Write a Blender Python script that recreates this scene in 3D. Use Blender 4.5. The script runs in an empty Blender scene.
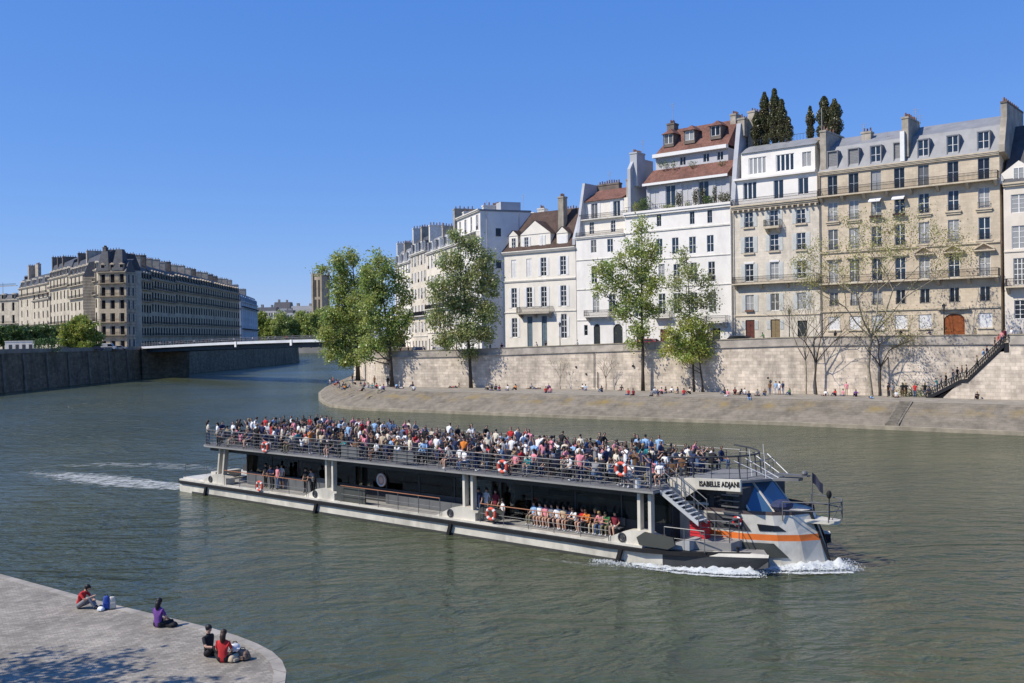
import bpy, bmesh, math, random
import numpy as np
from mathutils import Vector, Matrix, noise as mnoise
R = math.radians
rnd = random.Random(7)
scene = bpy.context.scene
C = scene.collection
H = 11.0; F = 1000.0
PIT = -0.0024; ROLL = 0.0135
_f = Vector((0, math.cos(PIT), math.sin(PIT))); _r0 = Vector((1, 0, 0)); _u0 = Vector((0, -math.sin(PIT), math.cos(PIT)))
_r = _r0*math.cos(ROLL) - _u0*math.sin(ROLL); _u = _u0*math.cos(ROLL) + _r0*math.sin(ROLL)
CAM = Vector((0, 0, H))
def ray(px, py):
    return (_f + _r*((px-512)/F) + _u*((341.5-py)/F))
def G(px, py, z=0.0):                      # measured point of the photo laid on the level z
    d = ray(px, py); t = (z-H)/d.z
    return CAM + d*t
def at_depth(px, py, D):                   # measured point at distance D
    d = ray(px, py); return CAM + d*(D/d.y)
# ---------- node materials ----------
MATS = {}
def newmat(name):
    m = bpy.data.materials.new(name); m.use_nodes = True
    nt = m.node_tree; b = nt.nodes['Principled BSDF']
    MATS[name] = m
    return m, nt, b
def N(nt, t, **kw):
    n = nt.nodes.new(t)
    for k, v in kw.items():
        if k in n.inputs: n.inputs[k].default_value = v
        else: setattr(n, k, v)
    return n
def L(nt, a, b): nt.links.new(a, b)
def col4(c): return (c[0], c[1], c[2], 1)
def pmat(name, col, rough=.8, var=.18, scale=1.5, bump=0.0, metal=0.0, spec=.3, bscale=None, stain=0.0, coat=0.0):
    if name in MATS: return MATS[name]
    m, nt, b = newmat(name)
    tc = N(nt, 'ShaderNodeTexCoord')
    n1 = N(nt, 'ShaderNodeTexNoise'); n1.inputs['Scale'].default_value = scale; n1.inputs['Detail'].default_value = 6
    L(nt, tc.outputs['Object'], n1.inputs['Vector'])
    mr = N(nt, 'ShaderNodeMapRange'); mr.inputs['From Min'].default_value = .3; mr.inputs['From Max'].default_value = .7
    mr.inputs['To Min'].default_value = 1-var; mr.inputs['To Max'].default_value = 1+var
    L(nt, n1.outputs['Fac'], mr.inputs['Value'])
    mul = N(nt, 'ShaderNodeVectorMath'); mul.operation = 'SCALE'; mul.inputs[0].default_value = col
    L(nt, mr.outputs['Result'], mul.inputs['Scale'])
    out = mul.outputs[0]
    if stain > 0:
        n2 = N(nt, 'ShaderNodeTexNoise'); n2.inputs['Scale'].default_value = scale*.33; n2.inputs['Detail'].default_value = 8; n2.inputs['Roughness'].default_value = .7
        mp = N(nt, 'ShaderNodeMapping'); mp.inputs['Scale'].default_value = (1, 1, .35); L(nt, tc.outputs['Object'], mp.inputs['Vector']); L(nt, mp.outputs[0], n2.inputs['Vector'])
        r2 = N(nt, 'ShaderNodeMapRange'); r2.inputs['From Min'].default_value = .48; r2.inputs['From Max'].default_value = .72
        r2.inputs['To Min'].default_value = 1; r2.inputs['To Max'].default_value = 1-stain
        L(nt, n2.outputs['Fac'], r2.inputs['Value'])
        m2 = N(nt, 'ShaderNodeVectorMath'); m2.operation = 'SCALE'; L(nt, out, m2.inputs[0]); L(nt, r2.outputs['Result'], m2.inputs['Scale']); out = m2.outputs[0]
    L(nt, out, b.inputs['Base Color'])
    b.inputs['Roughness'].default_value = rough; b.inputs['Metallic'].default_value = metal
    b.inputs['Specular IOR Level'].default_value = spec
    if coat: b.inputs['Coat Weight'].default_value = coat
    if bump > 0:
        n3 = N(nt, 'ShaderNodeTexNoise'); n3.inputs['Scale'].default_value = bscale or scale*6; n3.inputs['Detail'].default_value = 5
        L(nt, tc.outputs['Object'], n3.inputs['Vector'])
        bp = N(nt, 'ShaderNodeBump'); bp.inputs['Strength'].default_value = bump; bp.inputs['Distance'].default_value = .05
        L(nt, n3.outputs['Fac'], bp.inputs['Height']); L(nt, bp.outputs[0], b.inputs['Normal'])
    return m
def blockmat(name, col, mortar, bw, bh, ax=(1, 0.0, 0), rough=.85, var=.25, stain=.35, gap=.02, bump=.6, off=.5, moss=None, colvar=.35, up=(0, 0, 1)):
    """coursed stone: brick pattern along axis ax (object space) and up"""
    if name in MATS: return MATS[name]
    m, nt, b = newmat(name)
    tc = N(nt, 'ShaderNodeTexCoord')
    d1 = N(nt, 'ShaderNodeVectorMath'); d1.operation = 'DOT_PRODUCT'; d1.inputs[1].default_value = ax; L(nt, tc.outputs['Object'], d1.inputs[0])
    d2 = N(nt, 'ShaderNodeVectorMath'); d2.operation = 'DOT_PRODUCT'; d2.inputs[1].default_value = up; L(nt, tc.outputs['Object'], d2.inputs[0])
    cb = N(nt, 'ShaderNodeCombineXYZ'); L(nt, d1.outputs['Value'], cb.inputs[0]); L(nt, d2.outputs['Value'], cb.inputs[1])
    br = N(nt, 'ShaderNodeTexBrick'); br.offset = off
    br.inputs['Scale'].default_value = 1; br.inputs['Brick Width'].default_value = bw; br.inputs['Row Height'].default_value = bh
    br.inputs['Mortar Size'].default_value = gap; br.inputs['Mortar Smooth'].default_value = .4; br.inputs['Bias'].default_value = 0
    br.inputs['Color1'].default_value = col4(col); br.inputs['Color2'].default_value = col4([c*(1-colvar) for c in col]); br.inputs['Mortar'].default_value = col4(mortar)
    L(nt, cb.outputs[0], br.inputs['Vector'])
    n1 = N(nt, 'ShaderNodeTexNoise'); n1.inputs['Scale'].default_value = .9; n1.inputs['Detail'].default_value = 8; n1.inputs['Roughness'].default_value = .65
    L(nt, tc.outputs['Object'], n1.inputs['Vector'])
    mr = N(nt, 'ShaderNodeMapRange'); mr.inputs['From Min'].default_value = .3; mr.inputs['From Max'].default_value = .7
    mr.inputs['To Min'].default_value = 1-var; mr.inputs['To Max'].default_value = 1+var; L(nt, n1.outputs['Fac'], mr.inputs['Value'])
    mul = N(nt, 'ShaderNodeVectorMath'); mul.operation = 'SCALE'; L(nt, br.outputs['Color'], mul.inputs[0]); L(nt, mr.outputs['Result'], mul.inputs['Scale'])
    out = mul.outputs[0]
    if stain > 0:
        mp = N(nt, 'ShaderNodeMapping'); mp.inputs['Scale'].default_value = (.35, .35, .12); L(nt, tc.outputs['Object'], mp.inputs['Vector'])
        n2 = N(nt, 'ShaderNodeTexNoise'); n2.inputs['Scale'].default_value = 1; n2.inputs['Detail'].default_value = 9; n2.inputs['Roughness'].default_value = .7; L(nt, mp.outputs[0], n2.inputs['Vector'])
        r2 = N(nt, 'ShaderNodeMapRange'); r2.inputs['From Min'].default_value = .45; r2.inputs['From Max'].default_value = .68
        r2.inputs['To Min'].default_value = 1; r2.inputs['To Max'].default_value = 1-stain; L(nt, n2.outputs['Fac'], r2.inputs['Value'])
        m2 = N(nt, 'ShaderNodeVectorMath'); m2.operation = 'SCALE'; L(nt, out, m2.inputs[0]); L(nt, r2.outputs['Result'], m2.inputs['Scale']); out = m2.outputs[0]
    if moss:
        mc, lo, hi, zc, zw, sc = moss
        n4 = N(nt, 'ShaderNodeTexNoise'); n4.inputs['Scale'].default_value = sc; n4.inputs['Detail'].default_value = 6; L(nt, tc.outputs['Object'], n4.inputs['Vector'])
        sx = N(nt, 'ShaderNodeSeparateXYZ'); L(nt, tc.outputs['Object'], sx.inputs[0])
        s1 = N(nt, 'ShaderNodeMath'); s1.operation = 'SUBTRACT'; s1.inputs[1].default_value = zc; L(nt, sx.outputs[2], s1.inputs[0])
        s2 = N(nt, 'ShaderNodeMath'); s2.operation = 'ABSOLUTE'; L(nt, s1.outputs[0], s2.inputs[0])
        s3 = N(nt, 'ShaderNodeMapRange'); s3.inputs['From Min'].default_value = 0; s3.inputs['From Max'].default_value = zw; s3.inputs['To Min'].default_value = 1; s3.inputs['To Max'].default_value = 0; L(nt, s2.outputs[0], s3.inputs['Value'])
        r4 = N(nt, 'ShaderNodeMapRange'); r4.inputs['From Min'].default_value = lo; r4.inputs['From Max'].default_value = hi; L(nt, n4.outputs['Fac'], r4.inputs['Value'])
        s5 = N(nt, 'ShaderNodeMath'); s5.operation = 'MULTIPLY'; L(nt, s3.outputs[0], s5.inputs[0]); L(nt, r4.outputs[0], s5.inputs[1])
        mx = N(nt, 'ShaderNodeMix'); mx.data_type = 'RGBA'; mx.inputs['B'].default_value = col4(mc); L(nt, s5.outputs[0], mx.inputs['Factor'])
        mx.inputs[7].default_value = col4(mc)
        L(nt, out, mx.inputs[6]); out = mx.outputs[2]
    L(nt, out, b.inputs['Base Color']); b.inputs['Roughness'].default_value = rough; b.inputs['Specular IOR Level'].default_value = .25
    bp = N(nt, 'ShaderNodeBump'); bp.inputs['Strength'].default_value = bump; bp.inputs['Distance'].default_value = .04
    L(nt, mul.outputs[0], bp.inputs['Height']); L(nt, bp.outputs[0], b.inputs['Normal'])
    return m
# ---------- mesh collector ----------
class MB:
    def __init__(s): s.v = []; s.f = []; s.m = []
    def quad(s, a, b, c, d, mi=0):
        i = len(s.v); s.v += [tuple(a), tuple(b), tuple(c), tuple(d)]; s.f.append((i, i+1, i+2, i+3)); s.m.append(mi); return s
    def tri(s, a, b, c, mi=0):
        i = len(s.v); s.v += [tuple(a), tuple(b), tuple(c)]; s.f.append((i, i+1, i+2)); s.m.append(mi); return s
    def poly(s, pts, mi=0):
        i = len(s.v); s.v += [tuple(p) for p in pts]; s.f.append(tuple(range(i, i+len(pts)))); s.m.append(mi); return s
    def box(s, x0, x1, y0, y1, z0, z1, mi=0):
        i = len(s.v)
        s.v += [(x0,y0,z0),(x1,y0,z0),(x1,y1,z0),(x0,y1,z0),(x0,y0,z1),(x1,y0,z1),(x1,y1,z1),(x0,y1,z1)]
        for q in ((3,2,1,0),(4,5,6,7),(0,1,5,4),(1,2,6,5),(2,3,7,6),(3,0,4,7)):
            s.f.append(tuple(i+k for k in q)); s.m.append(mi)
        return s
    def prism(s, pts, z0, z1, mi=0):       # ground outline (ccw) extruded
        n = len(pts); i = len(s.v)
        s.v += [(p[0], p[1], z0 if not callable(z0) else z0(p)) for p in pts] + [(p[0], p[1], z1 if not callable(z1) else z1(p)) for p in pts]
        s.f.append(tuple(i+k for k in range(n-1, -1, -1))); s.m.append(mi)
        s.f.append(tuple(i+n+k for k in range(n))); s.m.append(mi)
        for k in range(n):
            k2 = (k+1) % n; s.f.append((i+k, i+k2, i+n+k2, i+n+k)); s.m.append(mi)
        return s
    def extr(s, pts, d, mi=0):             # planar outline (3d) extruded by vector d
        n = len(pts); i = len(s.v); d = Vector(d)
        s.v += [tuple(p) for p in pts] + [tuple(Vector(p)+d) for p in pts]
        s.f.append(tuple(i+k for k in range(n-1, -1, -1))); s.m.append(mi)
        s.f.append(tuple(i+n+k for k in range(n))); s.m.append(mi)
        for k in range(n):
            k2 = (k+1) % n; s.f.append((i+k, i+k2, i+n+k2, i+n+k)); s.m.append(mi)
        return s
    def tube(s, pts, rad, n=6, mi=0, cap=True):
        pts = [Vector(p) for p in pts]
        if not isinstance(rad, (list, tuple)): rad = [rad]*len(pts)
        base = len(s.v); prev = None
        for k, p in enumerate(pts):
            d = (pts[min(k+1, len(pts)-1)] - pts[max(k-1, 0)])
            d = d.normalized() if d.length > 1e-9 else Vector((0, 0, 1))
            if prev is None:
                a = d.cross(Vector((0, 0, 1)) if abs(d.z) < .9 else Vector((1, 0, 0))).normalized()
            else:
                a = (prev - d*prev.dot(d)); a = a.normalized() if a.length > 1e-6 else d.orthogonal().normalized()
            prev = a; b = d.cross(a)
            for j in range(n):
                t = 2*math.pi*j/n; s.v.append(tuple(p + (a*math.cos(t)+b*math.sin(t))*rad[k]))
        for k in range(len(pts)-1):
            for j in range(n):
                j2 = (j+1) % n; s.f.append((base+k*n+j, base+k*n+j2, base+(k+1)*n+j2, base+(k+1)*n+j)); s.m.append(mi)
        if cap:
            s.f.append(tuple(base+j for j in range(n-1, -1, -1))); s.m.append(mi)
            e = base+(len(pts)-1)*n; s.f.append(tuple(e+j for j in range(n))); s.m.append(mi)
        return s
    def torus(s, c, ax, R1, r1, n=24, k=8, mi=0, alt=None):
        c = Vector(c); ax = Vector(ax).normalized(); a = ax.orthogonal().normalized(); b = ax.cross(a); i0 = len(s.v)
        for i in range(n):
            t = 2*math.pi*i/n; d = a*math.cos(t)+b*math.sin(t)
            for j in range(k):
                q = 2*math.pi*j/k; s.v.append(tuple(c + d*(R1+r1*math.cos(q)) + ax*r1*math.sin(q)))
        for i in range(n):
            for j in range(k):
                s.f.append((i0+i*k+j, i0+((i+1)%n)*k+j, i0+((i+1)%n)*k+(j+1)%k, i0+i*k+(j+1)%k))
                s.m.append(mi if alt is None or (i*8//n) % 2 else alt)
        return s
    def ball(s, c, r, n=10, m=6, mi=0):
        if not isinstance(r, (tuple, list)): r = (r, r, r)
        i0 = len(s.v); c = Vector(c)
        for i in range(m+1):
            ph = math.pi*i/m
            for j in range(n):
                t = 2*math.pi*j/n; s.v.append((c.x+r[0]*math.sin(ph)*math.cos(t), c.y+r[1]*math.sin(ph)*math.sin(t), c.z+r[2]*math.cos(ph)))
        for i in range(m):
            for j in range(n):
                s.f.append((i0+i*n+j, i0+(i+1)*n+j, i0+(i+1)*n+(j+1)%n, i0+i*n+(j+1)%n)); s.m.append(mi)
        return s
    def disc(s, c, r, ax, h=.05, n=20, mi=0):
        c = Vector(c); ax = Vector(ax).normalized()
        return s.tube([c, c+ax*h], r, n=n, mi=mi)
    def build(s, name, mats, parent=None, smooth=False, bevel=0):
        me = bpy.data.meshes.new(name); me.from_pydata(s.v, [], s.f); 
        if not isinstance(mats, (list, tuple)): mats = [mats]
        for m in mats: me.materials.append(m)
        if len(mats) > 1: me.polygons.foreach_set('material_index', s.m)
        bm = bmesh.new(); bm.from_mesh(me); bmesh.ops.recalc_face_normals(bm, faces=bm.faces); bm.to_mesh(me); bm.free()
        if smooth: me.polygons.foreach_set('use_smooth', [True]*len(me.polygons))
        me.update()
        o = bpy.data.objects.new(name, me); C.objects.link(o)
        if parent is not None: o.parent = parent
        if bevel:
            md = o.modifiers.new('bevel', 'BEVEL'); md.width = bevel; md.segments = 2; md.limit_method = 'ANGLE'
        return o
def tag(o, label=None, cat=None, group=None, kind=None):
    if label: o['label'] = label
    if cat: o['category'] = cat
    if group: o['group'] = group
    if kind: o['kind'] = kind
    return o
def empty(name, loc=(0, 0, 0), rz=0.0):
    o = bpy.data.objects.new(name, None); C.objects.link(o); o.location = loc; o.rotation_euler = (0, 0, rz); o.empty_display_size = .3
    return o
def linkcopy(o, parent=None, loc=None, rot=None, scale=None, deep=True):
    c = o.copy(); C.objects.link(c); c.parent = parent
    if loc is not None: c.location = loc
    if rot is not None: c.rotation_euler = rot
    if scale is not None: c.scale = scale
    if deep:
        for ch in KIDS.get(o.name, ()): linkcopy(ch, c)
    return c
KIDS = {}
def struct(name, mb, m, smooth=False):
    o = mb.build(name, m, None, smooth); o['kind'] = 'structure'; return o
# ---------- common materials ----------
M = {}
M['glass'] = None
def glassmat(name, col, rough=.06, spec=.8):
    spec = spec*.55
    m, nt, b = newmat(name); b.inputs['Base Color'].default_value = col4(col); b.inputs['Roughness'].default_value = rough
    b.inputs['Specular IOR Level'].default_value = spec
    tc = N(nt, 'ShaderNodeTexCoord'); n = N(nt, 'ShaderNodeTexNoise'); n.inputs['Scale'].default_value = 1.3; L(nt, tc.outputs['Object'], n.inputs['Vector'])
    bp = N(nt, 'ShaderNodeBump'); bp.inputs['Strength'].default_value = .12; bp.inputs['Distance'].default_value = .05; L(nt, n.outputs['Fac'], bp.inputs['Height']); L(nt, bp.outputs[0], b.inputs['Normal'])
    return m
G_DARK = glassmat('window_glass_dark', (.012, .016, .022))
G_BLUE = glassmat('window_glass_blue', (.018, .03, .05), .05, .9)
G_CURT = glassmat('window_glass_curtain', (.30, .30, .29), .12, .8)
WHITE = pmat('white_paint', (.74, .73, .70), .5, .06, 3)
OFFW = pmat('off_white_trim', (.62, .59, .53), .7, .12, 2, stain=.2)
GREYF = pmat('grey_window_paint', (.30, .32, .34), .5, .1, 3)
IRON = pmat('black_iron', (.018, .018, .02), .5, .2, 5)
ZINC = pmat('zinc_roof', (.235, .24, .25), .6, .12, .8, metal=.1, stain=.2)
SLATE = pmat('slate_roof', (.07, .072, .08), .6, .25, 1.2, stain=.25)
SHUT = pmat('grey_shutter_paint', (.52, .53, .50), .6, .08, 3)
SHUTW = pmat('white_shutter_paint', (.72, .71, .69), .6, .05, 3)
WOOD = pmat('varnished_wood', (.24, .07, .02), .45, .25, 3)
BARK = pmat('tree_bark', (.075, .06, .045), .9, .35, 3, bump=.6)
BARKL = pmat('pale_plane_bark', (.30, .26, .19), .85, .4, 2.2, bump=.4)
# ================= setting: water, quays, walls, streets =================
def lerp_tab(tab, x):
    if x <= tab[0][0]: return tab[0][1]
    for (a, va), (b, vb) in zip(tab, tab[1:]):
        if x <= b: return va + (vb-va)*(x-a)/(b-a)
    return tab[-1][1]
QZ = 2.85
# --- water ---
def water_material():
    m, nt, b = newmat('river_water_surface')
    tc = N(nt, 'ShaderNodeTexCoord')
    b.inputs['Roughness'].default_value = .13; b.inputs['IOR'].default_value = 1.33; b.inputs['Specular IOR Level'].default_value = .5
    big = N(nt, 'ShaderNodeTexNoise'); big.inputs['Scale'].default_value = .035; big.inputs['Detail'].default_value = 5; L(nt, tc.outputs['Object'], big.inputs['Vector'])
    cr = N(nt, 'ShaderNodeMix'); cr.data_type = 'RGBA'; cr.inputs[6].default_value = (.024, .041, .033, 1); cr.inputs[7].default_value = (.098, .104, .046, 1)
    L(nt, big.outputs['Fac'], cr.inputs[0]); L(nt, cr.outputs[2], b.inputs['Base Color'])
    hs = []
    for sc, st, wgt, dist in (((.13, .24, 1), 1.0, .9, 2.2), ((.42, .72, 1), 1.0, .42, 1.8), ((1.3, 2.0, 1), 1.0, .17, 1.2), ((4, 6, 1), 1.0, .06, 0)):
        mp = N(nt, 'ShaderNodeMapping'); mp.inputs['Scale'].default_value = sc; mp.inputs['Rotation'].default_value = (0, 0, R(-20+sc[0]*11)); L(nt, tc.outputs['Object'], mp.inputs['Vector'])
        n = N(nt, 'ShaderNodeTexNoise'); n.inputs['Scale'].default_value = st; n.inputs['Detail'].default_value = 2.5; n.inputs['Distortion'].default_value = dist; L(nt, mp.outputs[0], n.inputs['Vector'])
        mu = N(nt, 'ShaderNodeMath'); mu.operation = 'MULTIPLY'; mu.inputs[1].default_value = wgt; L(nt, n.outputs['Fac'], mu.inputs[0]); hs.append(mu)
    acc = hs[0]
    for h in hs[1:]:
        ad = N(nt, 'ShaderNodeMath'); ad.operation = 'ADD'; L(nt, acc.outputs[0], ad.inputs[0]); L(nt, h.outputs[0], ad.inputs[1]); acc = ad
    # gusts make calmer and rougher patches
    pn = N(nt, 'ShaderNodeTexNoise'); pn.inputs['Scale'].default_value = .02; pn.inputs['Detail'].default_value = 3; L(nt, tc.outputs['Object'], pn.inputs['Vector'])
    pr = N(nt, 'ShaderNodeMapRange'); pr.inputs['From Min'].default_value = .35; pr.inputs['From Max'].default_value = .65; pr.inputs['To Min'].default_value = .35; pr.inputs['To Max'].default_value = 1.0; L(nt, pn.outputs['Fac'], pr.inputs['Value'])
    bp = N(nt, 'ShaderNodeBump'); bp.inputs['Distance'].default_value = 1.25; L(nt, pr.outputs[0], bp.inputs['Strength']); L(nt, acc.outputs[0], bp.inputs['Height']); L(nt, bp.outputs[0], b.inputs['Normal'])
    return m
w = MB(); w.quad((-3500, -60, 0), (3500, -60, 0), (3500, 6000, 0), (-3500, 6000, 0))
struct('river_water', w, water_material())
# --- right bank polylines: waterline, slope top, wall foot ---
water_line = [(-46, 262), (-43.5, 232), (-40.4, 208), (-36.5, 188), (-33.4, 176), (-30.6, 167.5), (-26.5, 161.5), (-21.5, 157), (-12.4, 151), (6.6, 138), (34, 121.5), (53.7, 106.5), (95, 76)]
def offset(pl, d):                         # shift to the land side (right of travel reversed)
    out = []
    for i, p in enumerate(pl):
        a = Vector(pl[max(i-1, 0)]); b = Vector(pl[min(i+1, len(pl)-1)]); t = (b-a).normalized(); n = Vector((-t.y, t.x))
        out.append((p[0]+n.x*d, p[1]+n.y*d))
    return out
kerb_in = offset(water_line, .55); slope_top = offset(water_line, 6.0)
wall_foot = [(-42, 268), (-36, 238), (-30, 205), (-27.5, 192), (-24.5, 180.5), (-19, 176.5), (-8, 171), (8.2, 162), (39.4, 139.6), (62, 122.6), (100, 94)]
ZL = [(-36, 8.1), (-25, 8.1), (-8, 8.35), (8, 8.85), (22, 9.35), (38, 9.75), (120, 9.8)]
def zledge(x): return lerp_tab(ZL, x)
EMB = blockmat('embankment_stone', (.225, .195, .15), (.15, .128, .10), 1.4, .38, ax=(.82, -.57, 0), colvar=.14, stain=.38, moss=((.24, .17, .055), .46, .75, 2.1, .7, .45), up=(0, 0, 1.6), bump=.5)
CURB = pmat('kerb_stone', (.30, .26, .19), .8, .25, 1.0, stain=.35, bump=.3)
QUAYTOP = pmat('quay_paving', (.27, .24, .195), .9, .2, .7, bump=.35, stain=.25)
def resample(pl, n):
    pts = [Vector(p) for p in pl]; out = []
    L_ = [0]
    for a, b in zip(pts, pts[1:]): L_.append(L_[-1]+(b-a).length)
    for k in range(n):
        s = L_[-1]*k/(n-1); i = max(j for j in range(len(L_)-1) if L_[j] <= s+1e-6)
        t = (s-L_[i])/(L_[i+1]-L_[i]); out.append(tuple(pts[i].lerp(pts[i+1], t)))
    return out
sl = MB()
for i in range(len(water_line)-1):
    a, b = kerb_in[i], kerb_in[i+1]; c, d = slope_top[i+1], slope_top[i]
    for k in range(4):                     # slightly hollow section
        t0, t1 = k/4, (k+1)/4; z0 = .45+(QZ-.45)*(t0**.85); z1 = .45+(QZ-.45)*(t1**.85)
        f = lambda p, q, t: (p[0]+(q[0]-p[0])*t, p[1]+(q[1]-p[1])*t)
        pa, pb, pc, pd = f(a, d, t0), f(b, c, t0), f(b, c, t1), f(a, d, t1)
        sl.quad((*pa, z0), (*pb, z0), (*pc, z1), (*pd, z1))
struct('embankment_slope', sl, EMB)
kb = MB()
for i in range(len(water_line)-1):
    a, b, c, d = water_line[i], water_line[i+1], kerb_in[i+1], kerb_in[i]
    kb.quad((*a, -.5), (*b, -.5), (*b, .43), (*a, .43)); kb.quad((*a, .43), (*b, .43), (*c, .47), (*d, .47))
struct('embankment_kerb', kb, CURB)
qt = MB()
inner = wall_foot[:]
allp = slope_top
qt.poly([(*p, QZ) for p in allp] + [(101, 97, QZ)] + [(*p, QZ) for p in reversed(offset(inner, .6))])
struct('quay_promenade', qt, QUAYTOP)
eb = MB()
e2 = offset(water_line, 6.35)
for i in range(len(e2)-1):
    eb.quad((*slope_top[i], QZ+.01), (*slope_top[i+1], QZ+.01), (*e2[i+1], QZ+.016), (*e2[i], QZ+.016))
struct('quay_edge', eb, CURB)
# --- big retaining wall with ledge and parapet ---
WST = blockmat('quay_wall_stone', (.70, .60, .48), (.42, .35, .27), 1.15, .46, ax=(.803, -.595, 0), stain=.42, var=.25, colvar=.26)
COP = pmat('coping_stone', (.40, .355, .30), .85, .25, .8, stain=.45, bump=.3)
def wall_run(name, foot, zt, thick, z0, mat, parent, inset=0):
    mb = MB(); fo = offset(foot, inset); ba = offset(foot, inset+thick)
    for i in range(len(fo)-1):
        a, b, c, d = fo[i], fo[i+1], ba[i+1], ba[i]
        za, zb = zt(a[0]), zt(b[0])
        mb.quad((*a, z0(a[0])), (*b, z0(b[0])), (*b, zb), (*a, za)); mb.quad((*a, za), (*b, zb), (*c, zb), (*d, za)); mb.quad((*d, z0(d[0])), (*c, z0(c[0])), (*c, zb), (*d, za))
    for k in (0, -1):
        a, d = fo[k], ba[k]; mb.quad((*a, z0(a[0])), (*a, zt(a[0])), (*d, zt(a[0])), (*d, z0(d[0])))
    return mb.build(name, mat, parent)
qw = empty('quay_wall', (0, 0, 0)); tag(qw, 'tall pale stone block quay wall below the street on the right bank', 'wall')
STX0, STX1 = G(930, 397.5, QZ), G(1006, 345, 9.75)          # stair foot and head on the photo
# the wall steps out where the stairs end: the outer face starts at the head of the stairs
foot_main = wall_foot
wall_run('stone_face', foot_main, lambda x: zledge(x)-.22, .8, lambda x: QZ-.3, WST, qw)
wall_run('ledge', foot_main, lambda x: zledge(x), 1.0, lambda x: zledge(x)-.22, COP, qw, inset=-.18)
pf = [(p[0], p[1]) for p in foot_main]
wall_run('parapet', pf, lambda x: zledge(x)+.92, .45, lambda x: zledge(x), COP, qw, inset=.05)
wall_run('parapet_coping', pf, lambda x: zledge(x)+1.06, .6, lambda x: zledge(x)+.92, CURB, qw, inset=-.03)
# drain pipes and holes on the wall
dr = MB()
def on_wall(px, py, out=.0):               # ray meets the straight part of the wall
    a, b = Vector(wall_foot[7]), Vector(wall_foot[9]); 
    t = (b-a).normalized(); n = Vector((-t.y, t.x)); d = ray(px, py); k = (a.dot(n)-out)/(d.x*n.x+d.y*n.y)
    return CAM+d*k
for px, y0, y1 in ((594, 353, 388), (597.5, 372, 388), (508, 362, 386)):
    dr.tube([on_wall(px, y0, .1), on_wall(px, y1, .1)], .06)
dr.build('drain_pipe', IRON, qw)
for px, py, r in ((576, 367, .32), (633, 366, .4), (586, 374, .3), (768, 378, .3), (531, 365, .32), (527, 371, .3)):
    p = on_wall(px, py, .05); ho = MB()
    ho.tube([p+Vector((-.03, -.04, 0)), p+Vector((.04, .06, 0))], r*.5, n=8); ho.build('drain_hole', IRON, qw)
# --- street level, right island ---
ASPH = pmat('asphalt', (.055, .055, .056), .9, .15, .8, bump=.2)
PAVE = pmat('pavement_stone', (.25, .24, .22), .85, .12, .9, stain=.2)
st = MB(); o1 = offset(wall_foot, .5); 
bk = [(p[0]+60, p[1]+60) for p in wall_foot]
for i in range(len(o1)-1):
    a, b = o1[i], o1[i+1]; c, d = offset(wall_foot, 30)[i+1], offset(wall_foot, 30)[i]
    if i < 5: c, d = (a[0]+40+i*4, b[1]), (a[0]+40+i*4, a[1])
    st.quad((*a, zledge(a[0])), (*b, zledge(b[0])), (*c, zledge(b[0])), (*d, zledge(a[0])))
struct('quay_street', st, ASPH)
pv = MB(); o2 = offset(wall_foot, 2.3)
for i in range(len(o1)-1):
    a, b, c, d = o1[i], o1[i+1], o2[i+1], o2[i]
    pv.quad((*a, zledge(a[0])+.12), (*b, zledge(b[0])+.12), (*c, zledge(b[0])+.12), (*d, zledge(a[0])+.12)); pv.quad((*d, zledge(d[0])), (*c, zledge(c[0])), (*c, zledge(b[0])+.12), (*d, zledge(a[0])+.12))
struct('pavement', pv, PAVE)
gd = MB(); gd.poly([(-30, 280, 8.0), (140, 75, 8.0), (900, 75, 8.0), (900, 420, 8.0), (-10, 420, 8.0)])
struct('island_ground', gd, PAVE)
# --- steps cut in the embankment slope ---
STEP = pmat('worn_step_stone', (.20, .165, .12), .85, .25, 2, stain=.3); STEPD = pmat('wet_step_stone', (.17, .15, .12), .8, .3, 2)
def slope_steps(px0, px1, yt, label, wd, mat):
    t0, b0 = G(px0, yt, QZ), None
    # along the bank direction at this spot
    tdir = Vector((.79, -.613, 0)); n = Vector((.613, .79, 0)); top = Vector((t0.x, t0.y, QZ)); mb = MB(); ns = 13
    for k in range(ns):
        z1 = QZ - (QZ-.5)*k/ns; a = top - n*(5.5*(k/ns)) ; b = top - n*(5.5*((k+1)/ns))
        zt = z1+.1
        mb.extr([(a.x, a.y, zt), (b.x, b.y, zt), (b.x, b.y, zt-.5), (a.x, a.y, zt-.5)], tdir*wd)
    for s in (-.22, wd):
        a = top+tdir*s; b = a-n*5.5
        mb.extr([(a.x, a.y, QZ+.16), (b.x, b.y, .66), (b.x, b.y, .1), (a.x, a.y, QZ-.4)], tdir*.22)
    o = mb.build('river_steps', mat); tag(o, label, 'steps', 'steps cut into the embankment slope'); return o
slope_steps(901, 0, 402, 'grey steps in the stone slope just left below the iron staircase', 1.15, STEPD)
slope_steps(492, 0, 390.5, 'narrow brown steps in the stone slope near the tall leafy tree', 1.3, STEP)
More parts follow.
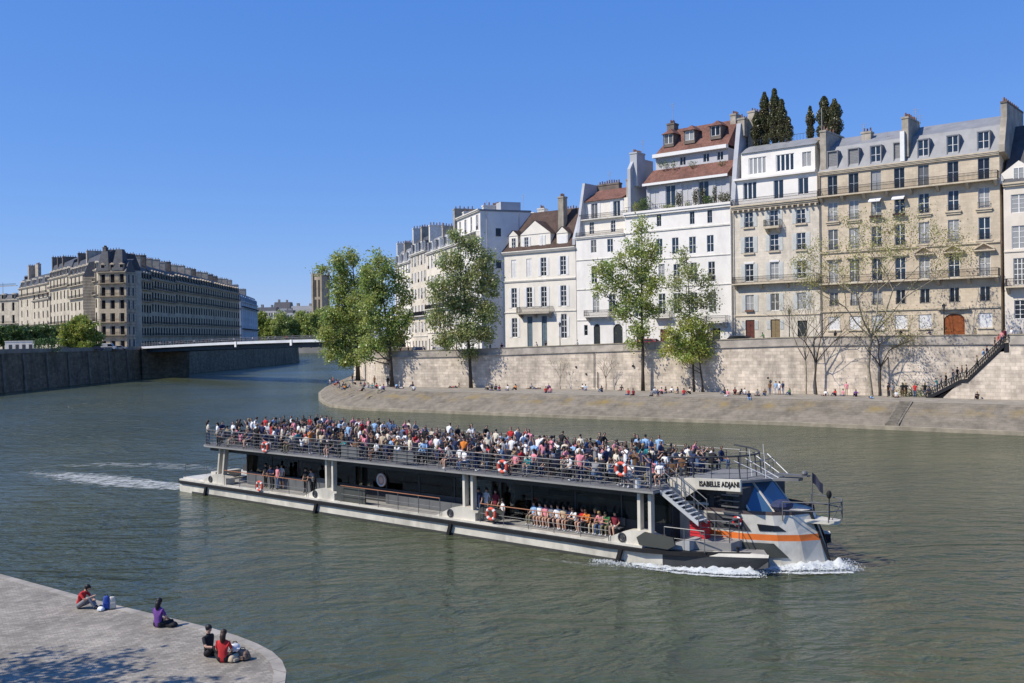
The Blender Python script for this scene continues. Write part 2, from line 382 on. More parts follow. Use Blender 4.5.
# --- left bank ---
LWX = -119.0
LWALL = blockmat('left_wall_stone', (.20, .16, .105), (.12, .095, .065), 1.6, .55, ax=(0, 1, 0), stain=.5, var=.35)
lw = empty('embankment_wall', (LWX, 320, 0)); tag(lw, 'long dark stone embankment wall with pilasters across the water on the left', 'wall')
lw_line = [(-121, 190), (-120.3, 234), (-119, 322), (-114, 536), (-117, 545)]
def lz(y): return 9.25
mb = MB(); mc = MB()
for a, b in zip(lw_line, lw_line[1:]):
    mb.quad((a[0]+119, a[1]-320, -.5), (b[0]+119, b[1]-320, -.5), (b[0]+118.4, b[1]-320, 9.2), (a[0]+118.4, a[1]-320, 9.2))
    mc.extr([(a[0]+118.55, a[1]-320, 9.2), (a[0]+118.0, a[1]-320, 9.2), (a[0]+118.0, a[1]-320, 10.25), (a[0]+118.55, a[1]-320, 10.25)], (b[0]-a[0], b[1]-a[1], 0))
mb.quad((2, 225, -.5), (-60, 240, -.5), (-60, 240, 9.2), (1.4, 225, 9.2))
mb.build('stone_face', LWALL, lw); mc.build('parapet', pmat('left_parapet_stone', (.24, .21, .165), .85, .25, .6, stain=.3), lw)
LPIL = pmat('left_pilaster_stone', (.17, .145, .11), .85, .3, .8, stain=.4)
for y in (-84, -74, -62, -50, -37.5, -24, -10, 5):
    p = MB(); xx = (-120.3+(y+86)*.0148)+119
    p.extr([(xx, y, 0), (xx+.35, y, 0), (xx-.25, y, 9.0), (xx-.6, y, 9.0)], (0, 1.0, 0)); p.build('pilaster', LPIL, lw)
lg = MB(); lg.poly([(-121.2, 190, 9.22), (-119.8, 322, 9.22), (-115, 540, 9.22), (-180, 580, 9.22), (-2500, 580, 9.22), (-2500, 190, 9.22)]); struct('left_bank_ground', lg, PAVE)
# far bank
fb = MB(); fb.poly([(-1800, 985, 5.0), (900, 985, 5.0), (1800, 5800, 8.0), (-2600, 5800, 8.0)]); fb.quad((-1800, 985, -.5), (900, 985, -.5), (900, 985, 5), (-1800, 985, 5))
struct('far_bank_ground', fb, pmat('far_bank_stone', (.38, .34, .27), .9, .2, .05))
# --- foreground quay ---
FGZ = 2.0
COB = blockmat('cobble_setts', (.33, .297, .245), (.21, .188, .157), .20, .14, ax=(.86, .5, 0), up=(-.5, .86, 0), stain=.3, gap=.016, bump=.6, var=.28, colvar=.38)
edge = [(-34, 50), (-20.1, 39.3), (-14.4, 34.95), (-11.6, 33.0), (-9.7, 31.65), (-8.6, 30.75), (-7.75, 29.9), (-7.1, 29.1), (-6.62, 28.25), (-6.3, 27.35), (-6.12, 26.4), (-6.05, 25.2), (-6.05, 23), (-6.1, 18), (-6.6, 5), (-6.6, -20)]
eo = offset(edge, -.0); ei = offset(edge, -.33)
sm = lambda pl: resample(pl, 60)
ei2 = ei
fq = MB(); fq.poly([(*p, FGZ-.012) for p in ei2] + [(-90, -20, FGZ-.012), (-90, 50, FGZ-.012)]); fqo = struct('foreground_quay', fq, COB)
ce = MB()
for i in range(len(edge)-1):
    a, b, c, d = eo[i], eo[i+1], ei2[i+1], ei2[i]
    ce.quad((*a, FGZ), (*b, FGZ), (*c, FGZ), (*d, FGZ)); ce.quad((*a, -.5), (*b, -.5), (*b, FGZ), (*a, FGZ)); ce.quad((*d, FGZ-.03), (*c, FGZ-.03), (*c, FGZ), (*d, FGZ))
FGC = blockmat('quay_kerb_stone', (.34, .31, .265), (.17, .15, .13), 1.1, 3, ax=(.8, -.6, 0), stain=.3, bump=.2, up=(.6, .8, 0), colvar=.15)
struct('foreground_kerb', ce, FGC)
# ================= buildings =================
class Facade:
    """facade plane through two street points; local x along, y into the house, z up from the street"""
    def __init__(s, name, label, p0, p1, base, cat='building'):
        s.a = Vector((p0[0], p0[1])); s.b = Vector((p1[0], p1[1])); s.base = base
        s.t = (s.b-s.a).normalized(); s.n = Vector((-s.t.y, s.t.x)); s.W = (s.b-s.a).length
        s.root = empty(name, (s.a.x, s.a.y, base), math.atan2(s.t.y, s.t.x)); tag(s.root, label, cat)
        s.holes = []
    def sz(s, px, py, y=0.0):              # photo measurement -> metres along the facade, height
        d = ray(px, py); o = s.a + s.n*y; k = (o.x*s.n.x+o.y*s.n.y)/(d.x*s.n.x+d.y*s.n.y); p = CAM+d*k
        return ((p.x-s.a.x)*s.t.x+(p.y-s.a.y)*s.t.y, p.z-s.base)
    def S(s, px, y=0): return s.sz(px, 300, y)[0]
    def Z(s, px, py, y=0): return s.sz(px, py, y)[1]
    def hole(s, x0, x1, z0, z1): s.holes.append((x0, x1, z0, z1))
    def wall(s, x0, x1, z0, z1, depth, mat, y=0.0, reveal=.28, name='wall', back=True, sides=True):
        hs = [h for h in s.holes if h[0] > x0-.01 and h[1] < x1+.01 and h[2] > z0-.01 and h[3] < z1+.01]
        s.holes = [h for h in s.holes if h not in hs]
        xs = sorted({x0, x1, *[h[0] for h in hs], *[h[1] for h in hs]}); zs = sorted({z0, z1, *[h[2] for h in hs], *[h[3] for h in hs]})
        mb = MB()
        for i in range(len(xs)-1):
            for j in range(len(zs)-1):
                cx, cz = (xs[i]+xs[i+1])/2, (zs[j]+zs[j+1])/2
                if any(h[0] < cx < h[1] and h[2] < cz < h[3] for h in hs): continue
                mb.quad((xs[i], y, zs[j]), (xs[i+1], y, zs[j]), (xs[i+1], y, zs[j+1]), (xs[i], y, zs[j+1]))
        for a, b, c, d in hs:
            e = y+reveal
            mb.quad((a, y, c), (a, e, c), (a, e, d), (a, y, d)); mb.quad((b, y, c), (b, y, d), (b, e, d), (b, e, c))
            mb.quad((a, y, c), (b, y, c), (b, e, c), (a, e, c)); mb.quad((a, y, d), (a, e, d), (b, e, d), (b, y, d))
            mb.quad((a, e+.25, c), (b, e+.25, c), (b, e+.25, d), (a, e+.25, d))
        if sides:
            mb.quad((x0, y, z0), (x0, y+depth, z0), (x0, y+depth, z1), (x0, y, z1)); mb.quad((x1, y, z0), (x1, y, z1), (x1, y+depth, z1), (x1, y+depth, z0))
            mb.quad((x0, y+depth, z0), (x1, y+depth, z0), (x1, y+depth, z1), (x0, y+depth, z1))
            mb.quad((x0, y, z1), (x1, y, z1), (x1, y+depth, z1), (x0, y+depth, z1))
        return mb.build(name, mat, s.root)
    def window(s, x, w, z0, z1, y=.1, glass=None, frame=None, leaf=2, cut=True, reveal_shut=None, sill=None, muntin=2, label=None):
        if cut: s.hole(x-w/2, x+w/2, z0, z1)
        if glass in (G_DARK, G_BLUE) and rnd.random() < .16: glass = G_CURT if rnd.random() < .5 else G_HALF
        key = (leaf, muntin, (frame or WHITE).name, (glass or G_DARK).name)
        proto = WPROTO.get(key)
        if proto is None:
            f = MB(); t = .055; tz = .03
            f.box(0, t, 0, .07, 0, 1).box(1-t, 1, 0, .07, 0, 1).box(t, 1-t, 0, .07, 0, tz).box(t, 1-t, 0, .07, 1-tz, 1)
            for k in range(1, leaf): f.box(k/leaf-.035, k/leaf+.035, -.01, .07, tz, 1-tz)
            for k in range(1, muntin+1):
                zz = k/(muntin+1); 
                if leaf: 
                    for q in range(leaf): f.box(q/leaf+(t if q == 0 else .035), (q+1)/leaf-(t if q == leaf-1 else .035), .012, .05, zz-.011, zz+.011)
            fo = f.build('window', frame or WHITE); p = MB(); p.quad((.02, .045, .02), (.98, .045, .02), (.98, .045, .98), (.02, .045, .98))
            po = p.build('pane', glass or G_DARK, fo); proto = WPROTO[key] = (fo.data, po.data)
            bpy.data.objects.remove(fo); bpy.data.objects.remove(po)
        o = bpy.data.objects.new('window', proto[0]); C.objects.link(o); o.parent = s.root; o.location = (x-w/2, y, z0); o.scale = (w, 1, z1-z0)
        p = bpy.data.objects.new('pane', proto[1]); C.objects.link(p); p.parent = o
        if label: o['label'] = label
        if sill:
            b = MB().box(x-w/2-.15-(0), x+w/2+.15, -.16+s.yo, .02+s.yo, z0-.16, z0-.004).build('sill', sill, s.root)
        return o
    yo = 0.0
    def shutters(s, x, w, z0, z1, mat, y=-.05, ww=None):
        ww = ww or w*.5
        me = SPROTO.get(mat.name)
        if me is None:
            f = MB(); f.box(0, 1, 0, .03, 0, 1)
            for k in range(16): f.box(.1, .9, -.012, 0, .05+k*.057, .075+k*.057)
            o = f.build('shutter', mat); me = SPROTO[mat.name] = o.data; bpy.data.objects.remove(o)
        for xx in (x-w/2-ww-.03, x+w/2+.03):
            o = bpy.data.objects.new('shutter', me); C.objects.link(o); o.parent = s.root; o.location = (xx, y+s.yo, z0); o.scale = (ww, 1, z1-z0)
    def band(s, x0, x1, z, h, out, mat, name='cornice', y=0.0, steps=1):
        mb = MB()
        for k in range(steps): mb.box(x0, x1, y-out*(1-k/steps*.6), y+.04-k*.006, z-(k+1)*h/steps+(.0015*k), z-k*h/steps)
        return mb.build(name, mat, s.root)
    def balcony(s, x0, x1, z, out, mat, h=1.0, slab=.2, brackets=None, y=0.0, name='balcony'):
        b = MB().box(x0, x1, y-out, y-.003, z-slab, z)
        if brackets:
            for bx in brackets: b.extr([(bx-.18, y-.003, z-slab-.002), (bx-.18, y-out*.85, z-slab-.002), (bx-.18, y-out*.6, z-slab-.35), (bx-.18, y-.003, z-slab-.8)], (.36, 0, 0))
        bo = b.build(name, mat, s.root)
        r = MB(); yy = y-out+.06
        for zz in (.12, h-.35, h): r.box(x0, x1, yy-.025, yy+.025, z+zz-.025, z+zz+.025)
        n = max(2, int((x1-x0)/.16))
        for k in range(n+1):
            xx = x0+(x1-x0)*k/n; r.box(xx-.016, xx+.016, yy-.016, yy+.016, z+.002, z+h-.026)
        for xx in (x0+.02, x1-.02):
            for zz in (.12, h): r.box(xx-.02, xx+.02, yy+.03, y-.003, z+zz-.02, z+zz+.02)
            for k in range(int(out/.16)): r.box(xx-.014, xx+.014, yy+.1+k*.16, yy+.13+k*.16, z+.002, z+h)
        r.build('balcony_railing', IRON, bo)
    def winrail(s, x, w, z, h=.9, y=-.06):
        r = MB()
        for zz in (.05, h): r.box(x-w/2-.08, x+w/2+.08, y-.02, y+.02, z+zz-.02, z+zz+.02)
        n = int((w+.1)/.13)
        for k in range(n+1): xx = x-w/2-.06+(w+.12)*k/n; r.box(xx-.013, xx+.013, y-.013, y+.013, z+.05, z+h)
        r.build('window_railing', IRON, s.root)
    def chimney(s, x0, x1, y0, y1, z0, z1, mat, pots=4, name='chimney'):
        o = MB().box(x0, x1, y0, y1, z0, z1).box(x0-.08, x1+.08, y0-.08, y1+.08, z1-.3, z1-.05).build(name, mat, s.root)
        for k in range(pots):
            t = (k+.5)/pots; q = MB(); lx = (x0+(x1-x0)*t, (y0+y1)/2) if (x1-x0) > (y1-y0) else ((x0+x1)/2, y0+(y1-y0)*t)
            hh = .45+.25*rnd.random(); q.tube([(lx[0], lx[1], z1), (lx[0], lx[1], z1+hh)], [.15, .11], n=8); q.build('chimney_pot', TERRA, o)
        return o
    def antenna(s, x, y, z, h=2.2):
        q = MB(); q.tube([(x, y, z), (x, y, z+h)], .035, n=5)
        for k in range(3): q.tube([(x-.5+.1*k, y, z+h-.15-.3*k), (x+.5-.1*k, y, z+h-.15-.3*k)], .02, n=4)
        q.build('antenna', ANT, s.root)
WPROTO = {}; SPROTO = {}; G_HALF = glassmat('window_glass_half_curtain', (.11, .11, .105), .1, .9)
TERRA = pmat('terracotta', (.19, .10, .07), .8, .25, 2)
ANT = pmat('aerial_metal', (.35, .35, .36), .5, .1, 2)
CHIM = pmat('chimney_render', (.36, .32, .26), .85, .25, .9, stain=.4)
CHIMD = pmat('chimney_brown_render', (.15, .125, .105), .85, .25, .9, stain=.4)
FDIR = Vector((.771, -.636)); FP = Vector((56.0, 140.0))
def fpt(px, off=0.0):                       # where the main facade line passes this column of the photo
    d = ray(px, 335); n = Vector((.636, .771)); o = FP+n*off; k = (o.x*n.x+o.y*n.y)/(d.x*n.x+d.y*n.y); return (d.x*k, d.y*k)
ST_BEIGE = blockmat('beige_ashlar', (.62, .52, .385), (.44, .36, .26), .9, .42, var=.12, stain=.22, colvar=.12, bump=.3, gap=.012)
ST_CREAM = pmat('cream_render', (.70, .63, .53), .85, .08, .5, stain=.15)
ST_STONE = blockmat('pale_ashlar', (.68, .61, .50), (.50, .44, .35), .9, .42, var=.12, stain=.28, colvar=.1, bump=.3, gap=.012)
ST_WHITE = pmat('white_render', (.77, .735, .68), .8, .06, .6, stain=.20)
ST_W2 = pmat('warm_white_render', (.75, .70, .61), .8, .06, .6, stain=.20)
ST_PALE = pmat('pale_render', (.68, .66, .62), .8, .08, .5, stain=.15)
TILE = blockmat('red_tile_roof', (.215, .105, .08), (.12, .06, .045), .25, .32, var=.25, stain=.3, colvar=.3, bump=.5, gap=.02, up=(0, .5, 1))
BTILE = blockmat('brown_tile_roof', (.105, .068, .055), (.05, .035, .03), .25, .3, var=.25, stain=.3, colvar=.3, bump=.5, gap=.02, up=(0, .6, 1))
BEIGETRIM = pmat('beige_trim', (.54, .46, .34), .8, .12, 1.5, stain=.25)
GREYWALL = pmat('grey_render', (.42, .43, .45), .85, .1, .5, stain=.25)
LAV = pmat('lavender_render', (.47, .47, .49), .8, .08, .6, stain=.1)
def zrow(f, px, rows): return [(f.Z(px, b), f.Z(px, a)) for a, b in rows]
# ---------- beige seven bay block ----------
f = Facade('apartment_building', 'wide beige stone apartment block with seven window bays and a brown arched door', fpt(821.3), fpt(1001.5), 9.75)
W = f.W; cols = [f.S(x) for x in (834, 855, 877.4, 900.8, 925, 954.5, 985.3)]
rows = zrow(f, 985.3, [(131.3, 149.8), (157.5, 179.6), (187, 207.8), (217, 239.5), (251, 276), (286, 301), (313, 327.5)])
zc = f.Z(985.3, 152.5)
for i, x in enumerate(cols):
    w = 1.45
    for r in range(1, 6):
        z0, z1 = rows[r]; g = G_BLUE; lf = 2
        if r == 2 and i in (0, 1): g = G_CURT
        elif r in (1, 5) : g = G_DARK
        elif (i+r) % 4 == 0: g = G_CURT
        f.window(x, w if r < 5 else 1.25, z0, z1, y=.14, glass=g, frame=WHITE if r != 1 else GREYF, muntin=0 if r == 5 else 1)
        if r in (2, 3): 
            MB().box(x-w/2-.35, x+w/2+.35, -.28, -.003, z0-.24, z0-.06).box(x-w/2-.25, x+w/2+.25, -.16, -.003, z0-.5, z0-.243).build('sill', BEIGETRIM, f.root)
            f.winrail(x, w, z0-.03, .8, -.2)
        if r == 5: f.winrail(x, 1.25, z0, .8, -.05)
        if r == 2 and i in (2, 3):         # small white awnings
            a = MB(); a.quad((x-.85, -.02, z1+.05), (x+.85, -.02, z1+.05), (x+.85, -.9, z1-.45), (x-.85, -.9, z1-.45)); a.quad((x-.85, -.9, z1-.45), (x+.85, -.9, z1-.45), (x+.85, -.9, z1-.62), (x-.85, -.9, z1-.62)); a.build('awning', SHUTW, f.root)
            b = MB().box(x-.8, x+.8, -.62, -.3, z0-.05, z0+.25).build('flower_box', pmat('dark_planter', (.05, .03, .025), .8), f.root)
        if r == 4:                          # pediments
            p = MB(); zz = z1+.18
            if i in (4, 5, 6): p.extr([(x-1.3, -.5, zz), (x-1.3, -.5, zz+.16), (x, -.5, zz+.98), (x+1.3, -.5, zz+.16), (x+1.3, -.5, zz), (x, -.5, zz+.80)], (0, .497, 0)); p.box(x-1.4, x+1.4, -.52, -.003, zz-.18, zz-.004)
            else: p.box(x-1.1, x+1.1, -.3, -.003, zz-.1, zz+.12); p.extr([(x-1.0, -.22, zz+.124), (x+1.0, -.22, zz+.124), (x+.6, -.22, zz+.4), (x-.6, -.22, zz+.4)], (0, .217, 0))
            p.build('pediment', BEIGETRIM, f.root)
    z0, z1 = rows[6]
    if i != 5:
        f.hole(x-.85, x+.85, z0, z1)
        sh = MB().box(x-.85, x+.85, .1, .16, z0, z1)
        for k in range(14): sh.box(x-.8, x+.8, .085, .1, z0+.1+k*(z1-z0-.2)/14, z0+.1+(k+.45)*(z1-z0-.2)/14)
        sh.build('roller_shutter', SHUTW, f.root)
        MB().box(x-1.0, x+1.0, -.14, -.003, z0-.2, z0-.01).build('sill', BEIGETRIM, f.root)
    # mansard windows, set in the slope as flat-topped dormers
# door
dx0, dx1 = f.S(943.6), f.S(964.5); dz = f.Z(954, 313)
f.hole(dx0, dx1, -.5+.5, dz)
d = MB(); 
d.box(dx0, dx1, .16, .22, 0, dz); cxm = (dx0+dx1)/2
for q in (0, 1):
    a0 = dx0+.12 if q == 0 else cxm+.06; a1 = cxm-.06 if q == 0 else dx1-.12
    for k in range(3): d.box(a0+.12, a1-.12, .13, .16, .25+k*(dz-.4)/3, .05+(k+.85)*(dz-.4)/3)
do = d.build('entrance_door', WOOD, f.root)
arch = MB(); aw = (dx1-dx0)/2
pts = [(dx0, .05, dz+.01), (dx0, .05, dz-.9)] + [(cxm-aw*math.cos(math.pi*k/10), .05, dz-.9+.8*math.sin(math.pi*k/10)) for k in range(11)] + [(dx1, .05, dz+.01)]
arch.extr([pts[0]]+[p for p in pts[2:]], (0, .1, 0)); arch.build('door_arch', BEIGETRIM, f.root)
f.band(dx0-.7, dx1+.7, dz+.75, .25, .5, BEIGETRIM, 'door_hood'); MB().box(cxm-.8, cxm+.8, -.2, -.003, dz+.1, dz+.5).build('keystone', BEIGETRIM, f.root)
f.wall(0, W, 0, zc, 11, ST_BEIGE)
f.band(-.02, W+.02, zc+.05, .55, .4, BEIGETRIM, steps=3)
f.band(0, W, f.Z(985, 306.3), .22, .16, BEIGETRIM, 'string_course'); f.band(0, W, f.Z(985, 242)+.1, .25, .2, BEIGETRIM, 'string_course')
f.balcony(.1, W-.1, rows[1][0]-.05, 1.0, BEIGETRIM, brackets=[(a+b)/2 for a, b in zip(cols, cols[1:])]+[.4, W-.4], h=1.05)
f.balcony(.1, W-.1, rows[4][0]-.05, 1.0, BEIGETRIM, brackets=[(a+b)/2 for a, b in zip(cols, cols[1:])]+[.4, W-.4], h=1.05)
zb = f.Z(985, 127, 1.6); zt = f.Z(985, 117.5, 5.0)
mr = MB(); mr.extr([(0, -.1, zc+.05), (0, 1.5, zb), (0, 5.5, zt), (0, 11, zb-1), (0, 11, zc+.05)], (W, 0, 0)); mr.build('zinc_mansard_roof', ZINC, f.root)
sm_ = MB()
for k in range(int(W/.75)):
    pass
for i, x in enumerate(cols):
    z0, z1 = rows[0]; z0 = max(z0, zc+.3); w = 1.4
    b = MB(); b.box(x-w/2-.12, x+w/2+.12, -.02, 1.7, z1, z1+.14).box(x-w/2-.12, x-w/2, 0, 1.6, z0, z1).box(x+w/2, x+w/2+.12, 0, 1.6, z0, z1).box(x-w/2, x+w/2, .08, 1.2, z0-.1, z0)
    b.build('dormer', ZINC, f.root); 
    if i in (0, 1, 3): 
        s_ = MB().box(x-w/2, x+w/2, .2, .25, z0, z1)
        for k in range(10): s_.box(x-w/2+.05, x+w/2-.05, .18, .2, z0+.1+k*(z1-z0-.2)/10, z0+.1+(k+.5)*(z1-z0-.2)/10)
        s_.build('roller_shutter', pmat('grey_roller_shutter', (.22, .22, .22), .6, .1, 3), f.root)
    else: f.window(x, w, z0, z1, y=.12, cut=False, glass=G_BLUE, muntin=1)
cx = f.S(911.5, 1.5)
f.chimney(cx-.55, cx+.35, -.05, 5.0, f.Z(912, 156), f.Z(912, 115.5), CHIM, 7)
MB().box(cx-.7, cx-.1, -.45, -.06, zc+.1, zb+.6).build('flashing', WHITE, f.root)
f.chimney(f.S(824)-.3, f.S(824)+.6, 0, 7, zc-.5, f.Z(823, 130), CHIM, 6)
for px, h in ((918, 2.4), (922, 1.5), (1004, 2.6), (866, 2.5), (889, 1.3)): f.antenna(f.S(px, 3), 3, f.Z(px, 125 if px > 910 else 140, 3), h)
cx = f.S(868, 3); f.chimney(cx-.7, cx+.7, 3, 4.2, f.Z(868, 145, 3), f.Z(868, 131, 3), CHIM, 3)
# fire wall towards the right neighbour, rising above both roofs
fw0 = W+.01; z_top = f.Z(1006, 101)
fw = MB(); fw.extr([(fw0, -.35, 0+zc-.2), (fw0, -.35, zc+.8), (fw0, 1.0, zb+.8), (fw0, 1.0, z_top), (fw0, 10, z_top+.3), (fw0, 10, zc-3)], (.75, 0, 0)); fw.build('fire_wall', CHIM, f.root)
MB().box(fw0-.05, fw0+.8, .9, 10, z_top, z_top+.25).build('wall_capping', CHIMD, f.root)
for k in range(8):
    q = MB(); q.tube([(fw0+.35, 1.3+k*1.05, z_top+.25), (fw0+.35, 1.3+k*1.05, z_top+.8)], [.17, .12], n=7); q.build('chimney_pot', TERRA, f.root)
pipe = MB(); pipe.tube([(.12, -.12, 0), (.12, -.12, zc-.6)], .06, n=6); pipe.build('drain_pipe', ZINC, f.root)
BEIGE = f
# ---------- cream house at the right edge ----------
p0 = fpt(1005.2); p1 = (p0[0]+FDIR.x*17, p0[1]+FDIR.y*17)
f = Facade('town_house', 'smooth cream house with small gable and dark slate roof at the right edge', p0, p1, 9.75)
zc = f.Z(1015, 183); cols = [f.S(1020)]+[f.S(1020)+3.6*k for k in (1, 2, 3)]
rs = zrow(f, 1020, [(194, 212.5), (225.5, 248.5), (258, 285), (300, 319)])
for x in cols:
    for (z0, z1), w, g in zip(rs, (1.9, 1.8, 1.5, 1.4), (G_CURT, G_CURT, G_DARK, G_DARK)):
        f.window(x, w, z0, z1, glass=g, muntin=4 if w == 1.5 else 3, leaf=3 if w == 1.5 else 2)
f.wall(0, f.W, 0, zc, 11, ST_CREAM)
f.band(0, f.W, zc+.1, .5, .45, BEIGETRIM, steps=2)
f.band(0, f.W, f.Z(1015, 250.5), .18, .12, ST_CREAM, 'string_course')
f.balcony(f.S(1007.5), f.S(1007.5)+8, rs[2][0]-.15, 1.1, BEIGETRIM, brackets=[f.S(1009), f.S(1009)+3, f.S(1009)+6])
g0 = cols[0]-2.4; gz = f.Z(1020, 160)
gb = MB(); gb.extr([(g0, .2, zc+.1), (g0+4.8, .2, zc+.1), (g0+4.8, .2, zc+1.2), (g0+2.4, .2, gz), (g0, .2, zc+1.2)], (0, 3.5, 0)); gb.build('gable_dormer', ST_W2, f.root)
f.window(cols[0], 1.3, zc+.5, zc+2.0, y=.12, cut=False, muntin=1, glass=G_CURT)
rf = MB(); zz = f.Z(1015, 126, 5); rf.extr([(0, -.2, zc+.1), (0, 5.5, zz), (0, 11, zc+.1)], (f.W, 0, 0)); rf.build('slate_roof', SLATE, f.root)
CREAMH = f
# ---------- stone house with shutters and white top floors ----------
f = Facade('town_house', 'narrow stone house with grey shutters, white top floors and cypresses on its roof', fpt(734.3), fpt(820.6), 9.7)
W = f.W; cols = [f.S(749.8), f.S(775), f.S(802)]
rs = [[(f.Z(px, b), f.Z(px, a)) for a, b in rr] for px, rr in ((749.8, [(212, 227), (236.7, 252.8), (264, 281.5), (295, 311.7)]), (775, [(210, 226), (234, 250.5), (262, 279.5), (293.5, 310.5)]), (802, [(209, 223), (232.6, 249.3), (260.8, 278.3), (292.4, 309.3)]))]
zst = f.Z(775, 204.5)
for c, (x, rr) in enumerate(zip(cols, rs)):
    for r, (z0, z1) in enumerate(rr):
        w = 1.38; f.window(x, w, z0, z1, glass=(G_BLUE if r < 2 else G_DARK if (r+c) % 2 == 0 else G_CURT), muntin=2 if r < 3 else 1)
        f.shutters(x, w, z0, z1, SHUT, ww=.68)
        if r in (0, 1) and not (c == 1 and r == 0): MB().box(x-w/2-.25, x+w/2+.25, -.22, -.003, z0-.28, z0-.05).build('sill', BEIGETRIM, f.root); f.winrail(x, w, z0-.03, .75, -.14)
        if r in (2,): MB().box(x-w/2-.1, x+w/2+.1, -.12, -.003, z1+.02, z1+.3).build('lintel', SHUTW, f.root)
        if r == 3 and c in (0,): MB().box(x-w/2, x+w/2, -.3, -.02, z0, z0+.3).build('flower_box', TERRA, f.root)
    dz1 = f.Z(749.8, 320) if c < 2 else f.Z(802, 320.5)
    f.hole(x-.75, x+.75, 0, dz1)
    dd = MB().box(x-.75, x+.75, .15, .2, 0, dz1).box(x-.62, x-.06, .12, .15, .2, dz1*.45).box(x-.62, x-.06, .12, .15, dz1*.5, dz1-.15).box(x+.06, x+.62, .12, .15, .2, dz1*.45).box(x+.06, x+.62, .12, .15, dz1*.5, dz1-.15)
    dd.build('entrance_door', (pmat('red_brown_door', (.12, .04, .03), .5), pmat('ochre_door', (.23, .17, .09), .6), pmat('dark_door', (.03, .035, .035), .5))[c], f.root)
    if c < 2: f.shutters(x, 1.5, dz1-1.5, dz1-.1, SHUT, ww=.6)
f.wall(0, W, 0, zst, 11, ST_STONE)
f.band(0, W, f.Z(775, 314.5), .15, .12, BEIGETRIM, 'string_course'); 
f.band(-.05, W+.05, zst+.35, .75, .75, BEIGETRIM, steps=3)
for k in range(14): pass
mod = MB()
for k in range(16): xx = .3+k*(W-.6)/15; mod.box(xx-.12, xx+.12, -.62, -.003, zst-.75, zst-.42)
mod.build('cornice_brackets', BEIGETRIM, f.root)
f.balcony(.2, W-.2, f.Z(775, 282.2), 1.0, BEIGETRIM, brackets=[.6]+[(cols[0]+cols[1])/2, (cols[1]+cols[2])/2, W-.6])
f.balcony(cols[1]-1.25, cols[1]+1.25, rs[1][0][0]-.05, 1.1, BEIGETRIM, slab=.35, brackets=[cols[1]-.9, cols[1]+.9])
# white floors (slightly set back) with balcony
zt2 = f.Z(775, 176, 1.0); ztop = f.Z(775, 150, 1.6)
f.balcony(.05, W-.05, zst+.36, .7, BEIGETRIM, slab=.02, h=.95)
f.yo = .6
for (a, b, t, bt) in ((744.4, 758.2, 182.7, 200), (775, 785, 180, 199), (799.6, 810, 178, 194.5)):
    x0, x1 = f.S(a, .6), f.S(b, .6); z0, z1 = f.Z(a, bt, .6), f.Z(a, t, .6); z0 = max(z0, zst+.42)
    f.window((x0+x1)/2, x1-x0, z0, z1, y=.7, glass=G_BLUE, leaf=3 if x1-x0 > 1.8 else 2, muntin=0)
f.wall(f.S(736.5, .6), W-.5, zst+.36, zt2, 9.5, ST_WHITE, y=.6)
f.band(.1, W-.6, zt2+.12, .3, .5, ST_WHITE, 'parapet_band', y=.6)
for (a, b, t, bt) in ((750.4, 768, 158.2, 174.6), (777.6, 796, 155, 171.6), (804, 813, 152, 166.8)):
    x0, x1 = f.S(a, 1.2), f.S(b, 1.2); z0, z1 = f.Z(a, bt, 1.2), f.Z(a, t, 1.2); z0 = max(z0, zt2+.15)
    f.window((x0+x1)/2, x1-x0, z0, z1, y=1.3, glass=G_BLUE, leaf=4 if x1-x0 > 2 else 2, muntin=0)
f.wall(f.S(743, 1.2), W-1.0, zt2+.13, ztop, 8, ST_WHITE, y=1.2)
rf = MB(); zr = f.Z(775, 143, 3.2); rf.extr([(f.S(742.5, 1), .95, ztop), (f.S(742.5, 1), 3.4, zr), (f.S(742.5, 1), 10, zr), (f.S(742.5, 1), 10, ztop)], (W-.8-f.S(742.5, 1), 0, 0)); rf.build('zinc_roof', ZINC, f.root)
hb = MB()
for k in range(26): hb.box(f.S(748, 3.3)+k*.5, f.S(748, 3.3)+k*.5+.03, 3.3, 3.33, zr, zr+.9)
hb.box(f.S(748, 3.3), W-.9, 3.3, 3.33, zr+.87, zr+.92); hb.build('roof_railing', IRON, f.root)
# left party wall and chimneys
pw = MB(); zp = f.Z(741, 121, 1); pw.extr([(-.35, -.2, zst), (-.35, .9, f.Z(738, 165, .5)), (-.35, 2.4, zp), (-.35, 8.5, zp), (-.35, 8.5, zst)], (.75, 0, 0)); pw.build('fire_wall', GREYWALL, f.root)
f.chimney(-.3, .9, 2.6, 6.5, zp-2, zp+.9, CHIM, 5); f.chimney(.8, 2.0, 4, 7.5, zr, f.Z(752, 112, 5), CHIM, 4)
xq = W-.7; f.chimney(xq-.4, xq+.5, 2, 6, zr-2, f.Z(815, 147, 2)+1.2, CHIM, 4)
for q_ in ((.8, 1.9, .2), ): pass
wire = MB(); wire.tube([(f.S(824, 2), 2, zr), (f.S(824, 2), 2, zr+4.0)], .05, n=5); wire.build('antenna', ANT, f.root)
q = MB(); q.tube([(.15, -.1, 0), (.15, -.1, zst)], .06, n=6); q.build('drain_pipe', OFFW, f.root)
STONEH = f; ROOF_Z = f.base+zr
def on_fac(f, px, y, z):                    # world point over a facade
    s = f.S(px, y); p = f.a+f.t*s+f.n*y; return Vector((p.x, p.y, z))
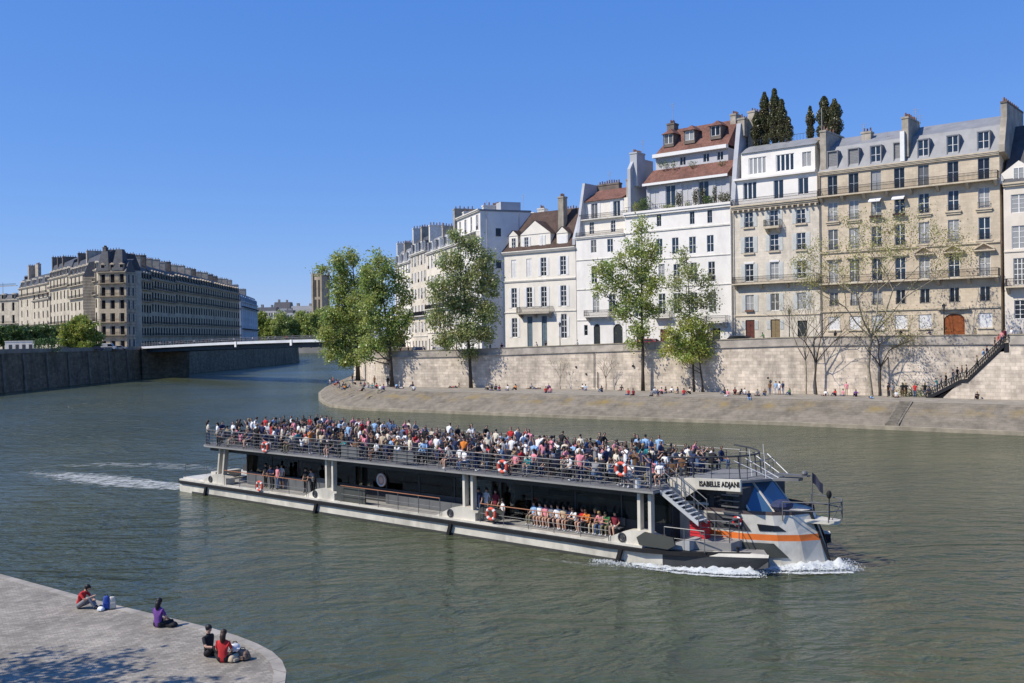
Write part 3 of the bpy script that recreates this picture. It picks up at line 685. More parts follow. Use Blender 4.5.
# ---------- tall white house with red tiled penthouse ----------
f = Facade('town_house', 'white house with planted roof terrace and red tiled penthouse above the tall green tree', fpt(626.5), fpt(733), 9.4)
W = f.W; zt = f.Z(732, 202.5)
def rowp(f, l, w, glass, muntin=2, frame=WHITE, **k):
    for a, t, b in l:
        x = f.S(a); f.window(x, w, f.Z(a, b), f.Z(a, t), glass=glass, muntin=muntin, frame=frame, **k)
rowp(f, [(660, 214.4, 226.2), (693.2, 211.3, 224), (710.8, 209.8, 222.8)], .85, G_DARK, 1, GREYF)
rowp(f, [(638, 240.5, 257), (660, 238.8, 255), (676, 237.5, 254), (693.2, 236.6, 253.5), (711, 235, 252)], 1.2, G_BLUE, 1)
rowp(f, [(638, 267, 284), (662, 264, 280), (677, 264, 282.5), (694, 262.5, 282), (712, 261.5, 281.6)], 1.15, G_DARK)
rowp(f, [(638, 297, 317), (662, 293.5, 314), (677, 293, 314), (694, 292.5, 313), (712.7, 292, 312)], 1.3, G_DARK)
for px, wd, col in ((640, 1.6, 'dark_door'), (664, 1.6, 'red_brown_door'), (700, 1.6, 'dark_door'), (716, 1.4, 'dark_door')):
    x = f.S(px); f.hole(x-wd/2, x+wd/2, 0, 2.9); MB().box(x-wd/2, x+wd/2, .15, .2, 0, 2.9).box(x-wd/2+.15, x-.05, .12, .15, .2, 2.7).box(x+.05, x+wd/2-.15, .12, .15, .2, 2.7).build('entrance_door', MATS[col], f.root)
f.wall(0, W, 0, zt, 12, ST_WHITE)
for y_, h_, o_ in ((223.2, .22, .14), (253.6, .12, .1), (283.3, .12, .1)): f.band(0, W, f.Z(732, y_), h_, o_, OFFW, 'string_course')
f.band(-.05, W+.05, zt+.15, .75, .5, ST_WHITE, steps=2)
f.balcony(f.S(707), f.S(728), f.Z(717, 322), 1.1, OFFW, brackets=[f.S(709), f.S(726)]); f.balcony(f.S(655), f.S(672), f.Z(662, 317), 1.0, OFFW)
for x in (f.S(712),): f.winrail(x, 1.15, f.Z(712, 281), .9)
# terrace rail and penthouse
tr = MB()
for k in range(int(W/.4)): tr.box(.1+k*.4, .13+k*.4, -.2, -.17, zt+.15, zt+1.05)
tr.box(.1, W-.1, -.21, -.16, zt+1.0, zt+1.05); tr.build('terrace_railing', IRON, f.root)
y1 = 2.2; xl, xr = f.S(648, y1), f.S(731, y1); za = f.Z(731, 175.5, y1)
for k in range(5):
    x = xl+(xr-xl)*(k+.5)/5; f.window(x, 1.9, zt+.4, za-.3, y=y1+.12, glass=(LAV if k % 2 == 0 else G_BLUE), leaf=2, muntin=0, frame=SHUT)
f.wall(xl, xr, zt, za, 8, LAV, y=y1)
rl = MB(); zb2 = f.Z(729, 160, 3.6); rl.extr([(xl-.3, y1-.7, za+.02), (xl-.3, y1-.7, za+.3), (xl+.3, 3.9, zb2), (xl+.3, 9, zb2), (xl-.3, 9, za+.02)], (xr-xl+.3, 0, 0)); rl.build('tiled_roof', TILE, f.root)
MB().box(xl-.35, xr+.05, y1-.85, y1-.7, za-.1, za+.3).build('gutter', WHITE, f.root)
y2 = 4.3; x2l, x2r = f.S(657.5, y2), f.S(730, y2); zc2 = f.Z(730, 147, y2)
for k, px in enumerate((684.5, 708, 722)):
    x = f.S(px, y2); f.window(x, 1.1, zb2+.35, zc2-.5, y=y2+.1, glass=G_DARK, muntin=0)
f.wall(x2l, x2r, zb2-.5, zc2, 6, LAV, y=y2)
MB().box(x2l-.2, x2r+.05, y2-.8, y2-.003, zc2-.15, zc2+.45).build('eave_band', WHITE, f.root)
y3 = 4.2; zr2 = f.Z(730, 120.5, 8.2)
rt = MB(); hip = 2.0
A = [(x2l-.1, y3, zc2+.46), (x2r, y3, zc2+.46), (x2r, 8.2, zr2), (x2l+hip, 8.2, zr2)]
rt.poly(A); rt.tri((x2l-.1, y3, zc2+.46), (x2l+hip, 8.2, zr2), (x2l-.1, 12, zc2+.46)); rt.quad((x2l-.1, 12, zc2+.46), (x2l+hip, 8.2, zr2), (x2r, 8.2, zr2), (x2r, 12, zc2+.46)); rt.tri(A[1], (x2r, 12, zc2+.46), A[2]); rt.build('tiled_roof', TILE, f.root)
for px, py in ((671, 134), (692, 130.5), (718, 126), (741, 122)):
    if px > 735: continue
    x = f.S(px, 5.2); zd = f.Z(px, py+11, 5.2); w = 1.0
    dm = MB().box(x-w, x-w+.15, 5.0, 7.4, zd-.3, zd+1.9).box(x+w-.15, x+w, 5.0, 7.4, zd-.3, zd+1.9).box(x-w+.15, x+w-.15, 5.02, 5.2, zd-.3, zd+.25)
    do = dm.build('dormer', CHIMD, f.root); dr_ = MB(); dr_.poly([(x-w-.25, 4.75, zd+1.9), (x+w+.25, 4.75, zd+1.9), (x, 5.8, zd+2.9)]); dr_.quad((x+w+.25, 4.75, zd+1.9), (x+w+.25, 7.6, zd+1.9), (x, 7.6, zd+2.9), (x, 5.8, zd+2.9)); dr_.quad((x-w-.25, 4.75, zd+1.9), (x, 5.8, zd+2.9), (x, 7.6, zd+2.9), (x-w-.25, 7.6, zd+1.9)); dr_.quad((x-w-.25, 4.75, zd+1.88), (x+w+.25, 4.75, zd+1.88), (x+w+.25, 7.6, zd+1.88), (x-w-.25, 7.6, zd+1.88)); dr_.build('dormer_roof', TILE, do)
    f.window(x, 2*w-.32, zd+.26, zd+1.85, y=5.1, cut=False, glass=G_DARK, muntin=0)
# stepped fire wall on the left with chimney pots, roof aerials
fl = MB(); x0 = f.S(634, 0); zz1 = f.Z(640, 155, 1)
fl.extr([(.2, .6, zt), (.2, .6, f.Z(636, 168, .6)), (.2, 2.2, zz1), (.2, 8, zz1), (.2, 8, zt)], (.6, 0, 0)); fl.build('fire_wall', GREYWALL, f.root)
f.chimney(.1, 1.5, 1.6, 4.2, zz1-5, zz1+.8, GREYWALL, 6)
f.chimney(x2l+.4, x2l+1.8, 7.5, 9, zc2, zr2+1.1, CHIMD, 4); f.antenna(x2l+1.2, 8.2, zr2+1.4, 3.2); f.antenna(f.S(643, 2), 2.5, zz1+.8, 2)
f.chimney(x2r-1.2, x2r-.2, 7.5, 9.5, zr2-1, zr2+.9, CHIM, 4)
q = MB(); q.tube([(W-.1, -.12, 0), (W-.1, -.12, zt)], .07, n=6); q.build('drain_pipe', OFFW, f.root)
WHITEH = f; TERR_Z = f.base+zt+.15
# ---------- white house with round arched ground floor ----------
f = Facade('town_house', 'white house with arched ground floor doors and set back top floors under red roof', fpt(577.2), fpt(626), 9.1)
W = f.W; zt = f.Z(600, 235.8)
rowp(f, [(594.3, 239.9, 252.7), (610.8, 238.8, 252)], 1.15, G_BLUE, 1)
rowp(f, [(594.5, 266, 284), (611, 265, 283)], 1.15, G_DARK)
rowp(f, [(596, 295, 312.5), (612, 294, 312)], 1.35, G_DARK)
f.window(f.S(585.5), .75, f.Z(585, 335.5), f.Z(585, 325), glass=G_DARK, muntin=1, leaf=1)
for px, w in ((596.5, 1.35), (617.5, 1.9)):
    x = f.S(px); zz = f.Z(px, 324); f.hole(x-w/2, x+w/2, 0, zz)
    MB().box(x-w/2, x+w/2, .18, .22, 0, zz).build('entrance_door', MATS['dark_door'], f.root)
    a = MB(); pts = [(x-w/2*math.cos(math.pi*k/10), .04, zz-w/2+w/2*math.sin(math.pi*k/10)) for k in range(11)]
    a.extr([(x-w/2, .04, zz+.01)]+pts[:6], (0, .1, 0)); a.extr([(x+w/2, .04, zz+.01)]+pts[:4:-1], (0, .1, 0)); a.build('arch', ST_WHITE, f.root)
f.wall(0, W, 0, zt, 11, ST_WHITE)
f.band(0, W, zt+.1, .4, .3, OFFW, steps=2)
for y_ in (258.5, 288.5, 319.5): f.band(0, W, f.Z(600, y_), .12, .1, OFFW, 'string_course')
f.balcony(f.S(587), f.S(611), f.Z(598, 316), 1.1, OFFW, brackets=[f.S(589), f.S(609)]); f.balcony(.1, W-.2, zt+.11, .25, OFFW, slab=.02, h=.7)
y1 = 1.3; z1 = f.Z(600, 218.5, y1); xl = f.S(582, y1)
f.window(f.S(592.6, y1), .95, f.Z(592, 234, y1), f.Z(592, 222, y1), y=y1+.1, glass=G_DARK); f.window(f.S(614, y1), .95, f.Z(614, 232, y1), f.Z(614, 220, y1), y=y1+.1, glass=G_BLUE)
f.wall(xl, W-.05, zt, z1, 8, ST_W2, y=y1); f.balcony(xl, W-.1, z1+.05, .6, OFFW, y=y1, h=.8)
y2 = 2.2; z2 = f.Z(600, 200.5, y2); xl2 = f.S(584.5, y2)
for a, b in ((595.7, 1.3), (618, 1.4)): f.window(f.S(a, y2), b, z1+.15, z2-.35, y=y2+.1, glass=G_BLUE, muntin=0); f.shutters(f.S(a, y2), b, z1+.15, z2-.35, SHUTW, y=y2-.05, ww=.6)
f.wall(xl2, W-.05, z1, z2, 7, ST_W2, y=y2)
rf = MB(); zr = f.Z(605, 190, 5); rf.extr([(xl2-.1, y2-.4, z2), (xl2+1.6, 5, zr), (xl2+1.6, 8, zr), (xl2-.1, 9.2, z2)], (W-xl2-1.6, 0, 0)); rf.build('tiled_roof', TILE, f.root)
fl = MB(); zz = f.Z(585, 183, 2); fl.extr([(.0, .1, zt), (0, .9, z1+1.5), (0, 2.2, zz), (0, 9, zz), (0, 9, zt-6)], (.55, 0, 0)); fl.build('fire_wall', GREYWALL, f.root)
f.chimney(.6, 5.2, 6.0, 7.0, z2, f.Z(596, 185, 6), CHIMD, 9); f.antenna(3, 6.5, zr+1, 2.5); f.chimney(W-1.2, W-.3, 2.5, 5, z2-1, zr+1.0, CHIM, 4)
ARCHH = f
# ---------- house with brown roof and pedimented dormer ----------
f = Facade('town_house', 'cream white house with steep brown tiled roof, triangular pediment dormer and tall chimney', fpt(499.3), fpt(576.6), 8.75)
W = f.W; zt = f.Z(537, 250.5)
cols = [f.S(514.3), f.S(529.5), f.S(544), f.S(563.6)]
r1 = (f.Z(544, 276), f.Z(544, 257.5)); r2 = (f.Z(544, 307), f.Z(544, 286.5)); r3 = (f.Z(563, 338.5), f.Z(563, 315.5))
for i, x in enumerate(cols):
    w = 1.22
    if i < 2:
        f.hole(x-w/2, x+w/2, *r1)
        s_ = MB().box(x-w/2, x-.02, .1, .14, *r1).box(x+.02, x+w/2, .1, .14, *r1)
        for k in range(18): s_.box(x-w/2+.06, x-.08, .08, .1, r1[0]+.1+k*.155, r1[0]+.18+k*.155).box(x+.08, x+w/2-.06, .08, .1, r1[0]+.1+k*.155, r1[0]+.18+k*.155)
        s_.build('closed_shutters', SHUTW, f.root)
    else: f.window(x, w, *r1, glass=G_DARK, muntin=3, leaf=2); f.shutters(x, w, *r1, SHUTW)
    f.window(x, w, *r2, glass=G_DARK, muntin=3); f.shutters(x, w, *r2, SHUTW)
    if i in (1, 2):
        f.hole(x-w/2, x+w/2, 0, r3[1]); MB().box(x-w/2, x+w/2, .15, .2, 0, r3[1]).box(x-w/2+.1, x-.05, .13, .15, .2, r3[1]-.2).box(x+.05, x+w/2-.1, .13, .15, .2, r3[1]-.2).build('entrance_door', pmat('pale_blue_door', (.11, .15, .18), .5), f.root)
    else: f.window(x, w, r3[0] if i == 3 else r3[0]+.3, r3[1]+(.3 if i == 3 else -.2), glass=G_DARK, muntin=3); f.shutters(x, w, r3[0]+.3, r3[1]-.2, SHUTW)
f.wall(0, W, 0, zt, 10.5, ST_W2)
f.band(-.1, W+.05, zt+.15, .5, .5, ST_W2, steps=3); f.band(0, W, f.Z(537, 279.5), .3, .2, OFFW, 'string_course', steps=2); f.band(0, W, f.Z(537, 311.3), .16, .12, OFFW, 'string_course')
f.balcony(f.S(520), f.S(553), f.Z(537, 311.7)-.1, 1.2, CHIM, slab=.3, brackets=[f.S(522), f.S(536), f.S(551)])
zr = f.Z(545, 211.5, 5); xl = f.S(512, 5)
rf = MB(); A0, A1, R0, R1 = (-.15, -.3, zt+.15), (W, -.3, zt+.15), (xl-.5, 5, zr), (W, 5, zr); B0, B1 = (-.15, 10.6, zt+.15), (W, 10.6, zt+.15)
rf.quad(A0, A1, R1, R0); rf.tri(A0, R0, B0); rf.quad(B0, R0, R1, B1); rf.tri(A1, B1, R1); rf.quad(A0, B0, B1, A1); rf.build('tiled_roof', BTILE, f.root)
def dormer(f, xa, xb, z0, z1, zp, y, mat, rmat, depth=2.6, win=None, ped=True):
    d = MB().box(xa, xb, y, y+depth, z0, z1); 
    if ped: d.extr([(xa-.12, y-.1, z1), (xb+.12, y-.1, z1), ((xa+xb)/2, y-.1, zp)], (0, .3, 0))
    o = d.build('dormer', mat, f.root)
    r = MB(); xm = (xa+xb)/2; e = .25
    r.quad((xa-e, y-.2, z1-.02), (xm, y-.2, zp+.06), (xm, y+depth+1, zp+.06), (xa-e, y+depth+1, z1-.02)); r.quad((xm, y-.2, zp+.06), (xb+e, y-.2, z1-.02), (xb+e, y+depth+1, z1-.02), (xm, y+depth+1, zp+.06)); r.build('dormer_roof', rmat, o)
    return o
dormer(f, f.S(521.3, .3), f.S(551.3, .3), zt+.15, f.Z(536, 234, .3), f.Z(536, 220.5, .3), .3, ST_W2, BTILE)
dormer(f, f.S(509.8, .3), f.S(518.6, .3), zt+.15, f.Z(514, 236, .3), f.Z(514, 230.5, .3), .3, ST_W2, BTILE, 1.8)
dormer(f, f.S(557.6, .3), f.S(568.6, .3), zt+.15, f.Z(563, 233, .3), f.Z(563, 226.5, .3), .3, ST_W2, BTILE, 1.8)
f.window(f.S(514.2, .2), .9, zt+.5, f.Z(514, 238, .3), y=.2, cut=False, muntin=2)
f.window(f.S(527, .2), .95, zt+.5, f.Z(527, 237, .3), y=.2, cut=False, muntin=2); f.shutters(f.S(527, .2), .95, zt+.5, f.Z(527, 237, .3), SHUTW, y=.24, ww=.45); f.shutters(f.S(543, .2), .1, zt+.5, f.Z(543, 235, .3), SHUTW, y=.24, ww=.6)
MB().box(f.S(559, .2), f.S(567.5, .2), .24, .29, zt+.5, f.Z(563, 235, .3)).build('closed_shutters', SHUTW, f.root)
xc = f.S(563.8, 2.6); f.chimney(xc-.6, xc+.6, 2.0, 3.2, zt+1.5, f.Z(563, 196, 2), CHIM, 3)
fl = MB(); zz = f.Z(578, 213, 2); fl.extr([(W-.6, -.1, zt), (W-.6, -.1, zt+1.5), (W-.6, 2.0, zz), (W-.6, 7, zz), (W-.6, 7, zt)], (.58, 0, 0)); fl.build('fire_wall', GREYWALL, f.root)
BROWNH = f
# ---------- oblique row further left ----------
def oblique(name, label, p0, p1, base, zt, mans, mat, wx, floors, col_off=0, deep=12, roofm=None, chim=(), wd=1.1, topdorm=True):
    f = Facade(name, label, p0, p1, base); W = f.W; fh = zt/floors
    n = max(1, int(W/wx))
    for i in range(n):
        x = W*(i+.5)/n
        for r in range(floors):
            z0 = fh*r+(.9 if r else .4); f.window(x, wd, z0, z0+fh*.62, glass=(G_DARK, G_BLUE, G_CURT)[(i*3+r*2) % 3], muntin=1); 
            if r and (i+r) % 2 == 0: f.winrail(x, wd, z0, .7)
            if r and (i % 2): f.shutters(x, wd, z0, z0+fh*.62, SHUTW, ww=.45)
    f.wall(0, W, 0, zt, deep, mat)
    f.band(0, W, zt+.1, .45, .45, OFFW, steps=2); f.band(0, W, fh*1.02, .16, .14, OFFW, 'string_course')
    f.balcony(.1, W-.1, fh*2+.85, .7, OFFW, h=.9)
    if mans:
        r = MB(); r.extr([(0, -.05, zt+.1), (0, 1.5, zt+mans*.72), (0, 4.5, zt+mans), (0, deep, zt+.1)], (W, 0, 0)); r.build('mansard_roof', roofm or ZINC, f.root)
        if topdorm:
            for i in range(n):
                x = W*(i+.5)/n; d = MB().box(x-.7, x+.7, .0, 1.8, zt+.3, zt+2.2).box(x-.8, x+.8, -.1, 1.9, zt+2.2, zt+2.35); d.build('dormer', WHITE if i % 2 else ZINC, f.root); f.window(x, 1.0, zt+.5, zt+2.1, y=-.08, cut=False, muntin=0, glass=G_BLUE)
    for (x0, x1, y0, y1, h) in chim: f.chimney(x0, x1, y0, y1, zt, zt+h, CHIM if x0 > 1 else OFFW, 5)
    return f
oa, ob = Vector((-5.6, 186)), Vector((-28.5, 252)); dd = (ob-oa)
def opt(t): p = oa+dd*t; return (p.x, p.y)
def tallH(px, py, t): p = oa+dd*t; return H + ( (339+(521-px)*.0135) - py)*p.y/1000 - 8.1
f = oblique('town_house', 'tall white end house with blank white gable above the second leafy tree', opt(.22), opt(0), 8.2, tallH(478, 212, .05), 0, ST_WHITE, 3.2, 6, deep=10)
f.balcony(.5, f.W-.5, f.Z(470, 240)+0, .8, OFFW); MB().box(-.1, f.W+.1, -.15, 10.1, f.Z(478, 211.8), f.Z(478, 211.8)+.35).build('roof_coping', ZINC, f.root)
f.chimney(.3, 1.4, 1, 6, f.Z(466, 214), f.Z(466, 208), OFFW, 5)
OBA = f
_z = f.Z(478, 211.8)+.35
f.chimney(2.5, 6.5, 6.2, 7.2, _z, _z+2.2, CHIM, 5); f.chimney(8.5, 9.6, 2.5, 6, _z, _z+1.6, OFFW, 4); MB().box(9.8, 12.6, 5.0, 9.0, _z, _z+1.9).build('stair_head', GREYWALL, f.root); f.antenna(7, 4, _z, 3)
for zz_ in (_z-5, _z-11):
    MB().box(f.W+.003, f.W+.05, 3.0, 4.0, zz_, zz_+1.5).build('side_window', G_DARK, f.root)
for yy_ in (1.2, 7.6): MB().tube([(f.W+.1, yy_, 0), (f.W+.1, yy_, _z-.4)], .07, n=5).build('drain_pipe', GREYWALL, f.root)
oblique('town_house', 'cream house with zinc mansard and tall chimneys between the two leafy trees', opt(.58), opt(.222), 8.15, tallH(450, 246, .3), 4.6, ST_CREAM, 2.9, 5, chim=((.2, 1.3, .5, 4, 6.4), (9.5, 10.4, 1, 4, 5.2), (20, 21.2, .6, 5, 7.5)))
oblique('town_house', 'narrow pale house with stacked balconies at the far end of the curved row', opt(.80), opt(.582), 8.1, tallH(410, 252, .65), 5.0, ST_STONE, 2.6, 6, roofm=SLATE, chim=((.1, 1.0, .5, 4, 6.5), (6, 7.2, 1, 4, 6.2)))
oblique('town_house', 'last cream house of the curved row half hidden by the big leafy tree', opt(1.05), opt(.802), 8.1, tallH(403, 262, .85), 5.0, ST_W2, 2.7, 6, chim=((.1, 1.0, .5, 4, 5.8), (6, 7.2, 1, 4, 5.4)))
# house behind, seen between the gable and the brown roof
f = Facade('rear_building', 'white rear building with terrace showing above the brown roofed house', (-4.0, 205), (18, 195), 8.5); zt = f.Z(520, 222)
for k in range(5): f.window(2.2+k*3.6, 1.6, zt-3.0, zt-.6, glass=G_DARK, muntin=0)
f.wall(0, f.W, 0, zt, 9, ST_WHITE); f.band(0, f.W, zt+.35, .4, 1.2, WHITE, 'canopy'); 
f.wall(1, 9, zt+.4, f.Z(505, 213), 6, ST_PALE, y=1.5); f.chimney(9.5, 11, 2, 4, zt, zt+2.8, OFFW, 4); f.chimney(14.5, 18, 2, 3.2, zt, zt+2.3, CHIM, 6); f.antenna(6, 3, zt+3, 3)
# ---------- left bank block ----------
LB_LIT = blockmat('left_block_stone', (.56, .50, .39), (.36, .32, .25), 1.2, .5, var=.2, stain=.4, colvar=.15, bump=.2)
LB_SH = blockmat('left_block_sooty_stone', (.50, .41, .285), (.34, .28, .20), 1.2, .5, var=.2, stain=.45, colvar=.15, bump=.2)  # river side copy of the block stone, shade put into its colour
def wproto_small():
    m = MB().box(0, 1, 0, .08, 0, 1); return m
SMALLW = None; SMALLR = None; WDK = pmat('dark_room_glass', (.012, .012, .014), .8, .3, .4, spec=0); LBFR = pmat('old_white_shutters', (.55, .53, .48), .7, .25, .12)
def farblock(name, label, p0, p1, base, H_, n, floors, mat, mans=5.0, roof=SLATE, balc=(2, 5), chim=(), deep=14, turret=None):
    global SMALLW
    f = Facade(name, label, p0, p1, base); W = f.W; fh = H_/floors
    if SMALLW is None:
        o = MB().box(0, 1, 0, .05, 0, 1).build('window', [G_DARK, OFFW]); 
        q = MB().box(0, 1, 0, .05, 0, 1).box(.46, .54, -.03, 0, 0, 1, 1).box(-.22, .0, -.03, 0, 0, 1, 1).box(1, 1.22, -.03, 0, 0, 1, 1).build('window', [WDK, LBFR]); SMALLW = q.data
        bpy.data.objects.remove(o); bpy.data.objects.remove(q)
    river = mat.name.startswith('left_block')
    if river:
        global SMALLR
        if SMALLR is None: q = MB().box(0, 1, 0, .05, 0, 1).box(0, .07, -.02, 0, 0, 1, 1).build('window', [WDK, LBFR]); SMALLR = q.data; bpy.data.objects.remove(q)
    def win(x, z0, z1, w, y=.04):
        if river: w *= 1.45 if mat.name.startswith('left_block_sooty') and W > 12 else 1.05
        o = bpy.data.objects.new('window', SMALLR if river else SMALLW); C.objects.link(o); o.parent = f.root; o.location = (x-w/2, y, z0); o.scale = (w, 1, z1-z0)
    n = n+1 if n > 6 and not river else n
    for i in range(n):
        x = W*(i+.5)/n
        for r in range(floors):
            z0 = fh*r+(.7 if r else .1); z1 = z0+fh*.66; f.hole(x-.9, x+.9, z0, z1); win(x, z0, z1, 1.25)
        d = MB().box(x-.75, x+.75, -.02, 2.0, H_+.3, H_+2.5).extr([(x-1, -.1, H_+2.5), (x+1, -.1, H_+2.5), (x, -.1, H_+3.1)], (0, 2.5, 0)); d.build('dormer', mat, f.root); win(x, H_+.6, H_+2.3, 1.2, -.09)
    f.wall(0, W, 0, H_, deep, mat, reveal=.35)
    for r in balc:
        b = MB().box(.2, W-.2, -.9, -.003, fh*r+.45, fh*r+.65); bo = b.build('balcony', mat, f.root); rr = MB().box(.2, W-.2, -.86, -.82, fh*r+1.5, fh*r+1.56)
        for k in range(int(W/.35)): rr.box(.2+k*.35, .25+k*.35, -.86, -.82, fh*r+.652, fh*r+1.5)
        rr.build('balcony_railing', IRON, bo)
    f.band(0, W, H_+.1, .5, .6, mat, steps=2); f.band(0, W, fh*1.02, .2, .2, mat, 'string_course')
    r = MB(); r.extr([(0, -.05, H_+.1), (0, 1.6, H_+mans*.75), (0, 5, H_+mans), (0, deep-2, H_+mans*.8), (0, deep, H_+.1)], (W, 0, 0)); r.build('mansard_roof', roof, f.root)
    for (x0, x1, y0, y1, h) in chim: f.chimney(x0, x1, y0, y1, H_, H_+h, CHIMD if (x1-x0) < 1.3 else CHIM, 6)
    return f
def lbp(px, D): return ((px-512)/1000*D, D)
cz = 9.25
def hz(px, py, D): return H + ((339+(521-px)*.0135)-py)*D/1000 - cz
A = lbp(19.5, 428); B_ = lbp(50, 388); B2 = lbp(70.5, 362); Cc = lbp(99, 330); Dd = lbp(127, 328)
farblock('apartment_building', 'leftmost sunlit apartment house with tall dark chimney stacks beyond the hedge', A, B_, cz, hz(30, 287, 415), 5, 6, LB_LIT, chim=((12, 14, 1, 5, 9.2), (1, 2.2, 2, 5, 5.2), (15, 20, 3.2, 4.4, 9.6)), mans=5)
farblock('apartment_building', 'lower sunlit house with cream front between two taller blocks on the left bank', lbp(33, 409), lbp(50.5, 386), cz, hz(40, 300, 400), 4, 5, LB_LIT, mans=4.5, balc=(2,), deep=10)
farblock('apartment_building', 'sunlit stone block with paired rows of balconies behind the hedge trees', B_, B2, cz, hz(60, 277, 375), 6, 6, LB_LIT, chim=((.3, 1.4, 1, 6, 8.6), (9, 10, 1, 6, 7.8), (17, 18.2, 1, 6, 7.6)), mans=7)
farblock('apartment_building', 'sunlit stone block directly left of the rounded corner above the willow', B2, Cc, cz, hz(85, 273, 345), 7, 6, LB_LIT, chim=((8, 9, 1, 6, 7.9), (20, 21.4, 1, 6, 7.8)), mans=6.6, balc=(1, 2, 4, 5))
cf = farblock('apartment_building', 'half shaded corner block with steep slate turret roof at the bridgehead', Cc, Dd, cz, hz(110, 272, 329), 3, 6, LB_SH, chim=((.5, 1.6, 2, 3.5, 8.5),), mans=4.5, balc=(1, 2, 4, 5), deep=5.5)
tw = MB(); tb = cf.root
for k in (0, 1):
    for r in range(6):
        fh = hz(110, 272, 329)/6; o = bpy.data.objects.new('window', SMALLW); C.objects.link(o); o.parent = cf.root; o.location = (cf.W+.05, .9+k*2.5, fh*r+.7); o.rotation_euler = (0, 0, R(90)); o.scale = (1.1, 1, fh*.62)
for (x0, x1, h0, h1) in ((-.5, 4.2, 0, 7.0), (5.0, 9.2, 0, 7.5)):
    Hh = hz(110, 272, 329); xm = (x0+x1)/2
    b = [(x0, -.3, Hh+.4), (x1, -.3, Hh+.4), (x1, 4, Hh+.4), (x0, 4, Hh+.4)]; t = [(xm-1.1, 1.1, Hh+h1), (xm+1.1, 1.1, Hh+h1), (xm+1.1, 2.6, Hh+h1), (xm-1.1, 2.6, Hh+h1)]
    q = MB()
    for k in range(4): q.quad(b[k], b[(k+1) % 4], t[(k+1) % 4], t[k])
    q.poly(t); q.build('pavilion_roof', SLATE, cf.root)
px_ = [(126.8, 334), (152, 362), (176, 396), (201, 432), (222, 470), (240, 505)]
labs = ['first long shaded block on the river front right of the corner turret', 'second shaded riverfront block with continuous dark balconies', 'third shaded riverfront block below a row of pale chimneys', 'fourth shaded riverfront block near the right end of the row', 'darkest end block with stepped roof beside the blue white building']
tops = [(279, 2), (281, 2), (284, 2), (288, 2), (292, 2)]
hts = [30.0, 31.2, 31.6, 31.8, 31.6]
for k in range(5):
    a, b = lbp(*px_[k]), lbp(*px_[k+1]); mid = ((px_[k][0]+px_[k+1][0])/2, (px_[k][1]+px_[k+1][1])/2)
    Wd = math.dist(a, b)
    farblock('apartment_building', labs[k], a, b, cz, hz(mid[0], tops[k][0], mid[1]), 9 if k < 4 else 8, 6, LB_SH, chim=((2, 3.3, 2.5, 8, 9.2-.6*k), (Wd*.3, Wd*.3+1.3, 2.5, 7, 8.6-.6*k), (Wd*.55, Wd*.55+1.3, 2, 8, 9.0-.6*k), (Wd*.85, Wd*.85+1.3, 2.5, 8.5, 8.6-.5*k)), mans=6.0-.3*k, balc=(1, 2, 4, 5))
farblock('apartment_building', 'pale blue grey building with white chimney at the right end of the shaded row', lbp(241, 540), lbp(258, 620), cz, hz(249, 303, 570), 8, 6, pmat('blue_grey_render', (.42, .46, .50), .85, .15, .3, stain=.3), chim=((6, 9, 2, 5, 9), (30, 34, 1, 6, 8)), mans=6, roof=ZINC, deep=20)
# ================= vegetation =================
def leafmat(name, col, trans=.45, var=.3):
    m = bpy.data.materials.new(name); m.use_nodes = True; nt = m.node_tree; nt.nodes.clear(); MATS[name] = m
    out = N(nt, 'ShaderNodeOutputMaterial'); geo = N(nt, 'ShaderNodeNewGeometry')
    mr = N(nt, 'ShaderNodeMapRange'); mr.inputs['To Min'].default_value = 1-var; mr.inputs['To Max'].default_value = 1+var*1.3; L(nt, geo.outputs['Random Per Island'], mr.inputs['Value'])
    tc = N(nt, 'ShaderNodeTexCoord'); n = N(nt, 'ShaderNodeTexNoise'); n.inputs['Scale'].default_value = .5; L(nt, tc.outputs['Object'], n.inputs['Vector'])
    hs = N(nt, 'ShaderNodeHueSaturation'); hs.inputs['Color'].default_value = col4(col); L(nt, mr.outputs[0], hs.inputs['Value'])
    hm = N(nt, 'ShaderNodeMapRange'); hm.inputs['From Min'].default_value = .35; hm.inputs['From Max'].default_value = .65; hm.inputs['To Min'].default_value = .47; hm.inputs['To Max'].default_value = .53; L(nt, n.outputs['Fac'], hm.inputs['Value']); L(nt, hm.outputs[0], hs.inputs['Hue'])
    d = N(nt, 'ShaderNodeBsdfDiffuse'); t = N(nt, 'ShaderNodeBsdfTranslucent'); g = N(nt, 'ShaderNodeBsdfGlossy'); g.inputs['Roughness'].default_value = .4; g.inputs['Color'].default_value = (.6, .6, .6, 1)
    L(nt, hs.outputs[0], d.inputs['Color']); L(nt, hs.outputs[0], t.inputs['Color'])
    m1 = N(nt, 'ShaderNodeMixShader'); m1.inputs[0].default_value = trans; L(nt, d.outputs[0], m1.inputs[1]); L(nt, t.outputs[0], m1.inputs[2])
    m2 = N(nt, 'ShaderNodeMixShader'); m2.inputs[0].default_value = .06; L(nt, m1.outputs[0], m2.inputs[1]); L(nt, g.outputs[0], m2.inputs[2]); L(nt, m2.outputs[0], out.inputs[0])
    return m
LEAF_MID = leafmat('leaves_mid_green', (.34, .40, .11), .48, .2); LEAF_DK = leafmat('leaves_grey_green', (.33, .37, .14), .48, .2); LEAF_LT = leafmat('leaves_light_green', (.38, .42, .09), .48, .2)
LEAF_YL = leafmat('leaves_yellow_bud', (.36, .34, .11)); LEAF_CYP = leafmat('cypress_foliage', (.10, .10, .04), .25); LEAF_WIL = leafmat('willow_leaves', (.26, .31, .055)); LEAF_HEDGE = leafmat('hedge_leaves', (.09, .15, .04), .3)
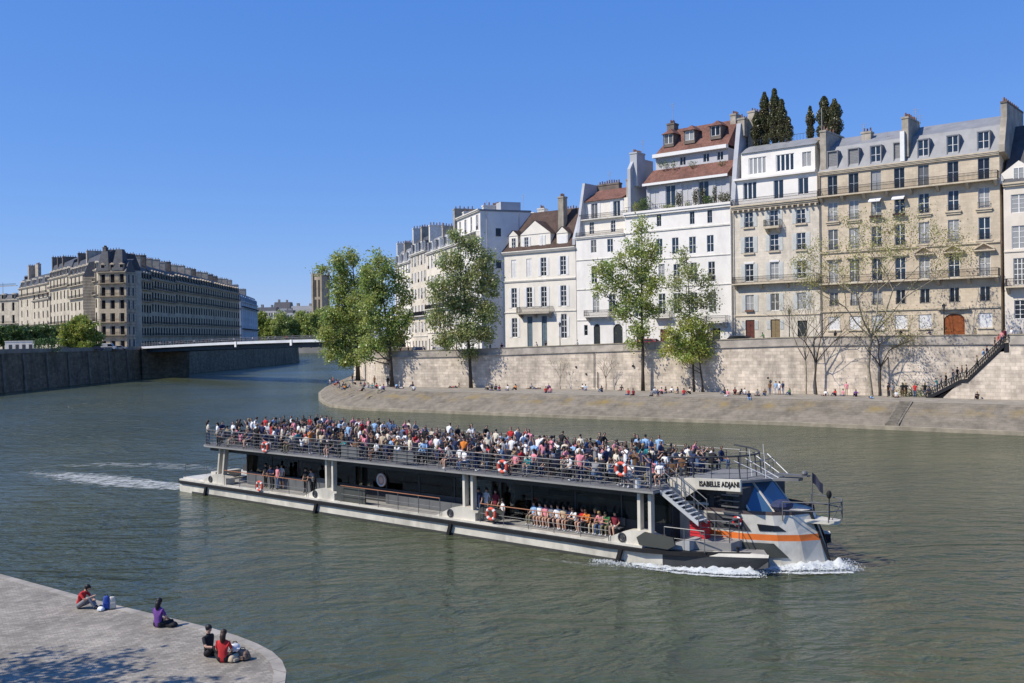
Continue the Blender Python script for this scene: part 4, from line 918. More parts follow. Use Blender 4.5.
nrg = np.random.default_rng(5)
def leafmesh(name, pts, size, mat, parent, droop=0.0, flat=.0):
    n = len(pts); pts = np.asarray(pts, float)
    a = nrg.normal(size=(n, 3)); a[:, 2] = a[:, 2]*(1-flat) - droop; a /= np.linalg.norm(a, axis=1)[:, None]
    b = nrg.normal(size=(n, 3)); b -= (b*a).sum(1)[:, None]*a; b /= np.linalg.norm(b, axis=1)[:, None]
    s = size*(.6+.8*nrg.random(n))[:, None]
    v = np.stack([pts-a*s*.6, pts+b*s*.38, pts+a*s*.6, pts-b*s*.38], 1).reshape(-1, 3)
    me = bpy.data.meshes.new(name); me.vertices.add(4*n); me.vertices.foreach_set('co', v.ravel()); me.loops.add(4*n); me.loops.foreach_set('vertex_index', np.arange(4*n, dtype=np.int32))
    me.polygons.add(n); me.polygons.foreach_set('loop_start', np.arange(0, 4*n, 4, dtype=np.int32)); me.materials.append(mat); me.update(calc_edges=True)
    o = bpy.data.objects.new(name, me); C.objects.link(o); o.parent = parent; return o
def crown_pts(clumps, nsub, per, r, hollow=.55):
    out = []
    for (c, rad) in clumps:
        vol = rad[0]*rad[1]*rad[2]; k = max(3, int(nsub*vol**.66))
        d = nrg.normal(size=(k, 3)); d /= np.linalg.norm(d, axis=1)[:, None]; q = (hollow + (1-hollow)*nrg.random(k)**.8)*(.8+.35*nrg.random(k))
        cs = np.array(c)+d*np.array(rad)*q[:, None]
        for cc in cs:
            m = int(per*(.5+nrg.random())); rr = r*(.6+.7*nrg.random()); out.append(cc+nrg.normal(size=(m, 3))*rr*np.array([.55, .55, .45]))
    return np.concatenate(out)
def limb(mb, p, q, r0, r1, wig=.15, n=5, sides=6):
    p, q = Vector(p), Vector(q); l = (q-p).length; pts = []; rr = []
    for k in range(n+1):
        t = k/n; o = Vector((rnd.gauss(0, 1), rnd.gauss(0, 1), rnd.gauss(0, .5)))*wig*l*.12*math.sin(math.pi*t); pts.append(p.lerp(q, t)+o+Vector((0, 0, -l*.06*math.sin(math.pi*t)))); rr.append(r0+(r1-r0)*t)
    mb.tube(pts, rr, n=sides); return pts
def tree(label, base, clumps, tr=.28, leaf=LEAF_MID, size=.3, nsub=9, per=36, subr=.75, bark=BARK, name='tree', top=None, group=None, forks=3, hollow=.5, lean=None):
    """clumps: world-space centres and radii"""
    root = empty(name, base); tag(root, label, 'tree', group); B = Vector(base)
    mb = MB(); loc = [(Vector(c)-B, rad) for c, rad in clumps]
    loc.sort(key=lambda a: a[0].z); zt = loc[-1][0].z; tp = Vector(top)-B if top else Vector((loc[-1][0].x*.8, loc[-1][0].y*.8, zt))
    ax = [Vector((0, 0, -.2))]; n = 8
    for k in range(1, n+1):
        t = k/n; ax.append(Vector((tp.x*t**1.5+rnd.gauss(0, .05)*t*3, tp.y*t**1.5, tp.z*t)))
    mb.tube(ax, [tr*1.25]+[tr*(1-.85*(k/n)) for k in range(1, n+1)], n=8)
    for c, rad in loc:
        h = max(.18, min(.9, (c.z-Vector((c.x, c.y, 0)).length*.75)/tp.z)); k = min(n-1, int(h*n)); s = ax[k].lerp(ax[k+1], h*n-k)
        pts = limb(mb, s, c, tr*(1-h*.8)*.55, .03)
        for j in range(forks+2):
            d = Vector((rnd.gauss(0, 1), rnd.gauss(0, 1), rnd.gauss(.3, .8))).normalized(); e = c+Vector((d.x*rad[0], d.y*rad[1], d.z*rad[2]))*.85; limb(mb, pts[3+(j % 3)], e, .05+tr*.08, .015, n=3, sides=4)
    mb.build('trunk', bark, root, smooth=True)
    cp = crown_pts([((c.x, c.y, c.z), rad) for c, rad in loc], nsub, per, subr, hollow)
    leafmesh('crown', cp, size, leaf, root)
    return root
def clp(base, lst, flat=.8):               # clumps measured on the photo at the tree's distance
    out = []
    for px, py, rx, rz in lst:
        D = base[1]+rnd.uniform(-1, 1)*rx*base[1]/1000*.5; p = at_depth(px, py, D); k = base[1]/1000; out.append(((p.x, p.y, p.z), (rx*k, rx*k*flat, rz*k)))
    return out
def wall_y(x):
    for p, q in zip(wall_foot, wall_foot[1:]):
        if p[0] <= x <= q[0]: return p[1]+(q[1]-p[1])*(x-p[0])/(q[0]-p[0])
    return 999 if x < wall_foot[0][0] else 60
def gb(px, py, z=QZ, marg=1.3):             # never inside the quay wall
    for k in range(60):
        p = G(px, py, z)
        if p.y < wall_y(p.x)-marg-(2.6 if px > 942 else 0): break
        py += .15
    return (p.x, p.y, z)
b = gb(358, 380.5)
tree('leftmost big leafy tree leaning out over the tip of the quay', b, clp(b, [(345, 285, 17, 14), (338, 262, 9, 9), (352, 258, 9, 10), (323, 270, 7, 4), (360, 300, 15, 16), (343, 315, 17, 14), (335, 335, 13, 12), (352, 340, 16, 15), (349, 360, 14, 9), (366, 275, 9, 14), (328, 318, 8, 8), (342, 300, 12, 10), (366, 325, 12, 12), (332, 350, 12, 12), (368, 345, 12, 10), (340, 270, 8, 8), (326, 335, 9, 10)]), tr=.42, nsub=9.5, per=32, size=.36, leaf=LEAF_MID, subr=1.1, hollow=.35)
b = gb(392, 386)
tree('second big leafy tree from the quay tip, with dark split trunk', b, clp(b, [(385, 270, 13, 14), (376, 262, 9, 12), (398, 285, 11, 13), (380, 295, 14, 14), (395, 318, 14, 14), (374, 320, 13, 13), (386, 342, 15, 11), (404, 300, 8, 9), (402, 335, 9, 8), (372, 290, 12, 16), (370, 345, 12, 9), (388, 330, 13, 12), (408, 318, 7, 8), (370, 308, 11, 16), (366, 272, 8, 10), (364, 355, 9, 8)]), tr=.36, nsub=9.5, per=32, size=.33, leaf=LEAF_MID, subr=1.05, hollow=.35)
b = gb(471, 387.5)
tree('dense oval tree in front of the oblique white houses', b, clp(b, [(470, 245, 13, 11), (455, 235, 7, 6), (452, 262, 15, 13), (483, 262, 14, 14), (466, 280, 18, 15), (490, 285, 12, 15), (440, 290, 14, 13), (462, 305, 19, 14), (486, 312, 14, 13), (440, 318, 14, 12), (466, 330, 18, 13), (447, 340, 13, 9), (484, 336, 10, 9), (470, 352, 9, 6)]), tr=.30, nsub=12.5, per=34, size=.30, leaf=LEAF_DK, subr=.95, hollow=.35)
b = gb(643, 390)
tree('tallest slender green tree with long bare trunk in front of the white houses', b, clp(b, [(641, 228, 8, 12), (636, 248, 13, 12), (652, 255, 12, 13), (620, 260, 11, 10), (604, 270, 13, 10), (640, 275, 16, 13), (618, 285, 14, 12), (655, 285, 11, 12), (600, 290, 8, 8), (636, 300, 15, 13), (622, 312, 11, 11), (650, 312, 11, 10), (640, 328, 12, 10), (634, 342, 8, 6)]), tr=.26, nsub=12, per=29, size=.28, leaf=LEAF_MID, subr=1.0, hollow=.35)
b = gb(694, 391.5)
tree('tree with airy grey green upper crown beside the tallest slender tree', b, clp(b, [(683, 262, 7, 10), (690, 275, 13, 12), (704, 285, 11, 12), (674, 285, 10, 11), (690, 300, 15, 10), (707, 303, 11, 10), (674, 304, 10, 9), (684, 252, 6, 7), (690, 318, 16, 9)]), tr=.17, nsub=13, per=22, size=.24, leaf=LEAF_DK, subr=.95, hollow=.35)
b = gb(703, 392)
tree('low bushy light green tree against the quay wall below the airy tree', b, clp(b, [(690, 326, 15, 10), (672, 335, 13, 9), (708, 333, 12, 10), (690, 345, 19, 10), (670, 350, 12, 7), (706, 352, 13, 8), (688, 358, 14, 5)]), tr=.16, nsub=12, per=32, size=.26, leaf=LEAF_LT, subr=.85, hollow=.4)
# bare trees: recursive branches
def bare(label, base, h, spread, tr, seedv, bark, nb=5, leafn=0, leafc=LEAF_YL, lean=0.0, up=.75, leafs=.16, depth=4):
    root = empty('bare_tree', base); tag(root, label, 'tree'); rr = random.Random(seedv); mb = MB(); tips = []
    def grow(p, d, l, r, k):
        q = p+d*l; m = p.lerp(q, .5)+Vector((rr.gauss(0, .04), rr.gauss(0, .04), 0))*l
        mb.tube([p, m, q], [r, r*.85, r*.7], n=6 if k < 2 else 4, cap=False)
        if k >= 2: tips.append(m)
        if k >= depth: tips.append(q); return
        for j in range(nb if k == 0 else 3):
            a = Vector((rr.gauss(0, 1), rr.gauss(0, .8), 0)).normalized(); s = spread*(1.0 if k < 2 else .8)
            if k == 0: ang = (j-(nb-1)/2)/(nb/2); a = Vector((ang*1.15, rr.uniform(-.6, .6), 0))
            nd = (d*up+a*s*rr.uniform(.5, 1.1)+Vector((0, 0, .12))).normalized(); grow(q if j else q-d*l*.02, nd, l*rr.uniform(.62, .88), r*.52, k+1)
    grow(Vector((0, 0, -.1)), Vector((lean, 0, 1)).normalized(), h*.36, tr, 0)
    mb.build('trunk', bark, root, smooth=True)
    if leafn:
        t = np.array([tuple(x) for x in tips]); idx = nrg.integers(0, len(t), leafn); pts = t[idx]+nrg.normal(size=(leafn, 3))*.42; leafmesh('crown', pts, leafs, leafc, root)
    return root
bare('tall plane tree with pale trunk and sparse yellow buds left of the iron staircase', gb(872, 395.5), 22, .8, .21, 11, BARKL, 6, 8500, up=.68, leafs=.17)
bare('dark trunked tree forking low behind the pale plane tree', gb(879.5, 394.5), 11, .95, .17, 4, BARK, 4, 1500, up=.5, lean=.05)
bare('small bare tree with forked dark trunk in front of the narrow stone house', gb(816.5, 393.5), 12.5, .8, .17, 9, BARK, 4, 250)
bare('thin bare sapling with pale trunk left of the forked bare tree', gb(806, 394), 13.5, .55, .13, 21, BARKL, 4, 500)
bare('slim leafless shrub tree growing at the foot of the quay wall by the drain pipe', gb(606, 389), 5.5, .8, .07, 31, BARK, 4, 0, depth=3)
bare('young bare tree hugging the quay wall left of the low bushy tree', gb(560.5, 389.2), 5.0, .5, .05, 33, BARK, 3, 40, depth=3)
# ivy at the foot of the wall
iv = []
for px in range(896, 930, 2):
    p = on_wall(px, 390, .12); 
    for k in range(30): iv.append((p.x+nrg.normal()*.4, p.y-.1-abs(nrg.normal())*.15, QZ+abs(nrg.normal())*.8))
o = leafmesh('ivy', iv, .16, LEAF_HEDGE, None); tag(o, 'low ivy patch at the wall foot below the iron staircase', 'plant')
# cypresses on the roof terrace
def cypress(label, p, h, r, parent=None, group=None, name='cypress'):
    root = empty(name, p); tag(root, label, 'tree' if h > 2.5 else 'plant', group); mb = MB().tube([(0, 0, 0), (0, 0, h*.3), (0, 0, h*.9)], [.12, .1, .02], n=6); mb.build('trunk', BARK, root)
    MB().box(-.4, .4, -.4, .4, .0, .5).build('planter', CHIMD, root) if h < 4 else None
    r = r*1.0; n = int(1000*h*r); z = nrg.random(n)**1.1*h; ph = nrg.random()*6; prof = r*np.sin(np.pi*np.clip((z/h)*.86+.12, 0, 1))**.65*(1+.07*np.sin(z*2.3+ph)+.07*np.sin(z*5.1+ph*2)); a = nrg.random(n)*6.283; q = prof*(.35+.75*nrg.random(n)*(.85+.25*np.sin(a*2+z*2.6+ph)))
    leafmesh('crown', np.stack([q*np.cos(a), q*np.sin(a), z+.15], 1), .20, LEAF_CYP, root, droop=-1.2)
def roofpt(px, y=3.9): v = on_fac(STONEH, px, y, ROOF_Z); return (v.x, v.y, v.z)
labs = ['shortest front cypress at the left of the left rooftop clump', 'second rooftop cypress, thick and pointed, left of the tallest', 'tallest rooftop cypress in the left clump', 'rooftop cypress right of the tallest one', 'slim low cypress at the right of the left rooftop clump']
for (px, top, r, y), lb in zip(((758.5, 114, .8, 4), (767, 93, 1.0, 5), (777, 89.5, 1.0, 4.6), (784, 100, .85, 4), (790.5, 118, .7, 4)), labs):
    p = roofpt(px, y); t = at_depth(px, top, p[1]); cypress(lb, p, t.z-p[2], r, group='cypresses on the rooftops')
for (px, top, r, y), lb in zip(((812.5, 107, .65, 5), (826.5, 97.5, 1.15, 5), (837, 100, 1.15, 5)), ('slim left cypress of the right rooftop clump', 'broad middle cypress of the right rooftop clump', 'right cypress of the right rooftop clump above the beige block')):
    p = roofpt(px, y) if px < 818 else tuple(on_fac(BEIGE, px, 5.5, BEIGE.base+BEIGE.Z(830, 143, 5))); t = at_depth(px, top, p[1]); cypress(lb, p, t.z-p[2], r, group='cypresses on the rooftops')
# bushy plants on roofs/terraces
def bush(label, p, r, h, leaf=LEAF_CYP, name='bush', n=500, sz=.16, cat='plant', group=None, tr=True):
    root = empty(name, p); tag(root, label, cat, group); d = nrg.normal(size=(n, 3)); d /= np.linalg.norm(d, axis=1)[:, None]; q = (.5+.6*nrg.random(n))*(1+.25*np.sin(d[:, 0]*7+d[:, 2]*5))
    pts = d*q[:, None]*np.array([r, r, h/2])+np.array([0, 0, h/2+.1]); leafmesh('foliage', pts, sz, leaf, root)
    MB().tube([(0, 0, -.05), (0, 0, h*.6)], [.06, .02], n=5).build('stem', BARK, root); return root
p = roofpt(748, 3.8)
bush('dark round bush on the roof beside the shortest cypress', roofpt(770, 3.6), 1.0, 1.6); bush('dark spreading bush under the slim low rooftop cypress', roofpt(788, 3.6), 1.1, 1.5)
pts_ = [(645, 'round bush at the left corner of the planted terrace', 1.1, 2.3, LEAF_HEDGE), (638, 'trailing shrub spilling over the terrace edge by the fire wall', .8, 1.6, LEAF_DK), (680, 'cone shaped conifer on the planted terrace', .6, 2.6, LEAF_CYP), (697, 'slim conifer near the middle of the planted terrace', .55, 2.8, LEAF_CYP), (704, 'very slim dark conifer right of the middle conifers', .4, 2.9, LEAF_CYP), (709, 'low dark shrub beside the slim conifers', .8, 1.4, LEAF_HEDGE), (716, 'narrow conifer against the lavender wall', .35, 3.0, LEAF_CYP), (726, 'round dark shrub at the right end of the planted terrace', 1.2, 1.6, LEAF_CYP)]
for px, lb, r, h, lf in pts_:
    v = on_fac(WHITEH, px, .8, TERR_Z); bush(lb, tuple(v), r, h, lf, n=int(420*r*h), sz=.16)
for k, px in enumerate((664, 668, 673, 689)):
    v = on_fac(WHITEH, px, .5, TERR_Z); bush(['low potted flower bed plant, leftmost on the terrace edge', 'second low potted plant on the terrace edge', 'third low potted plant on the terrace edge', 'low potted plant between the two terrace conifers'][k], tuple(v), .6, .7, LEAF_DK, n=120, sz=.13)
for k, px in enumerate((663, 668, 675, 694, 724)):
    v = on_fac(WHITEH, px, 3.2, WHITEH.base+zb2*1.0-.2 if False else WHITEH.base+WHITEH.Z(px, 168, 3.2)); bush(['leftmost shrub', 'second shrub from the left', 'third shrub from the left', 'fourth shrub, near the dark window,', 'rightmost shrub'][k]+' on the upper balcony above the lower tiles', tuple(v), .7, 1.2, LEAF_HEDGE, n=160, sz=.14)
# left bank planting
hd = [(8, 318, 26), (22, 315, 14), (38, 322, 14), (52, 318, 12)]
for k, (px, D, w) in enumerate(((-8, 312, 10), (7, 312, 12), (23, 314, 11), (38, 317, 11), (52, 318, 9))):
    b = lbp(px, D); k2 = D/1000; base = (b[0], b[1], 9.2)
    cl = [((b[0]+dx*k2, b[1], 9.2+h), (w*.62*k2, 2.4, 1.8)) for dx, h in ((-w*.35, 6.3), (w*.35, 6.5), (0, 4.8), (-w*.4, 3.4), (w*.4, 3.6))]
    tree(['clipped dark tree cut off by the left picture edge', 'first whole clipped dark tree from the left edge', 'middle clipped dark tree of the left bank row', 'clipped dark tree in front of the cream block', 'last clipped dark tree next to the willow'][k], base, cl, tr=.2, leaf=LEAF_HEDGE, size=.5, nsub=8, per=26, subr=.8, group='clipped trees on the left bank')
b = lbp(81, 290); base = (b[0], b[1], 9.2); K = .29
tree('broad yellow green willow on the left bank before the corner block', base, [((b[0]+(dx)*K, b[1]+rnd.uniform(-2, 2), 9.2+h), (rx*K, 3, rz)) for dx, h, rx, rz in ((-2, 8.3, 9, 2.2), (-10, 5.8, 10, 2.6), (8, 6.4, 10, 2.6), (-14, 3.2, 8, 2.4), (0, 4, 12, 3), (13, 3.6, 8, 2.6), (-4, 1.8, 13, 1.6), (10, 1.6, 9, 1.6))], tr=.35, leaf=LEAF_WIL, size=.45, nsub=10, per=30, subr=.8, name='willow')
hb_ = MB()
def hedge(label, px0, px1, D, z0, h, leaf=LEAF_HEDGE):
    a, b = lbp(px0, D), lbp(px1, D); n = int(260*(b[0]-a[0])/3); pts = np.stack([a[0]+(b[0]-a[0])*nrg.random(n), D+nrg.normal(size=n)*.5, z0+h*nrg.random(n)], 1); o = leafmesh('hedge', pts, .35, leaf, None); tag(o, label, 'hedge'); return o
hedge('dark trimmed hedge behind the parapet left of the willow', 33, 62, 262, 9.3, 3.6)
# far bank trees
fx = [(262, 312, 12), (271, 318, 9), (281, 312, 11), (291, 316, 9), (301, 311, 11), (311, 313, 10), (321, 309, 12), (333, 308, 12), (345, 312, 12), (357, 315, 12)]
labs = ['olive tree at the left end of the far bank row', 'second tree of the far bank row', 'third tree of the far bank row, below the white roof', 'fourth tree of the far bank row', 'fifth tree of the far bank row', 'far bank tree left of the square tower foot', 'far bank tree just below the square tower', 'far bank tree right of the square tower', 'far bank tree glimpsed beside the big leaning tree', 'last far bank tree behind the leafy quay trees']
for (px, ty, w), lb in zip(fx, labs):
    D = 990+rnd.uniform(0, 12); p = at_depth(px, 338, D); t = at_depth(px, ty, D); k = D/1000; hh = t.z-5
    cl = [((p.x+dx*w*k, D+rnd.uniform(-3, 3), 5+hh*f_), (w*.55*k, w*.5*k, hh*.2)) for dx, f_ in ((0, .82), (-.35, .62), (.35, .66), (0, .5), (-.4, .38), (.42, .4))]
    tree(lb, (p.x, D, 5), cl, tr=.6, leaf=LEAF_WIL if px < 275 else LEAF_MID, size=1.3, nsub=1.4, per=26, subr=2.2, group='trees on the far bank')
# ================= the excursion boat =================
BO = (-24.4, 74.1, 0.0); BANG = math.atan2(-.647, .7625)
boat = empty('excursion_boat', BO, BANG); tag(boat, 'long double deck river excursion boat crowded with passengers, grey white with orange stripe', 'boat')
BW = Matrix.Translation(Vector(BO)) @ Matrix.Rotation(BANG, 4, 'Z')
def bw(u, v, z): return BW @ Vector((u, v, z))
def bl(px, py, v):                          # photo measurement on the vertical plane at v -> u, z
    d = ray(px, py); o = bw(0, v, 0); n = (BW.to_3x3() @ Vector((0, 1, 0))); k = (o.dot(n)-CAM.dot(n))/d.dot(n); p = BW.inverted() @ (CAM+d*k); return p.x, p.z
HULL = pmat('boat_white_paint', (.60, .565, .48), .45, .14, 1.1, stain=.55, spec=.45); DECKP = pmat('boat_deck_grey', (.27, .262, .245), .75, .12, 1.2, stain=.25); DARKP = pmat('boat_dark_grey', (.045, .047, .05), .6, .2, 1.5)
BLACK = pmat('black_rubber', (.012, .012, .013), .7, .2, 3); STEEL = pmat('galvanised_rail', (.15, .15, .15), .5, .1, 3, metal=.3); RAILW = pmat('railing_wood_top', (.30, .12, .055), .5, .15, 3); ORNG = pmat('orange_paint', (.72, .17, .03), .5, .08, 2)
MIDG = pmat('boat_panel_grey', (.115, .12, .122), .6, .15, 1.2); OLG = pmat('olive_grey_panel', (.06, .063, .055), .5, .1, 1); NAVY = pmat('navy_cover', (.03, .04, .09), .8, .2, 2); INTW = pmat('interior_tan', (.42, .22, .09), .6, .2, 2)
REDP = pmat('red_plastic', (.55, .03, .04), .5, .1, 2)
def tinted():
    m = bpy.data.materials.new('tinted_cabin_glass'); m.use_nodes = True; nt = m.node_tree; nt.nodes.clear(); o = N(nt, 'ShaderNodeOutputMaterial'); t = N(nt, 'ShaderNodeBsdfTransparent'); t.inputs[0].default_value = (.5, .53, .53, 1)
    g = N(nt, 'ShaderNodeBsdfGlossy'); g.inputs['Roughness'].default_value = .05; mx = N(nt, 'ShaderNodeMixShader'); fr = N(nt, 'ShaderNodeFresnel'); fr.inputs[0].default_value = 1.45
    L(nt, fr.outputs[0], mx.inputs[0]); L(nt, t.outputs[0], mx.inputs[1]); L(nt, g.outputs[0], mx.inputs[2]); L(nt, mx.outputs[0], o.inputs[0]); return m
TINT = tinted()
# side hulls
def side_hull(v0, sgn):
    m = MB(); sec = []
    us = [-.9, -.5, 0, 1, 2, 10, 20, 30, 36, 39, 41.0, 41.01, 42.5, 43.7, 45.0, 45.9]
    for u in us:
        t = max(0, (u-38)/7.8); w = 1.9*(1-t**1.5*.95); ztop = .78+.22*t**2; keel = -.7+1.1*t**2 if t > 0 else -.7
        if u < -.7: w *= .85
        cvt = v0+sgn*.95+(.55*t*t if v0 < 1 else -.55*t*t); a, b = cvt-w/2, cvt+w/2
        sec.append([(u, a+.12, keel), (u, a, keel+.45 if t < .9 else ztop-.2), (u, a-.02, ztop-.14), (u, a+.04, ztop), (u, b-.04, ztop), (u, b+.02, ztop-.14), (u, b, keel+.45 if t < .9 else ztop-.2), (u, b-.12, keel)])
    for s0, s1 in zip(sec, sec[1:]):
        for k in range(8): m.quad(s0[k], s0[(k+1) % 8], s1[(k+1) % 8], s1[k], 1 if s0[0][0] > 41 and k in (0, 1, 5, 6, 7) else 0)
    m.poly(sec[0]); m.poly(sec[-1], 1); return m.build('side_hull', [HULL, DARKP], boat)
side_hull(0, 1); side_hull(8.1, 1)
def strake(v, sg):
    m = MB()
    pts = [(-.9, .15), (-.3, 0), (0, 0), (20, 0), (38, 0), (40, .06), (42, .42), (43.5, .95), (45, 1.55)]
    for (a, da), (b, db) in zip(pts, pts[1:]):
        za = .70+max(0, (a-38)/7.8)**2*.22; zb_ = .70+max(0, (b-38)/7.8)**2*.22; va, vb = v+sg*da, v+sg*db; o = -sg*.13
        m.poly([(a, va+o, za-.09), (b, vb+o, zb_-.09), (b, vb+o, zb_+.09), (a, va+o, za+.09)]); m.poly([(a, va+o, za+.09), (b, vb+o, zb_+.09), (b, vb+sg*.1, zb_+.11), (a, va+sg*.1, za+.11)]); m.poly([(a, va+o, za-.09), (b, vb+o, zb_-.09), (b, vb+sg*.05, zb_-.11), (a, va+sg*.05, za-.11)])
    m.build('rubbing_strake', BLACK, boat)
strake(0, 1); strake(10, -1)
wl = MB()
for v in (-.02,):
    wl.box(1, 39, v-.015, v+.02, -.25, .13)
wl.build('boot_topping', pmat('dark_boot_topping', (.05, .05, .045), .6, .2, 1), boat)
for u in (2.9, 15.4, 27.3, 38.8):
    m = MB(); m.extr([(u, -.06, .66), (u+.22, -.06, .66), (u-.05, -.06, -.15), (u-.27, -.06, -.15)], (0, -.14, 0)); m.build('fender', BLACK, boat)
# decks
md = MB(); md.prism([(-.8, .35), (38, .3), (42, .7), (44, 1.3), (45.6, 2.0), (44.9, 3.0), (44.9, 7.0), (45.6, 8.0), (44, 8.7), (42, 9.3), (38, 9.7), (-.8, 9.65)], .5, .88); md.build('main_deck', DECKP, boat)
cst = MB(); 
for v0, v1 in ((.06, .36), (9.64, 9.94)): cst.box(-.8, 40, v0, v1, .79, .92)
cst.build('deck_edge', HULL, boat)
# stern platform
sp = MB(); sp.prism([(-.85, .4), (2.6, .35), (2.6, 9.65), (-.85, 9.6)], .885, 1.0); sp.box(1.6, 2.2, 1.2, 3.4, 1.0, 1.5); sp.build('stern_platform', HULL, boat)
dm = MB(); dm.box(-.2, 1.3, 5.2, 6.8, 1.0, 1.45).box(0, 1.1, 5.4, 6.6, 1.45, 1.7); dm.build('mooring_winch', DARKP, boat)
# upper deck, rounded stern
UZ = 3.62
def deckout(v0, v1, u0, u1, rr=1.6):
    pts = [(u1, v0), (u1, v1)]; 
    pts += [(u0+rr-rr*math.sin(math.pi/2*k/6), v1-rr+rr*math.cos(math.pi/2*k/6)) for k in range(7)]; pts += [(u0+rr-rr*math.cos(math.pi/2*k/6), v0+rr-rr*math.sin(math.pi/2*k/6)) for k in range(7)]; return pts
OUT = deckout(.15, 9.6, 1.3, 40.6)
ud = MB(); ud.prism(OUT, UZ-.12, UZ); ud.build('upper_deck', pmat('upper_deck_grey', (.15, .15, .15), .75, .12, 1.2, stain=.25), boat)
OUT2 = deckout(.11, 9.64, 1.26, 40.64)
ue = MB(); ue.prism(OUT2, UZ-.14, UZ-.05); ue.build('deck_edge', pmat('deck_edge_paint', (.27, .27, .255), .6, .1, 1, stain=.3), boat)
ub = MB(); ub.box(2.0, 40.0, .9, 9.1, UZ-.5, UZ-.23); ub.build('deck_beam', DARKP, boat)
# pillars with wheel shaped fairings
for k, u in enumerate((4.2, 16.1, 28.2, 39.9)):
    for v in (.45, 9.2):
        for du in (-.31, .31):
            m = MB(); ln = -.35 if k == 0 else 0; b0 = u+du+ln*1.2
            m.extr([(b0-.085, v, .9), (b0+.085, v, .9), (u+du+.085, v, UZ-.23), (u+du-.085, v, UZ-.23)], (0, .32, 0)); m.build('pillar', HULL, boat)
        m = MB(); m.extr([(u-2.4, v-.22, .885), (u+.75, v-.22, .885), (u+.75, v-.22, 1.35), (u-.1, v-.22, 1.62), (u-1.0, v-.22, 1.5), (u-1.9, v-.22, 1.12)], (0, .75, 0)); fo = m.build('fairing', HULL, boat)
        if v < 1:
            m = MB(); m.torus((u-1.15, v-.24, 1.17), (0, 1, 0), .2, .05, 14, 6); m.disc((u-1.15, v-.225, 1.17), .12, (0, -1, 0), .03, 10); m.build('hub', DARKP, fo)
            if k:
                pts = [(u+.85+1.0+.95*math.cos(math.pi*2*q/16), v-.15, 1.42+.42*math.sin(math.pi*2*q/16)) for q in range(16)] if k != 1 else [(u+.9, v-.15, .95), (u+3.6, v-.15, .95), (u+3.6, v-.15, 1.85), (u+.9, v-.15, 1.85)]
                m = MB(); m.extr(pts if k != 3 else [(u-.1, v-.33, .95), (u+1.5, v-.33, .92), (u+1.9, v-.33, 1.15), (u+1.8, v-.33, 1.5), (u+.2, v-.33, 1.6), (u-.25, v-.33, 1.3)], (0, .1, 0)); m.build('grey_panel', OLG, boat)
# bulwark panels
for a, b, h in ((5.6, 12.8, .85), (13.2, 15.2, 1.05), (20.2, 27.2, .55)):
    m = MB(); m.box(a, b, 1.55, 1.62, .9, .9+h); 
    for k in range(int((b-a)/.9)): m.box(a+.2+k*.9, a+.24+k*.9, 1.535, 1.55, .9, .9+h)
    m.build('bulwark_panel', MIDG, boat)
# cabin walls of tinted glass with posts
for v in (1.9, 8.1):
    for k in range(12):
        a = 5.2+k*2.95; m = MB(); m.box(a, a+2.87, v, v+.03, 1.75 if k not in (8, 9) else 1.0, UZ-.52); m.build('cabin_window', TINT, boat)
        MB().box(a-.08, a, v-.03, v+.06, .9, UZ-.51).build('window_post', DARKP, boat)
    for k in range(12):
        if k in (8, 9) and v < 5: continue
        a = 5.2+k*2.95; MB().box(a+.001, a+2.87, v-.01, v+.04, .9, 1.745).build('cabin_base_wall', DARKP, boat)
m = MB(); m.box(5, 5.12, 1.95, 8.1, .9, UZ-.51).box(40.5, 40.62, 1.95, 8.1, .9, UZ-.51); m.build('cabin_bulkhead', DARKP, boat)
m = MB(); m.box(12, 12.1, 2.4, 6.4, .9, UZ-.51).box(28.0, 28.1, 3.2, 7.6, .9, UZ-.51); m.build('cabin_partition', INTW, boat)
m = MB(); m.box(5.2, 40.4, 1.95, 8.05, .885, .9); m.build('cabin_floor', DECKP, boat)
for k in range(16):
    for v in (3.0, 5.6):
        a = 6.4+k*2.0; m = MB(); m.box(a, a+.45, v, v+1.9, 1.28, 1.36).box(a-.04, a+.03, v, v+1.9, 1.36, 1.85).box(a+.1, a+.18, v+.1, v+.18, .9, 1.28).box(a+.1, a+.18, v+1.7, v+1.78, .9, 1.28); m.build('cabin_bench', INTW if k % 2 else MIDG, boat)
for k in range(8):
    a = 8.0+k*2.4; m = MB(); m.box(a, a+.9, 2.2, 2.95, 1.62, 1.67).box(a+.4, a+.5, 2.5, 2.6, .9, 1.62); m.build('cabin_table', pmat('pale_table', (.55, .5, .42), .5), boat)
# bar counter inside
m = MB(); m.box(29.5, 33.2, 4.0, 4.6, .9, 1.95).box(29.4, 33.3, 3.9, 4.7, 1.95, 2.02); m.build('bar_counter', pmat('bar_counter', (.4, .38, .33), .5), boat)
m = MB(); m.box(29.5, 33.2, 5.2, 5.3, 2.2, 2.75); m.build('bar_sign', pmat('bar_board', (.45, .32, .10), .5, .5, 3), boat)
